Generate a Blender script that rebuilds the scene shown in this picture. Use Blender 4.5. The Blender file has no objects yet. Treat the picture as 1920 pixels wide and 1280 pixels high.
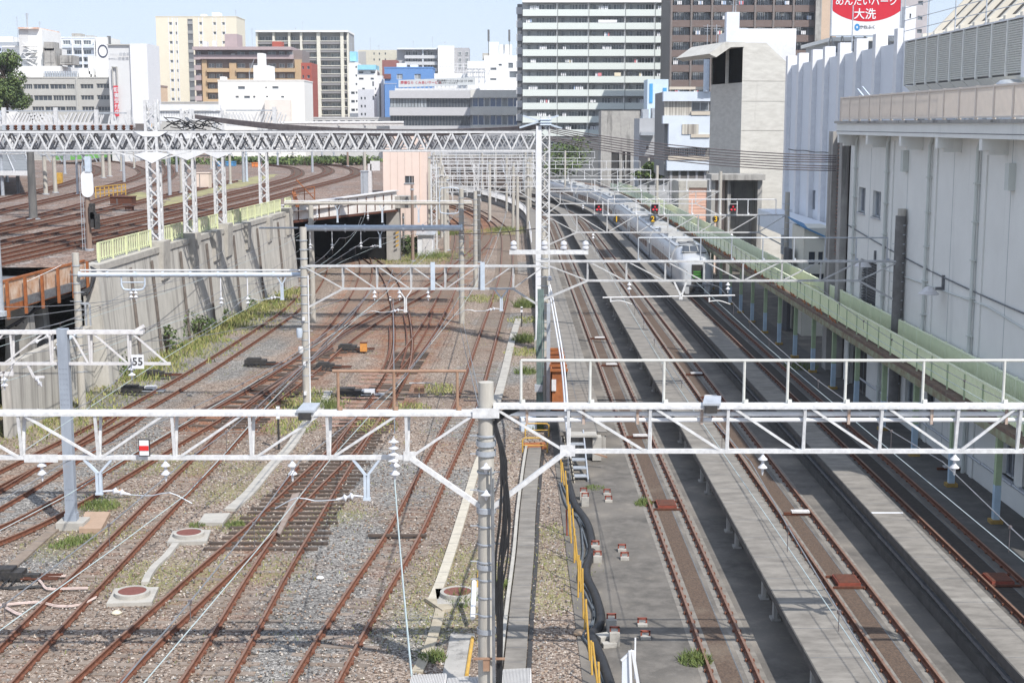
import bpy, math, random
from mathutils import Vector, Matrix, noise as mnoise
C = bpy.context.scene.collection
SC = bpy.context.scene
R = math.radians
random.seed(7)
# ------------------------------------------------------------------ camera, sky, sun, exposure
FPX, CZ = 2667.0, 13.36
PITCH = math.atan(406/FPX)
cam = bpy.data.cameras.new('camera'); cam_o = bpy.data.objects.new('camera', cam); C.objects.link(cam_o)
cam.sensor_width = 36; cam.lens = 36*FPX/1920; cam.clip_start = 0.5; cam.clip_end = 6000
cam_o.location = (0, 0, CZ); cam_o.rotation_euler = (R(90)-PITCH, 0, 0)
SC.camera = cam_o
SUN = Vector((-0.47, 0.70, -1.0)).normalized()          # the way the light travels
w = bpy.data.worlds.new('World'); SC.world = w; w.use_nodes = True
nt = w.node_tree; bg = nt.nodes['Background']
sky = nt.nodes.new('ShaderNodeTexSky'); sky.sky_type = 'NISHITA'; sky.sun_disc = False
sky.sun_elevation = math.asin(-SUN.z); sky.sun_rotation = math.atan2(-SUN.x, -SUN.y)
sky.air_density = 1.0; sky.dust_density = 0.6; sky.ozone_density = 1.0; sky.altitude = 50
pale = nt.nodes.new('ShaderNodeMix'); pale.data_type = 'RGBA'; pale.inputs[0].default_value = .72; pale.inputs[7].default_value = (7.5, 8.7, 10.9, 1)   # thin high haze over the whole sky
nt.links.new(sky.outputs[0], pale.inputs[6]); nt.links.new(pale.outputs[2], bg.inputs[0]); bg.inputs[1].default_value = 0.1
sl = bpy.data.lights.new('sun', 'SUN'); sl.energy = 5.0; sl.angle = R(0.5); sl.color = (1.0, 0.955, 0.89)
so = bpy.data.objects.new('sun', sl); C.objects.link(so); so.rotation_euler = SUN.to_track_quat('-Z', 'Y').to_euler(); so.location = (40, -40, 80)
SC.view_settings.view_transform = 'Standard'; SC.view_settings.look = 'None'; SC.view_settings.gamma = 1
SC.view_settings.exposure = 0.14
SC.render.engine = 'CYCLES'
SC.cycles.max_bounces = 5; SC.cycles.diffuse_bounces = 3; SC.cycles.glossy_bounces = 2; SC.cycles.transparent_max_bounces = 6
# ------------------------------------------------------------------ a pixel of the 1920x1280 photograph -> a point of the place
cp, sp = math.cos(PITCH), math.sin(PITCH)
def ray(x, y):
    dx = (x-960)/FPX; dy = -(y-640)/FPX
    return Vector((dx, cp+sp*dy, -sp+cp*dy))
def G(x, y, z=0.0):
    r = ray(x, y); t = (z-CZ)/r.z
    return Vector((r.x*t, r.y*t, z))
def D(x, y, Y):
    r = ray(x, y); t = Y/r.y
    return Vector((r.x*t, Y, CZ+r.z*t))
def PX(p):
    v = Vector(p)-Vector((0, 0, CZ)); f = v.y*cp - v.z*sp; u = v.y*sp + v.z*cp
    return 960+FPX*v.x/f, 640-FPX*u/f
# ------------------------------------------------------------------ mesh builder
Z = Vector((0, 0, 1))
class MB:
    def __init__(s): s.v = []; s.f = []; s.mi = []; s.m = 0
    def add(s, vs, fs):
        n = len(s.v); s.v += [tuple(v) for v in vs]
        for f in fs: s.f.append(tuple(i+n for i in f)); s.mi.append(s.m)
        return s
    def bx(s, x0, x1, y0, y1, z0, z1):
        if x0 > x1: x0, x1 = x1, x0
        if y0 > y1: y0, y1 = y1, y0
        if z0 > z1: z0, z1 = z1, z0
        return s.add([(x0,y0,z0),(x1,y0,z0),(x1,y1,z0),(x0,y1,z0),(x0,y0,z1),(x1,y0,z1),(x1,y1,z1),(x0,y1,z1)],
              [(0,3,2,1),(4,5,6,7),(0,1,5,4),(1,2,6,5),(2,3,7,6),(3,0,4,7)])
    def box(s, c, sx, sy, sz, rz=0.0):
        ca, sa = math.cos(rz), math.sin(rz); vs = []
        for dz in (-sz/2, sz/2):
            for dx, dy in ((-sx/2,-sy/2),(sx/2,-sy/2),(sx/2,sy/2),(-sx/2,sy/2)):
                vs.append((c[0]+dx*ca-dy*sa, c[1]+dx*sa+dy*ca, c[2]+dz))
        return s.add(vs, [(0,3,2,1),(4,5,6,7),(0,1,5,4),(1,2,6,5),(2,3,7,6),(3,0,4,7)])
    def bar(s, p, q, w=.08, h=None, up=Z):
        p, q = Vector(p), Vector(q); h = h or w; d = q-p
        if d.length < 1e-6: return s
        d.normalize(); up = Vector(up)
        if abs(d.dot(up)) > .99: up = Vector((0, 1, 0)) if abs(d.y) < .9 else Vector((1, 0, 0))
        r = d.cross(up).normalized()*w/2; u = r.cross(d).normalized()*h/2
        vs = [p-r-u, p+r-u, p+r+u, p-r+u, q-r-u, q+r-u, q+r+u, q-r+u]
        return s.add(vs, [(0,3,2,1),(4,5,6,7),(0,1,5,4),(1,2,6,5),(2,3,7,6),(3,0,4,7)])
    def tube(s, pts, r, n=8, cap=True):
        pts = [Vector(p) for p in pts]; rings = []; m = len(pts)
        pu = None
        for i, p in enumerate(pts):
            d = (pts[min(i+1, m-1)]-pts[max(i-1, 0)])
            if d.length < 1e-9: d = Vector((0, 0, 1))
            d.normalize()
            if pu is None:
                pu = Z if abs(d.z) < .95 else Vector((1, 0, 0))
            a = d.cross(pu)
            if a.length < 1e-4: a = d.cross(Vector((0, 1, .3)))
            a.normalize(); b = a.cross(d).normalized(); pu = b
            rr = r[i] if isinstance(r, (list, tuple)) else r
            rings.append([p + a*rr*math.cos(2*math.pi*k/n) + b*rr*math.sin(2*math.pi*k/n) for k in range(n)])
        vs = [v for rg in rings for v in rg]; fs = []
        for i in range(m-1):
            for k in range(n):
                k2 = (k+1) % n; fs.append((i*n+k, i*n+k2, (i+1)*n+k2, (i+1)*n+k))
        if cap: fs += [tuple(range(n))[::-1], tuple((m-1)*n+k for k in range(n))]
        return s.add(vs, fs)
    def cyl(s, x, y, z0, z1, r0, r1=None, n=16):
        return s.lathe((x, y), [(r0, z0), (r1 if r1 is not None else r0, z1)], n)
    def lathe(s, xy, prof, n=14, cap=True):
        vs = [(xy[0]+r*math.cos(2*math.pi*k/n), xy[1]+r*math.sin(2*math.pi*k/n), z) for r, z in prof for k in range(n)]; fs = []
        for i in range(len(prof)-1):
            for k in range(n):
                k2 = (k+1) % n; fs.append((i*n+k, i*n+k2, (i+1)*n+k2, (i+1)*n+k))
        if cap: fs += [tuple(range(n))[::-1], tuple((len(prof)-1)*n+k for k in range(n))]
        return s.add(vs, fs)
    def prism(s, poly, z0, z1):
        a = sum(poly[i][0]*poly[(i+1) % len(poly)][1]-poly[(i+1) % len(poly)][0]*poly[i][1] for i in range(len(poly)))
        if a < 0: poly = poly[::-1]
        n = len(poly); vs = [(p[0], p[1], z0) for p in poly]+[(p[0], p[1], z1) for p in poly]
        fs = [tuple(range(n))[::-1], tuple(range(n, 2*n))]+[(i, (i+1) % n, n+(i+1) % n, n+i) for i in range(n)]
        return s.add(vs, fs)
    def extr(s, poly, vec):
        n = len(poly); vec = Vector(vec); vs = [Vector(p) for p in poly]+[Vector(p)+vec for p in poly]
        nn = Vector((0, 0, 0))
        for i in range(n): nn += Vector(poly[i]).cross(Vector(poly[(i+1) % n]))
        if nn.dot(vec) > 0: vs = [Vector(p) for p in poly[::-1]]+[Vector(p)+vec for p in poly[::-1]]
        fs = [tuple(range(n)), tuple(range(n, 2*n))[::-1]]+[((i+1) % n, i, n+i, n+(i+1) % n) for i in range(n)]
        return s.add(vs, fs)
    def sweep(s, pts, sec, closed=True, caps=True):
        pts = [Vector(p) for p in pts]; m = len(pts); n = len(sec); vs = []
        for i, p in enumerate(pts):
            d = pts[min(i+1, m-1)]-pts[max(i-1, 0)]; d.z = 0; d.normalize(); r = Vector((d.y, -d.x, 0))
            for u, v in sec: vs.append(p+r*u+Z*v)
        fs = []; kk = n if closed else n-1
        for i in range(m-1):
            for k in range(kk):
                k2 = (k+1) % n; fs.append((i*n+k, i*n+k2, (i+1)*n+k2, (i+1)*n+k))
        if closed and caps: fs += [tuple(range(n))[::-1], tuple((m-1)*n+k for k in range(n))]
        return s.add(vs, fs)
    def quad(s, a, b, c, d): return s.add([a, b, c, d], [(0, 1, 2, 3)])
    def facade(s, x0, x1, z0, z1, holes, y=0.0, depth=.25, P=None, mh=None):
        """front wall with real openings; P maps (u, v, z) to a point"""
        P = P or (lambda u, v, z: (u, v, z))
        hs = [(max(a, x0), min(b, x1), max(c, z0), min(d, z1)) for a, b, c, d in holes if a < x1 and b > x0 and c < z1 and d > z0]
        xs = sorted({round(v, 4) for v in [x0, x1]+[h[0] for h in hs]+[h[1] for h in hs]}); zs = sorted({round(v, 4) for v in [z0, z1]+[h[2] for h in hs]+[h[3] for h in hs]})
        for j in range(len(zs)-1):
            zc = (zs[j]+zs[j+1])/2; run = None; row = [h for h in hs if h[2] < zc < h[3]]
            for i in range(len(xs)-1):
                xc = (xs[i]+xs[i+1])/2; hole = any(h[0] < xc < h[1] for h in row)
                if not hole and run is None: run = xs[i]
                if run is not None and (hole or i == len(xs)-2):
                    e = xs[i] if hole else xs[i+1]
                    s.quad(P(run, y, zs[j]), P(e, y, zs[j]), P(e, y, zs[j+1]), P(run, y, zs[j+1])); run = None
        for a, b, c, d in hs:
            e = y+depth
            s.quad(P(a,y,c), P(b,y,c), P(b,e,c), P(a,e,c)); s.quad(P(a,y,d), P(a,e,d), P(b,e,d), P(b,y,d))
            s.quad(P(a,y,c), P(a,e,c), P(a,e,d), P(a,y,d)); s.quad(P(b,y,c), P(b,y,d), P(b,e,d), P(b,e,c))
        return s
W = {}
def mesh_of(mb, name, mats, off=Vector((0, 0, 0)), smooth=False):
    me = bpy.data.meshes.new(name)
    me.from_pydata([(v[0]-off[0], v[1]-off[1], v[2]-off[2]) for v in mb.v], [], mb.f)
    mats = mats if isinstance(mats, (list, tuple)) else [mats]
    for m in mats: me.materials.append(m)
    if len(mats) > 1: me.polygons.foreach_set('material_index', mb.mi)
    if smooth:
        me.polygons.foreach_set('use_smooth', [True]*len(me.polygons))
        try: me.set_sharp_from_angle(angle=R(38))
        except Exception: pass
    me.update(); return me
def tag(o, label=None, cat=None, group=None, kind=None):
    if label: o['label'] = label
    if cat: o['category'] = cat
    if group: o['group'] = group
    if kind: o['kind'] = kind
    return o
def root(name, label, cat, loc=(0, 0, 0), group=None, rz=0.0):
    o = bpy.data.objects.new(name, None); o.empty_display_size = .3; C.objects.link(o)
    o.location = loc; o.rotation_euler = (0, 0, rz); W[o.name] = Vector(loc) if rz == 0.0 else None
    return tag(o, label, cat, group)
def part(name, mb, mat, parent, label=None, smooth=False, local=False):
    off = Vector((0, 0, 0)) if local or W.get(parent.name) is None else W[parent.name]
    o = bpy.data.objects.new(name, mesh_of(mb, name, mat, off, smooth)); C.objects.link(o); o.parent = parent
    W[o.name] = None if (local or W.get(parent.name) is None) else off
    if label: o['label'] = label
    return o
def thing(name, mb, mat, label, cat, group=None, kind=None, smooth=False):
    xs = [v[0] for v in mb.v]; ys = [v[1] for v in mb.v]; zs = [v[2] for v in mb.v]
    off = Vector(((min(xs)+max(xs))/2, (min(ys)+max(ys))/2, min(zs)))
    o = bpy.data.objects.new(name, mesh_of(mb, name, mat, off, smooth)); C.objects.link(o); o.location = off
    W[o.name] = off
    return tag(o, label, cat, group, kind)
def struct(name, mb, mat, kind='structure', smooth=False):
    o = bpy.data.objects.new(name, mesh_of(mb, name, mat, (0, 0, 0), smooth)); C.objects.link(o); o['kind'] = kind; W[o.name] = Vector((0, 0, 0)); return o
def copy_part(src, parent, loc=(0, 0, 0), rz=0.0, scale=None):
    c = src.copy(); C.objects.link(c); c.parent = parent; c.location = loc; c.rotation_euler = (0, 0, rz)
    if scale: c.scale = scale
    return c
def dup(r, loc, rz=None, label=None, group=None):
    c = r.copy(); C.objects.link(c); c.location = loc
    if rz is not None: c.rotation_euler = (0, 0, rz)
    if label: c['label'] = label
    if group: c['group'] = group
    for ch in list(r.children):
        k = ch.copy(); C.objects.link(k); k.parent = c
        for g in list(ch.children):
            q = g.copy(); C.objects.link(q); q.parent = k
    return c
def catmull(pts, step=1.0):
    pts = [Vector(p) for p in pts]; out = []
    P = [pts[0]*2-pts[1]]+pts+[pts[-1]*2-pts[-2]]
    for i in range(1, len(P)-2):
        a, b, c, d = P[i-1:i+3]; n = max(1, int((c-b).length/step))
        for k in range(n):
            t = k/n; out.append(.5*((2*b)+(c-a)*t+(2*a-5*b+4*c-d)*t*t+(3*b-a-3*c+d)*t**3))
    out.append(pts[-1]); return out
def resample(pts, step):
    out = [pts[0].copy()]; acc = 0
    for a, b in zip(pts, pts[1:]):
        L = (b-a).length
        if L < 1e-9: continue
        t = step-acc
        while t <= L: out.append(a+(b-a)*(t/L)); t += step
        acc = L-(t-step)
    return out
def smoothp(pts, it=3):
    for _ in range(it):
        pts = [pts[0]]+[(pts[i-1]+pts[i]*2+pts[i+1])/4 for i in range(1, len(pts)-1)]+[pts[-1]]
    return pts
def offset(pts, d):
    m = len(pts); out = []
    for i, p in enumerate(pts):
        t = pts[min(i+1, m-1)]-pts[max(i-1, 0)]; t.z = 0; t.normalize(); out.append(p+Vector((t.y, -t.x, 0))*d)
    return out
def lerp(a, b, t): return a+(b-a)*t
def sag(p, q, s, n=10):
    p, q = Vector(p), Vector(q); return [p.lerp(q, k/n)-Z*(4*s*(k/n)*(1-k/n)) for k in range(n+1)]
def text_mb(txt, size, mats=None, extrude=.005, spacing=1.0, vertical=False):
    """lettering as a mesh in the x-z plane, facing -y, centred"""
    mb = MB(); y = 0
    lines = list(txt) if vertical else txt.split('\n')
    for ln in lines:
        cu = bpy.data.curves.new('lettering', 'FONT'); cu.body = ln; cu.size = size; cu.extrude = extrude; cu.resolution_u = 3
        cu.align_x = 'CENTER'; cu.align_y = 'CENTER'; cu.space_character = spacing; cu.offset = size*.012
        o = bpy.data.objects.new('lettering', cu); C.objects.link(o)
        bpy.context.view_layer.update()
        me = bpy.data.meshes.new_from_object(o.evaluated_get(bpy.context.evaluated_depsgraph_get()))
        mb.add([(v.co.x, -v.co.z, v.co.y+y) for v in me.vertices], [tuple(p.vertices) for p in me.polygons])
        bpy.data.objects.remove(o); bpy.data.curves.remove(cu); bpy.data.meshes.remove(me); y -= size*1.08
    n = len(lines)
    if n > 1: mb.v = [(v[0], v[1], v[2]+size*1.08*(n-1)/2) for v in mb.v]
    return mb
def shift(mb, d, rz=0.0):
    ca, sa = math.cos(rz), math.sin(rz)
    mb.v = [(v[0]*ca-v[1]*sa+d[0], v[0]*sa+v[1]*ca+d[1], v[2]+d[2]) for v in mb.v]; return mb
# ------------------------------------------------------------------ materials
MATS = {}
def pm(name, c1, c2=None, scale=3.0, rough=.75, c3=None, s3=.6, a3=.45, bump=0.0, bs=40.0, metal=0.0, stretch=(1, 1, 1), streak=None, rand=0.0, spec=.35):
    """wall, metal and stone paints: two tones of fine noise, a third tone in larger patches, optional vertical streaks"""
    if name in MATS: return MATS[name]
    m = bpy.data.materials.new(name); m.use_nodes = True; n = m.node_tree.nodes; l = m.node_tree.links
    b = n['Principled BSDF']; b.inputs['Roughness'].default_value = rough; b.inputs['Metallic'].default_value = metal
    b.inputs['Specular IOR Level'].default_value = spec
    c2 = c2 or tuple(v*.78 for v in c1)
    geo = n.new('ShaderNodeNewGeometry'); mp = n.new('ShaderNodeMapping'); mp.inputs['Scale'].default_value = stretch
    l.new(geo.outputs['Position'], mp.inputs['Vector'])
    t = n.new('ShaderNodeTexNoise'); t.inputs['Scale'].default_value = scale; t.inputs['Detail'].default_value = 8; t.inputs['Roughness'].default_value = .65
    l.new(mp.outputs[0], t.inputs['Vector'])
    r = n.new('ShaderNodeMapRange'); r.inputs[1].default_value = .36; r.inputs[2].default_value = .66; l.new(t.outputs[0], r.inputs[0])
    mx = n.new('ShaderNodeMix'); mx.data_type = 'RGBA'; mx.inputs[6].default_value = (*c1, 1); mx.inputs[7].default_value = (*c2, 1)
    l.new(r.outputs[0], mx.inputs[0]); out = mx.outputs[2]
    if c3:
        t2 = n.new('ShaderNodeTexNoise'); t2.inputs['Scale'].default_value = s3; t2.inputs['Detail'].default_value = 9; t2.inputs['Roughness'].default_value = .7
        if streak:
            m2 = n.new('ShaderNodeMapping'); m2.inputs['Scale'].default_value = streak; l.new(geo.outputs['Position'], m2.inputs['Vector']); l.new(m2.outputs[0], t2.inputs['Vector'])
        else: l.new(geo.outputs['Position'], t2.inputs['Vector'])
        r2 = n.new('ShaderNodeMapRange'); r2.inputs[1].default_value = 1-a3; r2.inputs[2].default_value = 1-a3+.16; l.new(t2.outputs[0], r2.inputs[0])
        m3 = n.new('ShaderNodeMix'); m3.data_type = 'RGBA'; m3.inputs[7].default_value = (*c3, 1); l.new(out, m3.inputs[6]); l.new(r2.outputs[0], m3.inputs[0]); out = m3.outputs[2]
    if rand:
        oi = n.new('ShaderNodeObjectInfo'); hs = n.new('ShaderNodeHueSaturation'); mr = n.new('ShaderNodeMapRange')
        mr.inputs[3].default_value = 1-rand; mr.inputs[4].default_value = 1+rand; l.new(oi.outputs['Random'], mr.inputs[0]); l.new(mr.outputs[0], hs.inputs['Value']); l.new(out, hs.inputs['Color']); out = hs.outputs[0]
    l.new(out, b.inputs['Base Color'])
    if bump:
        tb = n.new('ShaderNodeTexNoise'); tb.inputs['Scale'].default_value = bs; tb.inputs['Detail'].default_value = 4
        bp = n.new('ShaderNodeBump'); bp.inputs['Strength'].default_value = bump; bp.inputs['Distance'].default_value = .03
        l.new(geo.outputs['Position'], tb.inputs['Vector']); l.new(tb.outputs[0], bp.inputs['Height']); l.new(bp.outputs[0], b.inputs['Normal'])
    MATS[name] = m; return m
def glassm(name, c, rough=.08):
    m = pm(name, c, tuple(v*.6 for v in c), scale=.35, rough=rough, spec=.8); return m
def ballast(name, stones, grey, rustc, attr=True, vs=19.0):
    """crushed stone: one colour per stone, tinted where the colour attribute says rust, grey stone or weeds"""
    m = bpy.data.materials.new(name); m.use_nodes = True; n = m.node_tree.nodes; l = m.node_tree.links; b = n['Principled BSDF']
    b.inputs['Roughness'].default_value = .92; b.inputs['Specular IOR Level'].default_value = .2
    geo = n.new('ShaderNodeNewGeometry')
    v = n.new('ShaderNodeTexVoronoi'); v.inputs['Scale'].default_value = vs; l.new(geo.outputs['Position'], v.inputs['Vector'])
    sep = n.new('ShaderNodeSeparateColor'); l.new(v.outputs['Color'], sep.inputs[0])
    def ramp(cols):
        r = n.new('ShaderNodeValToRGB'); e = r.color_ramp.elements
        while len(e) < len(cols): e.new(.5)
        for i, (p, c) in enumerate(cols): e[i].position = p; e[i].color = (*c, 1)
        l.new(sep.outputs[0], r.inputs[0]); return r.outputs[0]
    def mix(a, bb, f, blend='MIX'):
        x = n.new('ShaderNodeMix'); x.data_type = 'RGBA'; x.blend_type = blend
        l.new(a, x.inputs[6]); l.new(bb, x.inputs[7])
        if isinstance(f, float): x.inputs[0].default_value = f
        else: l.new(f, x.inputs[0])
        return x.outputs[2]
    base = ramp(stones); gr = ramp(grey); ru = ramp(rustc)
    t = n.new('ShaderNodeTexNoise'); t.inputs['Scale'].default_value = .55; t.inputs['Detail'].default_value = 9; t.inputs['Roughness'].default_value = .7; l.new(geo.outputs['Position'], t.inputs['Vector'])
    if attr:
        at = n.new('ShaderNodeVertexColor'); at.layer_name = 'tint'; sa = n.new('ShaderNodeSeparateColor'); l.new(at.outputs[0], sa.inputs[0])
        def edge(ch):
            a = n.new('ShaderNodeMath'); a.operation = 'ADD'; l.new(sa.outputs[ch], a.inputs[0]); l.new(t.outputs[0], a.inputs[1])
            r = n.new('ShaderNodeMapRange'); r.inputs[1].default_value = .78; r.inputs[2].default_value = 1.12; l.new(a.outputs[0], r.inputs[0]); return r.outputs[0]
        c = mix(base, gr, edge(1)); c = mix(c, ru, edge(0))
        gm = n.new('ShaderNodeRGB'); gm.outputs[0].default_value = (.27, .25, .13, 1)
        t4 = n.new('ShaderNodeTexNoise'); t4.inputs['Scale'].default_value = 9; t4.inputs['Detail'].default_value = 5; l.new(geo.outputs['Position'], t4.inputs['Vector'])
        r4 = n.new('ShaderNodeMapRange'); r4.inputs[1].default_value = .4; r4.inputs[2].default_value = .62; l.new(t4.outputs[0], r4.inputs[0])
        mm = n.new('ShaderNodeMath'); mm.operation = 'MULTIPLY'; l.new(edge(2), mm.inputs[0]); l.new(r4.outputs[0], mm.inputs[1])
        c = mix(c, gm.outputs[0], mm.outputs[0])
    else:
        r = n.new('ShaderNodeMapRange'); r.inputs[1].default_value = .5; r.inputs[2].default_value = .64; l.new(t.outputs[0], r.inputs[0])
        c = mix(base, gr, r.outputs[0])
    # large soft change of tone
    t3 = n.new('ShaderNodeTexNoise'); t3.inputs['Scale'].default_value = .12; t3.inputs['Detail'].default_value = 5; l.new(geo.outputs['Position'], t3.inputs['Vector'])
    hv = n.new('ShaderNodeHueSaturation'); rr = n.new('ShaderNodeMapRange'); rr.inputs[1].default_value = .3; rr.inputs[2].default_value = .7; rr.inputs[3].default_value = .82; rr.inputs[4].default_value = 1.14
    l.new(t3.outputs[0], rr.inputs[0]); l.new(rr.outputs[0], hv.inputs['Value']); l.new(c, hv.inputs['Color'])
    l.new(hv.outputs[0], b.inputs['Base Color'])
    bp = n.new('ShaderNodeBump'); bp.inputs['Strength'].default_value = .9; bp.inputs['Distance'].default_value = .05
    l.new(v.outputs['Distance'], bp.inputs['Height']); bp.invert = True; l.new(bp.outputs[0], b.inputs['Normal'])
    return m
WHITE = pm('white_paint_steel', (.68, .685, .695), (.50, .50, .505), scale=7, rough=.5, c3=(.40, .29, .22), s3=2.4, a3=.335, spec=.5)
WHITEM = pm('weathered_white_steel', (.55, .555, .56), (.40, .40, .405), scale=5, rough=.5, c3=(.33, .26, .21), s3=2.0, a3=.36)
WHITER = pm('white_paint_rusting', (.66, .65, .65), (.52, .50, .50), scale=5, rough=.5, c3=(.36, .15, .06), s3=1.5, a3=.33, spec=.5)
WHITEC = pm('white_paint_clean', (.74, .75, .77), (.66, .67, .70), scale=3, rough=.5)
GALV = pm('galvanised_steel', (.50, .53, .57), (.38, .41, .45), scale=4, rough=.42, metal=.35, c3=(.28, .28, .28), s3=1.2, a3=.36)
GALVB = pm('pale_blue_steel', (.53, .60, .68), (.44, .50, .58), scale=4, rough=.5)
DGREY = pm('dark_grey_steel', (.17, .18, .19), (.10, .10, .11), scale=6, rough=.55)
CONC = pm('concrete', (.44, .42, .38), (.34, .325, .30), scale=2.2, rough=.9, c3=(.20, .185, .17), s3=.9, a3=.42, bump=.25, bs=18)
CONCP = pm('concrete_pole', (.47, .445, .40), (.38, .36, .32), scale=9, rough=.85, c3=(.28, .26, .235), s3=1.2, a3=.42, stretch=(1, 1, .15), streak=(1.5, 1.5, .2))
CONCW = pm('retaining_wall_concrete', (.52, .50, .46), (.42, .405, .37), scale=1.6, rough=.9, c3=(.23, .215, .20), s3=1.1, a3=.50, streak=(1, 1.6, .05), stretch=(1, 1, .4), bump=.2, bs=9)
GREYT_ = pm('shade_grey_truss', (.36, .37, .39), (.26, .265, .28), scale=3, rough=.6)  # shadow on the rear trusses put into a darker grey
CONCD = pm('stained_concrete', (.40, .385, .36), (.31, .30, .285), scale=1.5, rough=.9, c3=(.12, .115, .11), s3=.8, a3=.5, streak=(1.3, 1.3, .12))
SLAB = pm('platform_concrete', (.25, .232, .208), (.155, .143, .128), scale=2.0, rough=.9, c3=(.33, .31, .28), s3=.7, a3=.40, streak=(.35, 1.5, 1), bump=.15, bs=25, stretch=(.6, 1.4, 1))
ASPH = pm('weathered_asphalt', (.17, .156, .14), (.085, .079, .072), scale=1.6, rough=.92, c3=(.25, .225, .195), s3=.4, a3=.50, bump=.35, bs=60)
RUST = pm('rusted_rail', (.20, .083, .05), (.12, .05, .031), scale=7, rough=.72, c3=(.10, .045, .03), s3=1.6, a3=.40)
RUSTH = pm('worn_rail_head', (.27, .17, .125), (.20, .11, .075), scale=4, rough=.5, metal=.25)
RUSTD = pm('dark_rust', (.13, .045, .025), (.07, .03, .02), scale=8, rough=.8)
RUSTO = pm('orange_rust', (.36, .13, .045), (.22, .075, .03), scale=3, rough=.8, c3=(.14, .07, .045), s3=2.2, a3=.42)
RUSTP = pm('rusted_white_panel', (.62, .50, .40), (.42, .20, .09), scale=1.4, rough=.75, c3=(.22, .085, .035), s3=2.0, a3=.45, streak=(1.2, 1.2, .25))
BROWNP = pm('brown_rail_paint', (.34, .22, .15), (.26, .15, .10), scale=6, rough=.6)
REDBOX = pm('red_oxide_box', (.27, .07, .045), (.18, .05, .035), scale=5, rough=.6)
SLPR = pm('weathered_sleeper', (.105, .08, .066), (.065, .05, .042), scale=9, rough=.92, stretch=(.5, 3, 1), rand=.28)
SHADEC = pm('shade_dark_concrete', (.11, .105, .10), (.07, .066, .062), scale=2, rough=.95)  # concrete with the shade of the platform sides put into its colour
SLPRC = pm('dusty_concrete_sleeper', (.25, .205, .17), (.185, .15, .125), scale=8, rough=.92, rand=.16)
BLACK = pm('black_rubber', (.028, .029, .032), (.018, .018, .02), scale=5, rough=.55)
BLACKM = pm('black_metal', (.03, .03, .033), (.06, .055, .05), scale=7, rough=.6)
WIREM = pm('steel_wire', (.30, .31, .33), (.20, .21, .22), scale=3, rough=.4, metal=.4)
WIREC = pm('green_copper_wire', (.46, .54, .54), (.36, .43, .44), scale=3, rough=.5)
WIRED = pm('dark_cable', (.10, .085, .09), (.16, .14, .14), scale=3, rough=.6)
PORC = pm('white_porcelain', (.66, .67, .70), (.52, .53, .57), scale=3, rough=.22, spec=.7)
YEL = pm('yellow_paint', (.58, .36, .07), (.44, .26, .06), scale=4, rough=.6)
LIME = pm('lime_fence_paint', (.64, .67, .42), (.54, .57, .35), scale=4, rough=.6)
GREENP = pm('pale_green_panel', (.86, .90, .66), (.78, .83, .60), scale=1.6, rough=.55, c3=(.62, .66, .46), s3=1.3, a3=.36, streak=(1, 1, .3))
GREENC = pm('green_column_paint', (.40, .50, .32), (.33, .42, .26), scale=3, rough=.6)
BLUEC = pm('pale_blue_column_paint', (.44, .56, .66), (.36, .47, .57), scale=3, rough=.6)
WALLR = pm('grey_white_cladding', (.76, .765, .735), (.70, .705, .675), scale=.5, rough=.6, c3=(.56, .575, .555), s3=.5, a3=.40, streak=(1, 1.4, .06))
GLASSD = glassm('dark_window_glass', (.055, .065, .08))
GLASSM = glassm('grey_window_glass', (.16, .18, .20))
GLASSB = glassm('blue_window_glass', (.08, .13, .24))
CURT = pm('pale_curtain_glass', (.42, .45, .47), (.16, .18, .20), scale=2.2, rough=.25, stretch=(1, 1, .1))
BRICKR = pm('red_brick_wall', (.40, .105, .075), (.32, .08, .06), scale=6, rough=.85)
def paint(name, c, k=.9, **kw): return pm(name, c, tuple(v*k for v in c), scale=kw.pop('scale', .7), rough=kw.pop('rough', .75), **kw)
BALL = ballast('ballast', [(0, (.075, .056, .047)), (.3, (.21, .16, .128)), (.62, (.30, .236, .19)), (1, (.50, .43, .37))],
               [(0, (.085, .08, .076)), (.35, (.18, .17, .16)), (.7, (.27, .258, .243)), (1, (.47, .45, .42))],
               [(0, (.13, .06, .035)), (.4, (.25, .12, .072)), (1, (.36, .205, .135))])
BALLU = ballast('yard_ballast', [(0, (.085, .06, .05)), (.4, (.17, .12, .098)), (.75, (.27, .185, .145)), (1, (.36, .29, .25))],
                [(0, (.13, .125, .12)), (.5, (.24, .22, .21)), (1, (.38, .36, .34))], [(0, (.1, .05, .03)), (.5, (.2, .1, .06)), (1, (.3, .18, .12))], attr=False, vs=9)
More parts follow.
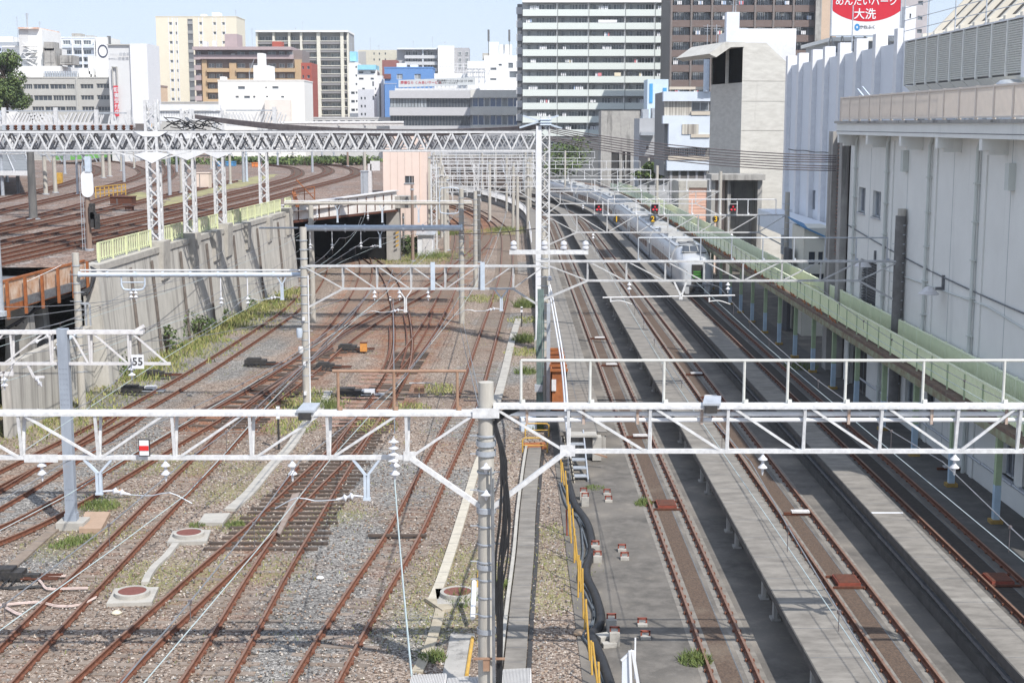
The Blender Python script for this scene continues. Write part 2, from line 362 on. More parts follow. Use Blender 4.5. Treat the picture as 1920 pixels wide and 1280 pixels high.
# ================================================================== ground, yards, tracks
RZ = 0.16
LEFT_RAILS = {
 'L1': [(480,1390),(540.5,1280),(660,1091),(682,1060),(720.8,1003.6),(790,874),(838,784),(855,748),(901,620),(921,564),(935,520),(939,497),(941,465),(940,440),(934,426),(922,415),(908,405),(885,393),(850,381)],
 'D1': [(60,1345),(131,1280),(189,1223),(330,1100),(373,1060),(473,977),(548,904),(596,862),(636,818),(676,770),(706,728)],
 'D2': [(290,1345),(335,1280),(381.6,1211),(474,1060),(519,995),(562,930),(606,868),(641,818),(677,770),(706,728),(736,680),(782,620),(822,552),(837,512),(847,482),(853,452),(853,436),(846,420),(826,404),(798,391)],
 'K': [(-90,1300),(0,1208),(75,1134),(151,1060),(240,973),(330,885),(378,840),(431,787),(497,735),(560,690),(631,632),(712,582),(790,540),(836,507),(870,478),(893,458),(904,440),(904,424),(893,409),(868,395),(830,383)],
 'LB': [(-90,1020),(0,988),(146,910),(268,840),(330,804),(390,771),(467,728),(529,688),(570,660),(605,624),(631,592),(655,556),(668,530),(675,504),(673,484),(662,470)],
 'CC': [(693,748),(712,718),(728,690),(736,660),(739,630),(737,589),(730,557),(722,530),(709,508),(690,490),(668,476)],
 'E': [(-90,925),(0,880),(82,840),(160,800),(225,767),(325,712),(400,666),(480,615),(530,580),(566,545),(584,518),(592,498),(594,478)],
 'F': [(-90,965),(0,918),(52,884),(112,848),(176,808),(232,770)],
}
TRK = {}
for k, pts in LEFT_RAILS.items():
    p = smoothp(catmull([G(x, y, RZ) for x, y in pts], .9), 6)
    TRK[k] = offset(p, .566)
def x_at(k, Y):
    p = TRK[k]
    for a, b in zip(p, p[1:]):
        if (a.y-Y)*(b.y-Y) <= 0 and a.y != b.y: return a.x+(b.x-a.x)*(Y-a.y)/(b.y-a.y)
    return (p[0] if abs(p[0].y-Y) < abs(p[-1].y-Y) else p[-1]).x
XC, Y0A = -285.8, 190.0
def arc(X0, Ya=16.0, Yb=300.0, step=3.0, z=0.0):
    out = []; y = Ya
    while y < min(Yb, Y0A): out.append(Vector((X0, y, z))); y += step
    r = X0-XC; a = 0.0; amax = math.asin(min(.6, max(0, (Yb-Y0A))/r))
    if Yb > Y0A:
        n = max(2, int(r*amax/step))
        for i in range(n+1):
            a = amax*i/n; out.append(Vector((XC+r*math.cos(a), Y0A+r*math.sin(a), z)))
    else: out.append(Vector((X0, Yb, z)))
    return out
# ---- far land
mb = MB(); mb.quad((-2500,-300,-.35), (2500,-300,-.35), (2500,5000,-.35), (-2500,5000,-.35))
struct('ground', mb, paint('city_ground', (.24, .235, .225)))
# ---- left yard of crushed stone
def near(p, pts, lim):
    best = lim
    for q in pts:
        if abs(q.y-p[1]) < lim:
            d = math.hypot(q.x-p[0], q.y-p[1])
            if d < best: best = d
    return best
WEED = [(G(x, y), r) for x, y, r in [(190,945,1.3),(120,1020,1.5),(215,1000,1.0),(330,1080,2.2),(250,1085,1.4),(430,920,1.6),(470,880,1.2),(280,870,1.6),(370,870,1.6),(440,980,1.0),(600,745,2.0),(560,760,1.5),
   (640,965,1.3),(510,1065,1.3),(850,1080,2.2),(835,1150,2.6),(870,1050,1.6),(930,1100,1.2),(1035,1060,1.6),(1030,1120,1.2),(1040,1000,1.0),(240,700,3.5),(330,655,4.0),(420,610,4.0),(480,580,3.5),(150,740,4.),(60,760,4.5),(985,600,1.3),(985,660,1.3),(20,800,4.),(100,790,3.),
   (940,435,4.),(960,430,4.),(800,480,5.),(770,490,4.),(840,435,4.),(700,800,1.2),(500,1000,1.0),(545,800,1.4),(820,730,1.2),(770,765,1.0),(905,560,2.0)]]
GREY = [(G(x, y), r) for x, y, r in [(700,880,3.0),(640,1010,2.6),(600,1120,2.6),(560,1200,2.4),(520,1260,2.2),(760,930,1.6),(300,800,2.8),(200,860,3.0),(80,940,3.0),(250,740,4.0),(380,690,4.0),(450,650,4.),(520,600,4.),(60,1060,1.5),(880,800,2.6),(930,700,3.),(950,600,3.0),(860,900,1.8),(790,1180,1.6),(980,500,4.)]]
rustpts = [q for k in ('LB', 'CC', 'K', 'D2') for q in TRK[k] if q.y > 62]
rustpts2 = [q for k in ('LB','CC','K','D2','D1','L1','E') for q in TRK[k]]
xs = [-60, -45, -36]+[-31+.5*i for i in range(68)]; ys = [16+.5*i for i in range(196)]+[114+1.5*i for i in range(60)]+[204+6*i for i in range(24)]
mb = MB(); nx = len(xs); tint = []
for y in ys:
    for x in xs:
        h = mnoise.noise((x*.9, y*.9, 0))*.03+mnoise.noise((x*.25, y*.25, 5))*.03
        d = near((x, y), rustpts2, 1.6); h = h*.5-.012 if d < 1.6 else h
        if x > 1.6: h = -.02
        mb.v.append((x, y, h-.01))
        r = 0.0; d = near((x, y), rustpts, 3.2); r = max(0, 1-d/3.2)*.75
        if d > 1.5: r = max(r, .42*max(0, 1-near((x, y), rustpts2, 1.7)/1.7))
        g = max([0]+[1-math.hypot(x-q.x, (y-q.y)*.6)/(rr*1.25) for q, rr in GREY]); wv = max([0]+[1-math.hypot(x-q.x, (y-q.y)*.7)/(rr*1.3) for q, rr in WEED])
        tint.append((min(1, r), min(1, max(0, g)*1.1), min(1, max(0, wv)*.82), 1))
for j in range(len(ys)-1):
    for i in range(nx-1):
        a = j*nx+i; mb.f.append((a, a+1, a+nx+1, a+nx)); mb.mi.append(0)
yard = struct('yard_ground', mb, BALL)
ca = yard.data.color_attributes.new('tint', 'FLOAT_COLOR', 'POINT')
ca.data.foreach_set('color', [c for t in tint for c in t])
# ---- right yard, paved
left = arc(1.72, 16, 300, 6, .012); rgt = [Vector((70, 320, .012)), Vector((70, 16, .012))]
mb = MB(); mb.add(left+rgt, [tuple(range(len(left)+2))[::-1]]); struct('paved_yard', mb, ASPH)
# ---- upper yard on the left, 6 m up
WALLTOP = [(-23.0, 40), (-22.0, 60), (-21.3, 76), (-20.9, 86), (-20.2, 98), (-18.7, 122)]
mb = MB(); UZ = 6.0
poly = [(-400, 74), (-21.35, 74), (-20.9, 86), (-20.2, 98), (-18.7, 121.5), (-11.9, 141.5), (-12, 152), (-10, 200), (-14, 245), (-30, 300), (-70, 380), (-400, 400)]
mb.add([(x, y, UZ) for x, y in poly], [tuple(range(len(poly)))]); struct('upper_yard', mb, BALLU)
# ---- rails, sleepers
def rail_sec(x0): # one rail: foot, web, head
    return [(x0-.065, 0), (x0+.065, 0), (x0+.065, .018), (x0+.012, .035), (x0+.012, .115), (x0+.034, .125), (x0+.034, .153), (x0-.034, .153), (x0-.034, .125), (x0-.012, .115), (x0-.012, .035), (x0-.065, .018)]
slp_mb = MB(); slp_mb.bx(-1.05, 1.05, -.11, .11, -.1, .024)
slp_me = mesh_of(slp_mb, 'sleeper', SLPRC); 
slpw_mb = MB(); slpw_mb.bx(-1.05, 1.05, -.10, .10, -.1, .05); slpw_me = mesh_of(slpw_mb, 'sleeper', SLPR)
def railway(name, key, label, path, z0, clips=110, skip=None, wood=None, dark=False, embed=False, sleepers=True):
    t = root('railway_track', label, 'railway track', (path[0].x, path[0].y, z0-.16+RZ-.16 if False else z0), 'railway tracks')
    path = [Vector((p.x, p.y, z0+.007)) for p in path]
    for sgn in (-1, 1):
        mb = MB(); mb.sweep(path, rail_sec(sgn*.566))
        rl = resample(path, .62 if not embed else .70)
        for i, p in enumerate(rl):
            if p.y > clips: break
            q = rl[min(i+1, len(rl)-1)]-rl[max(i-1, 0)]; q.normalize(); r = Vector((q.y, -q.x, 0)); a = math.atan2(q.y, q.x)
            for s2 in (-1, 1): mb.box(p+r*(sgn*.566+s2*.088)+Z*.03, .10, .055, .055, a)
        part('rail', mb, RUST, t)
        hb = MB(); hb.sweep([p+Z*.1535 for p in path], [(sgn*.566-.03, 0), (sgn*.566+.03, 0), (sgn*.566+.026, .004), (sgn*.566-.026, .004)]); part('rail_head', hb, RUSTH, t)
    if sleepers:
        rl = resample(path, .62); far = MB(); n = 0
        for i, p in enumerate(rl[:-1]):
            if p.y < 29 or (skip and skip[0] < p.y < skip[1]): continue
            q = rl[i+1]-rl[i]; a = math.atan2(q.y, q.x)-math.pi/2
            wd = wood and any(lo <= p.y <= hi for lo, hi in wood) and random.random() < .55
            if n < 88:
                o = bpy.data.objects.new('sleeper', slpw_me if wd else slp_me); C.objects.link(o); o.parent = t
                o.location = p-W[t.name]-Z*.007+Z*(.012 if wd else random.uniform(-.055, -.022)); o.rotation_euler = (0, 0, a+random.uniform(-.012, .012)); n += 1
            elif p.y < 175: far.box(p-Z*.045, 2.1, .21, .1, a)
        if far.v: part('sleeper_run', far, SLPRC, t)['kind'] = 'stuff'
    return t
TL = {
 'L1': 'rusty track just left of the concrete pole, running straight up beside the grey stone strip',
 'D1': 'left leg of the nearest wooden turnout, running down past the two square manholes',
 'D2': 'right leg of the nearest wooden turnout, running on towards the pink building',
 'K': 'rusty track passing left of the two square manholes and crossing the yard diagonally',
 'LB': 'rusty track from the tunnel mouth passing right beside the foot of the blue-grey steel post',
 'CC': 'short curved rusty track from the tunnel joining the middle turnout',
 'E': 'rusty track closest to the tall concrete retaining wall',
 'F': 'switch rails merging with the track by the retaining wall'}
railway('railway_track', 'L1', TL['L1'], TRK['L1'], 0)
railway('railway_track', 'D1', TL['D1'], TRK['D1'], 0, skip=(43.3, 75), wood=[(43, 70)])
railway('railway_track', 'D2', TL['D2'], TRK['D2'], 0, skip=(43.3, 64), wood=[(43, 84)])
railway('railway_track', 'K', TL['K'], TRK['K'], 0, wood=[(62, 84)])
railway('railway_track', 'LB', TL['LB'], TRK['LB'], 0, wood=[(62, 84)])
railway('railway_track', 'CC', TL['CC'], TRK['CC'], 0)
railway('railway_track', 'E', TL['E'], TRK['E'], 0)
railway('railway_track', 'F', TL['F'], TRK['F'], 0)
# the long dark bearers under the turnout
tb = root('turnout', 'dark wooden bearers and grey cast frog of the nearest turnout', 'turnout', (x_at('D1', 52), 52, 0))
for i in range(34):
    y = 43.8+i*.6; xa, xb = x_at('D1', y)-1.15, x_at('D2', y)+1.15
    if xb-xa > 3.9: xa += random.uniform(0, .4)
    m = MB(); m.bx(xa+random.uniform(-.15, .15), xb+random.uniform(-.15, .15), y-.085, y+.085, -.06, .055); part('bearer', m, SLPR, tb)
fr = [G(519, 995, .17), G(565, 940, .17)]
m = MB(); m.extr([G(548,925,.175), G(562,922,.175), G(552,950,.175), G(525,1001,.175), G(519,997,.175)], (0, 0, -.1)); part('frog_plate', m, pm('rusty_frog', (.30, .25, .22), (.22, .15, .11), scale=3, rough=.5), tb)
for pa, pb in (((606,872),(637,838)), ((560,880),(520,925))):
    m = MB(); m.sweep([G(*pa, .02), G(*pb, .02)], [(a*.9, b) for a, b in rail_sec(0)]); part('guard_rail', m, RUST, tb)
# right-hand tracks, set in the paving
RT = {'T1': (5.42, 'leftmost rusty track of the paved yard with brown stones between its rails'), 'T2': (9.78, 'middle rusty track of the paved yard between the two narrow platforms'), 'T3': (14.45, 'right-hand rusty track in the shade, under the silver train')}
BEDS = pm('brown_bed_stones', (.14, .097, .07), (.065, .048, .04), scale=17, rough=.95, c3=(.19, .155, .12), s3=.16, a3=.46, bump=.8, bs=16)
for k, (X0, lab) in RT.items():
    path = arc(X0, 16, 300); t = railway('railway_track', k, lab, path, .012, clips=100, embed=True, sleepers=False)
    TRK[k] = path
    m = MB(); m.sweep([p+Z*.019 for p in path], [(-.34, -.01), (.16, -.01), (.16, 0), (-.34, 0)]); part('bed_strip', m, BEDS if k != 'T3' else pm('shade_dark_bed', (.055, .046, .04), (.03, .027, .025), scale=6, rough=.9, c3=(.09, .075, .06), s3=1, a3=.36), t)  # the right-hand track's bed is coloured darker for the shade it lies in
    m = MB(); m.sweep([p+Z*.021 for p in path], [(.175, -.01), (.2, -.01), (.2, 0), (.175, 0)]); part('drain_slot', m, DGREY, t)
    m = MB()
    for sgn in (-1, 1): m.sweep([p+Z*.015 for p in path], [(sgn*.566-.24, -.01), (sgn*.566+.24, -.01), (sgn*.566+.24, 0), (sgn*.566-.24, 0)])
    part('rail_bed', m, SLAB if k != 'T3' else pm('shade_dark_rail_bed', (.12, .112, .103), (.08, .075, .07), scale=3), t)  # rail bed of the right-hand track also darkened for shade
# ---- narrow service platforms
def platform(X0, X1, Ya, Yb, label, side=None, legs=True, zt=1.1):
    pl = root('platform', label, 'platform', ((X0+X1)/2, Ya, 0), 'platforms'); xm, hw = (X0+X1)/2, (X1-X0)/2
    path = arc(xm, Ya, Yb, 3.0); y = 0
    m = MB(); m.sweep(path, [(-hw, zt-.16), (hw, zt-.16), (hw, zt), (-hw, zt)]); part('deck_slab', m, SLAB, pl); m = MB()
    for q in resample(path, 1.95): m.box(q+Z*(zt+.001), hw*1.98, .02, .004)
    part('slab_joint', m, DGREY, pl)
    m = MB(); m.sweep(path, [(-hw-.03, zt-.2), (-hw-.002, zt-.2), (-hw-.002, zt-.008), (-hw-.03, zt-.008)]); m.sweep(path, [(-hw+.1, zt-.42), (-hw+.24, zt-.42), (-hw+.24, zt-.2), (-hw+.1, zt-.2)]); part('edge_beam', m, SHADEC, pl)
    if legs:
        ylist = []; y = 37.3-6.7*3
        while y < 112: ylist += [y, y+1.75]; y += 6.7
        for y in ylist:
            if not Ya < y < Yb: continue
            m = MB()
            for xx in (X0+.2, X1-.3): m.bx(xx, xx+.12, y-.11, y+.11, 0, zt-.42); m.bx(xx-.07, xx+.19, y-.17, y+.17, 0, .07); m.bx(xx+.03, xx+.09, y-.16, y+.16, .07, zt-.42)
            m.bx(X0+.32, X1-.3, y-.06, y+.06, zt-.42, zt-.161); part('leg', m, CONCD, pl)
    return pl
p1 = platform(6.93, 8.29, 18, 300, 'narrow concrete platform between the left and middle tracks of the paved yard')
p2 = platform(11.5, 12.55, 18, 300, 'narrow concrete platform between the middle track and the silver train')
m = MB(); m.sweep(arc(11.68, 18, 190), [(-.12, .02), (.12, .02), (.12, .34), (-.12, .34)]); part('cable_duct', m, SHADEC, p2)
m = MB(); m.sweep(arc(11.62, 18, 190), [(-.05, .5), (.05, .5), (.05, .6), (-.05, .6)]); part('pipe', m, DGREY, p2)
p0 = platform(1.95, 3.84, 56.3, 296, 'wider concrete platform left of the paved tracks, ending at the steel stairs', legs=False)
m = MB(); m.sweep(arc(2.05, 56.3, 296), [(0, -.02), (.18, -.02), (.18, .90), (0, .90)]); m.sweep(arc(3.6, 56.3, 296), [(0, 0), (.14, 0), (.14, .93), (0, .93)]); m.bx(2.0, 3.8, 56.35, 56.5, 0, .90); part('side_wall', m, CONCD, p0)
m = MB(); m.sweep(arc(2.9, 58, 180), [(-.015, 1.1), (.015, 1.1), (.015, 1.104), (-.015, 1.104)]); part('expansion_joint', m, DGREY, p0)
# stop marks, boxes between the rails
def wbox(name, x, y, sx, sy, sz, mat, label, cat, group=None, z0=.02, rz=0.0):
    p = G(x, y, 0); m = MB(); m.box((p.x, p.y, z0+sz/2), sx, sy, sz, rz); m.box((p.x, p.y, z0+sz+.008), sx*.86, sy*.86, .016, rz)
    return thing(name, m, mat, label, cat, group)
def railbox(x, y, lab):
    p = G(x, y, .1); t = root('track_box', lab, 'track box', (p.x, p.y, 0), 'boxes between the rails')
    m = MB(); m.bx(p.x-.33, p.x+.33, p.y-.42, p.y+.42, .035, .16); part('lid', m, REDBOX, t)
    m = MB()
    for dy in (-.5, .5): m.bar((p.x-.5, p.y+dy, .06), (p.x+.5, p.y+dy, .06), .06)
    m.bx(p.x-.30, p.x+.30, p.y-.40, p.y+.40, .165, .175); part('mounting_bar', m, RUSTD, t)
railbox(1249, 945, 'red box between the rails of the leftmost paved track'); railbox(1587, 1088, 'orange-red box between the rails of the middle paved track'); railbox(1872, 1085, 'dark red box between the shaded right-hand rails')
def balise(x, y, lab):
    p = G(x, y, .1); t = root('track_beacon', lab, 'track beacon', (p.x, p.y, 0), 'white beacons between the rails')
    m = MB(); m.box((p.x+.08, p.y, .155), .62, .26, .06); m.box((p.x+.08, p.y, .19), .5, .2, .012); part('cover', m, WHITER, t)
    m = MB(); m.bar((p.x-.5, p.y-.05, .09), (p.x+.52, p.y-.05, .09), .09); part('crossbar', m, RUSTD, t)
balise(1496, 961, 'white beacon on a rusty crossbar nearest the camera on the middle track'); balise(1780, 877, 'pale beacon between the shaded right-hand rails')
balise(1330, 744, 'white beacon beyond the big gantry on the middle track'); balise(1303, 701, 'farther white beacon on the middle track'); balise(1144, 684, 'white beacon just beyond the handrail on the leftmost paved track'); balise(1122, 634, 'small far beacon on the leftmost paved track'); balise(1197, 818, 'white beacon under the gantry on the leftmost paved track')
m = MB(); p = G(1663, 961, 1.1); m.bx(11.5, 12.5, p.y-.06, p.y+.06, 1.102, 1.108); struct('platform_marking', m, WHITEC)

m = MB(); m.sweep(arc(16.35, 18, 190), [(-1.2, .010), (1.24, .010), (1.24, .018), (-1.2, .018)]); struct('shaded_paving', m, pm('shade_dark_paving', (.115, .11, .104), (.075, .072, .068), scale=1.1, rough=.9, c3=(.17, .16, .145), s3=.6, a3=.42))  # paving strip with the shade beside the hall put into its colour

# extra rails of the scissors crossing
t = root('crossing', 'tangle of grey crossing rails left of the dented concrete pole', 'crossing', G(500, 715), 'railway tracks')
WORN = pm('worn_grey_rail', (.23, .17, .15), (.15, .10, .085), scale=3, rough=.5, metal=.3)
for pts in ([(373,775),(420,752),(467,729),(520,697),(565,668),(600,640)], [(392,774),(470,728),(568,663),(612,628)], [(430,788),(470,753),(515,722),(565,692),(610,664)], [(475,778),(530,722),(567,692),(625,655)], [(495,772),(540,728),(580,692)], [(585,676),(650,628),(712,596),(752,577)], [(602,652),(640,612),(668,580)]):
    m = MB(); m.sweep(catmull([G(x, y, .01) for x, y in pts], 1.2), [(a*.85, b) for a, b in rail_sec(0)]); part('crossing_rail', m, WORN, t)
for pts in ([(716,700),(728,668),(731,640),(730,612)], [(752,690),(762,655),(762,625),(757,590)], [(745,705),(770,672),(800,620),(812,585)]):
    m = MB(); m.sweep(catmull([G(x, y, .01) for x, y in pts], 1.2), [(a*.85, b) for a, b in rail_sec(0)]); part('guard_rail', m, RUST, t)
# ================================================================== left side: retaining wall, bridge, tunnel, upper yard
def wall_x(Y):
    for (xa, ya), (xb, yb) in zip(WALLTOP, WALLTOP[1:]):
        if ya <= Y <= yb: return xa+(xb-xa)*(Y-ya)/(yb-ya)
    return WALLTOP[-1][0]
t = root('retaining_wall', 'tall streaked concrete retaining wall below the lime fence', 'wall', (wall_x(95), 95, 0))
m = MB(); path = [Vector((wall_x(y), y, 0)) for y in range(73, 123, 2)]
m.sweep(path, [(-.7, -.2), (.55, -.2), (.12, 5.9), (-.7, 5.9)]); part('wall_face', m, CONCW, t)
m = MB(); m.sweep([p+Z*5.9 for p in path], [(-.75, .002), (.2, .002), (.2, .34), (-.75, .34)]); part('coping', m, CONC, t)
for i, (y, hh, dy) in enumerate([(84.6, 6.55, .85), (91, 6.55, .8), (99.6, 6.55, .85), (119, 6.5, .8), (96.5, 6.3, 1.0), (105, 6.25, .7), (112, 6.2, .7)]):
    x = wall_x(y); m = MB()
    m.extr([(x-.65, y-dy, 3.9+.3*(i % 2)), (x+.36, y-dy, 4.3), (x+.42, y-dy, hh), (x-.65, y-dy, hh)], (0, 2*dy, 0)); part('corbel', m, CONC, t)
m = MB()
for y in (78, 82, 88, 94, 101, 108, 115):   # drain pipes and grooves down the face
    x = wall_x(y); m.bar((x+.66, y, 0), (x+.24, y, 5.6), .12, .12)
part('drain_pipe', m, pm('brown_stain_pipe', (.12, .10, .09), (.2, .17, .15), scale=2), t)
# return wall and abutment of the bridge
t = root('bridge_abutment', 'dark concrete abutment and piers under the rusty bridge at the left edge', 'abutment', (-25, 73, 0))
m = MB(); m.extr([(-21.9, 72.2, -.2), (-20.7, 72.2, -.2), (-21.1, 72.2, 5.9), (-21.9, 72.2, 5.9)], (0, .78, 0)); m.bx(-21.9, -21.5, 60, 72.1, -.2, 3.2)
m.bx(-40, -27.5, 72.4, 73.6, -.2, 5.2); part('abutment_wall', m, CONCW, t)
for x, y in ((-24.0, 70.5), (-26.2, 69), (-23.2, 66), (-25.6, 64.5)):
    m = MB(); m.extr([(x-.75, y, -.2), (x+.75, y, -.2), (x+.5, y, 4.9), (x-.5, y, 4.9)], (0, .9, 0)); part('pier', m, CONCD, t)
m = MB(); m.bar((-22.4, 67, .3), (-21.6, 68.6, 2.6), .12); m.bar((-22.9, 66, 2.3), (-21.4, 66, 2.3), .35, .18); part('bracing', m, CONC, t)
t = root('rusty_bridge', 'rusty railway bridge deck with flaking white side panels at the left edge', 'bridge', (-24, 66, 5))
a, b = G(-40, 560, 5.45), G(118, 525, 5.45); a.x = -27.5
q = [Vector((-21.75, 72.3, 5.15)), Vector((-22.2, 66, 5.15)), Vector((-22.6, 60, 5.15)), Vector((-23.2, 52, 5.15))]
m = MB(); m.add([(-21.6, 73.5, 5.6), (-23.3, 51, 5.6), (-60, 51, 5.6), (-60, 73.5, 5.6), (-21.6, 73.5, 5.2), (-23.3, 51, 5.2), (-60, 51, 5.2), (-60, 73.5, 5.2)], [(0, 3, 2, 1), (4, 5, 6, 7), (0, 1, 5, 4), (1, 2, 6, 5), (2, 3, 7, 6), (3, 0, 4, 7)]); part('deck', m, DGREY, t)
m = MB(); m.sweep([p+Z*.46 for p in q], [(.05, 0), (.09, 0), (.09, .86), (.05, .86)]); part('side_panel', m, RUSTP, t)
m = MB(); m.sweep([p+Z*0 for p in q], [(-.02, 0), (.12, 0), (.12, .3), (-.02, .3)]); m.sweep([p+Z*1.32 for p in q], [(.0, 0), (.14, 0), (.14, .1), (0, .1)]); part('edge_girder', m, RUSTO, t)
for y in [52.8+1.93*i for i in range(11)]:
    x = -21.75-(72.3-y)*.0714
    m = MB(); m.bx(x+.1, x+.22, y-.07, y+.07, 4.85, 6.5); part('fence_post', m, RUSTO, t)
m = MB()
for k in range(4):
    pts = [(-21.6+.05*k, 72.7-.1*k, 6.15), (-21.25, 72.3-.2*k, 6.05-.15*k), (-21.3, 71.7-.3*k, 5.3-.12*k), (-21.9, 70.6, 5.0), (-22.5, 68, 4.75+.1*k), (-22.9, 63+k, 4.2)]
    m.tube(catmull([Vector(p) for p in pts], .3), .055, 6)
thing('cable_bundle', m, BLACK, 'black cable bundle drooping from the end of the rusty bridge', 'cables', smooth=True)
# upper-yard edge steel at the bridge
# ---- lime picket fence along the wall top
t = root('lime_fence', 'lime green picket railing on top of the retaining wall', 'fence', (wall_x(90), 90, 6.2))
segs = [(74.2, 83.5), (85.7, 90.1), (91.9, 98.6), (100.6, 118), (120, 122)]
for a, b in segs:
    m = MB(); n = int((b-a)/.42)
    for i in range(n+1):
        y = a+(b-a)*i/n; x = wall_x(y)-.28
        m.bx(x-.03, x+.03, y-.08, y+.08, 6.32, 7.22)
    m.bar((wall_x(a)-.28, a, 7.24), (wall_x(b)-.28, b, 7.24), .07); m.bar((wall_x(a)-.28, a, 6.42), (wall_x(b)-.28, b, 6.42), .06)
    part('railing_panel', m, LIME, t)
    k = max(2, int((b-a)/2)+1)
    for i in range(k):
        y = a+(b-a)*i/(k-1); x = wall_x(y)-.22; m = MB(); m.bar((x, y, 5.95), (x, y, 7.28), .09, .09); part('post', m, LIME, t)
# ---- tunnel
t = root('tunnel_portal', 'dark tunnel mouth under a rusty white girder at the end of the retaining wall', 'tunnel', (-15, 132, 0))
A, B = Vector((-19.6, 121.5, 0)), Vector((-11.6, 142.0, 0)); dv = (B-A).normalized(); nv = Vector((-dv.y, dv.x, 0))
if nv.y < 0: nv = -nv
def tp(u, v, z): p = A+dv*u+nv*v; return (p.x, p.y, z)
LT = (B-A).length
TCON = pm('near_black_lining', (.018, .018, .018), (.010, .010, .010), scale=1, rough=.95)  # near-black colour for enclosed interiors
m = MB()
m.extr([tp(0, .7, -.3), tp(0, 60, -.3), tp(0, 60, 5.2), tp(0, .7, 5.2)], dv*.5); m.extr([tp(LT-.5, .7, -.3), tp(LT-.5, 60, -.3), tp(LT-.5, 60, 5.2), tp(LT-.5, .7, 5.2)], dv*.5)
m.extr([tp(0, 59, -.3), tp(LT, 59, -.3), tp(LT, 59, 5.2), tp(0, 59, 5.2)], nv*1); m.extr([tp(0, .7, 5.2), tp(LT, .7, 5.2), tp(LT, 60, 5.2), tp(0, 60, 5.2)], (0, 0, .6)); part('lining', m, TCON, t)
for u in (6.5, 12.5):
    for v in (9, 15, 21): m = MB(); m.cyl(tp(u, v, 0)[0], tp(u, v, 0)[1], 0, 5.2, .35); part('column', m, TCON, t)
m = MB(); m.extr([tp(-.2, -.25, 5.25), tp(LT-.2, -.25, 5.05), tp(LT-.2, -.25, 6.85), tp(-.2, -.25, 6.5)], nv*.35); part('girder', m, pm('rusting_white_girder', (.78, .77, .75), (.66, .62, .58), scale=1.6, rough=.6, c3=(.40, .17, .07), s3=.9, a3=.40, streak=(1, 1, .35)), t)
m = MB(); m.extr([tp(-.2, -.5, 6.52), tp(LT-.2, -.5, 6.87), tp(LT-.2, -.5, 6.95), tp(-.2, -.5, 6.6)], nv*.8); part('top_flange', m, WHITER, t); m = MB(); m.extr([tp(-.2, -.4, 5.02), tp(LT-.2, -.4, 4.86), tp(LT-.2, -.4, 5.03), tp(-.2, -.4, 5.22)], nv*.6)
for i in range(12): u = .4+i*LT/12; m.extr([tp(u, -.32, 5.2), tp(u+.1, -.32, 5.2), tp(u+.1, -.32, 6.6), tp(u, -.32, 6.45)], nv*.06)
part('flange', m, RUSTD, t)
m = MB(); m.bx(-12.5, -11.2, 141.6, 143.4, 0, 5.2); m.bx(-12.75, -9.6, 141.3, 143.6, 5.2, 6.35); part('pier', m, CONCD, t)
m = MB(); m.extr([tp(-.9, -.6, 0), tp(.15, -.6, 0), tp(.15, -.6, 5.0), tp(-.9, -.6, 5.0)], nv*1.2); part('jamb', m, CONCD, t)
m = MB()
for i in range(5): m.extr([(-11.55, 141.2, 1.35+i*.42), (-11.25, 141.2, 1.5+i*.42), (-11.25, 141.2, 1.68+i*.42), (-11.55, 141.2, 1.53+i*.42)], (0, .05, 0))
part('hazard_stripe', m, YEL, t)
m = MB()
for k in range(3): m.bar(tp(.5+k*1.8, -.9, 6.9), tp(.5+k*1.8, -.9, 8.0), .07); 
m.bar(tp(.5, -.9, 8.0), tp(4.1, -.9, 8.0), .06); m.bar(tp(.5, -.9, 7.45), tp(4.1, -.9, 7.45), .06); m.bar(tp(.2, -1.4, 6.6), tp(4.6, 1.5, 7.4), .3); m.bar(tp(4.1, -.9, 6.9), tp(4.1, .9, 8.6), .07); part('access_railing', m, RUSTO, t)
# ---- pink building beside the tunnel
t = root('pink_building', 'tall plain pink building with one small window beside the tunnel mouth', 'building', (-11, 151, 0))
PINK = paint('pink_cladding', (.74, .60, .53), .94, c3=(.66, .52, .46), s3=.4, a3=.35, streak=(1, 1, .1))
p0_, p1_ = D(718, 300, 150), D(786, 300, 150); x0, x1 = p0_.x, p1_.x
def zp(y, Y): return D(960, y, Y).z
zt, wz = 12.6, [zp(343, 150), zp(330, 150)]; hole = [(D(759, 336, 150).x, D(776, 336, 150).x, wz[0], wz[1])]
m = MB(); m.facade(x0, x1, 0, zt, hole, 150, .2); m.bx(x0, x1, 150.2, 158, 0, zt); part('wall', m, PINK, t)
m = MB(); m.bx(x1+.02, D(800, 300, 150).x, 150.3, 157.5, 0, zt-.4); part('side_wall', m, PINK, t)
m = MB(); m.bx(hole[0][0], hole[0][1], 150.14, 150.19, wz[0], wz[1]); part('window', m, GLASSD, t)
m = MB()
for k in range(1, 5): xx = x0+(x1-x0)*k/5; m.bx(xx-.02, xx+.02, 149.98, 149.996, 0, zt)
part('panel_seam', m, paint('pink_seam', (.60, .49, .43)), t)
m = MB(); m.bar((hole[0][0]+.48, 150.1, wz[0]), (hole[0][0]+.48, 150.1, wz[1]), .06); m.bx(hole[0][0]-.05, hole[0][1]+.05, 149.92, 150.1, wz[0]-.1, wz[0]); part('window_frame', m, GALV, t)
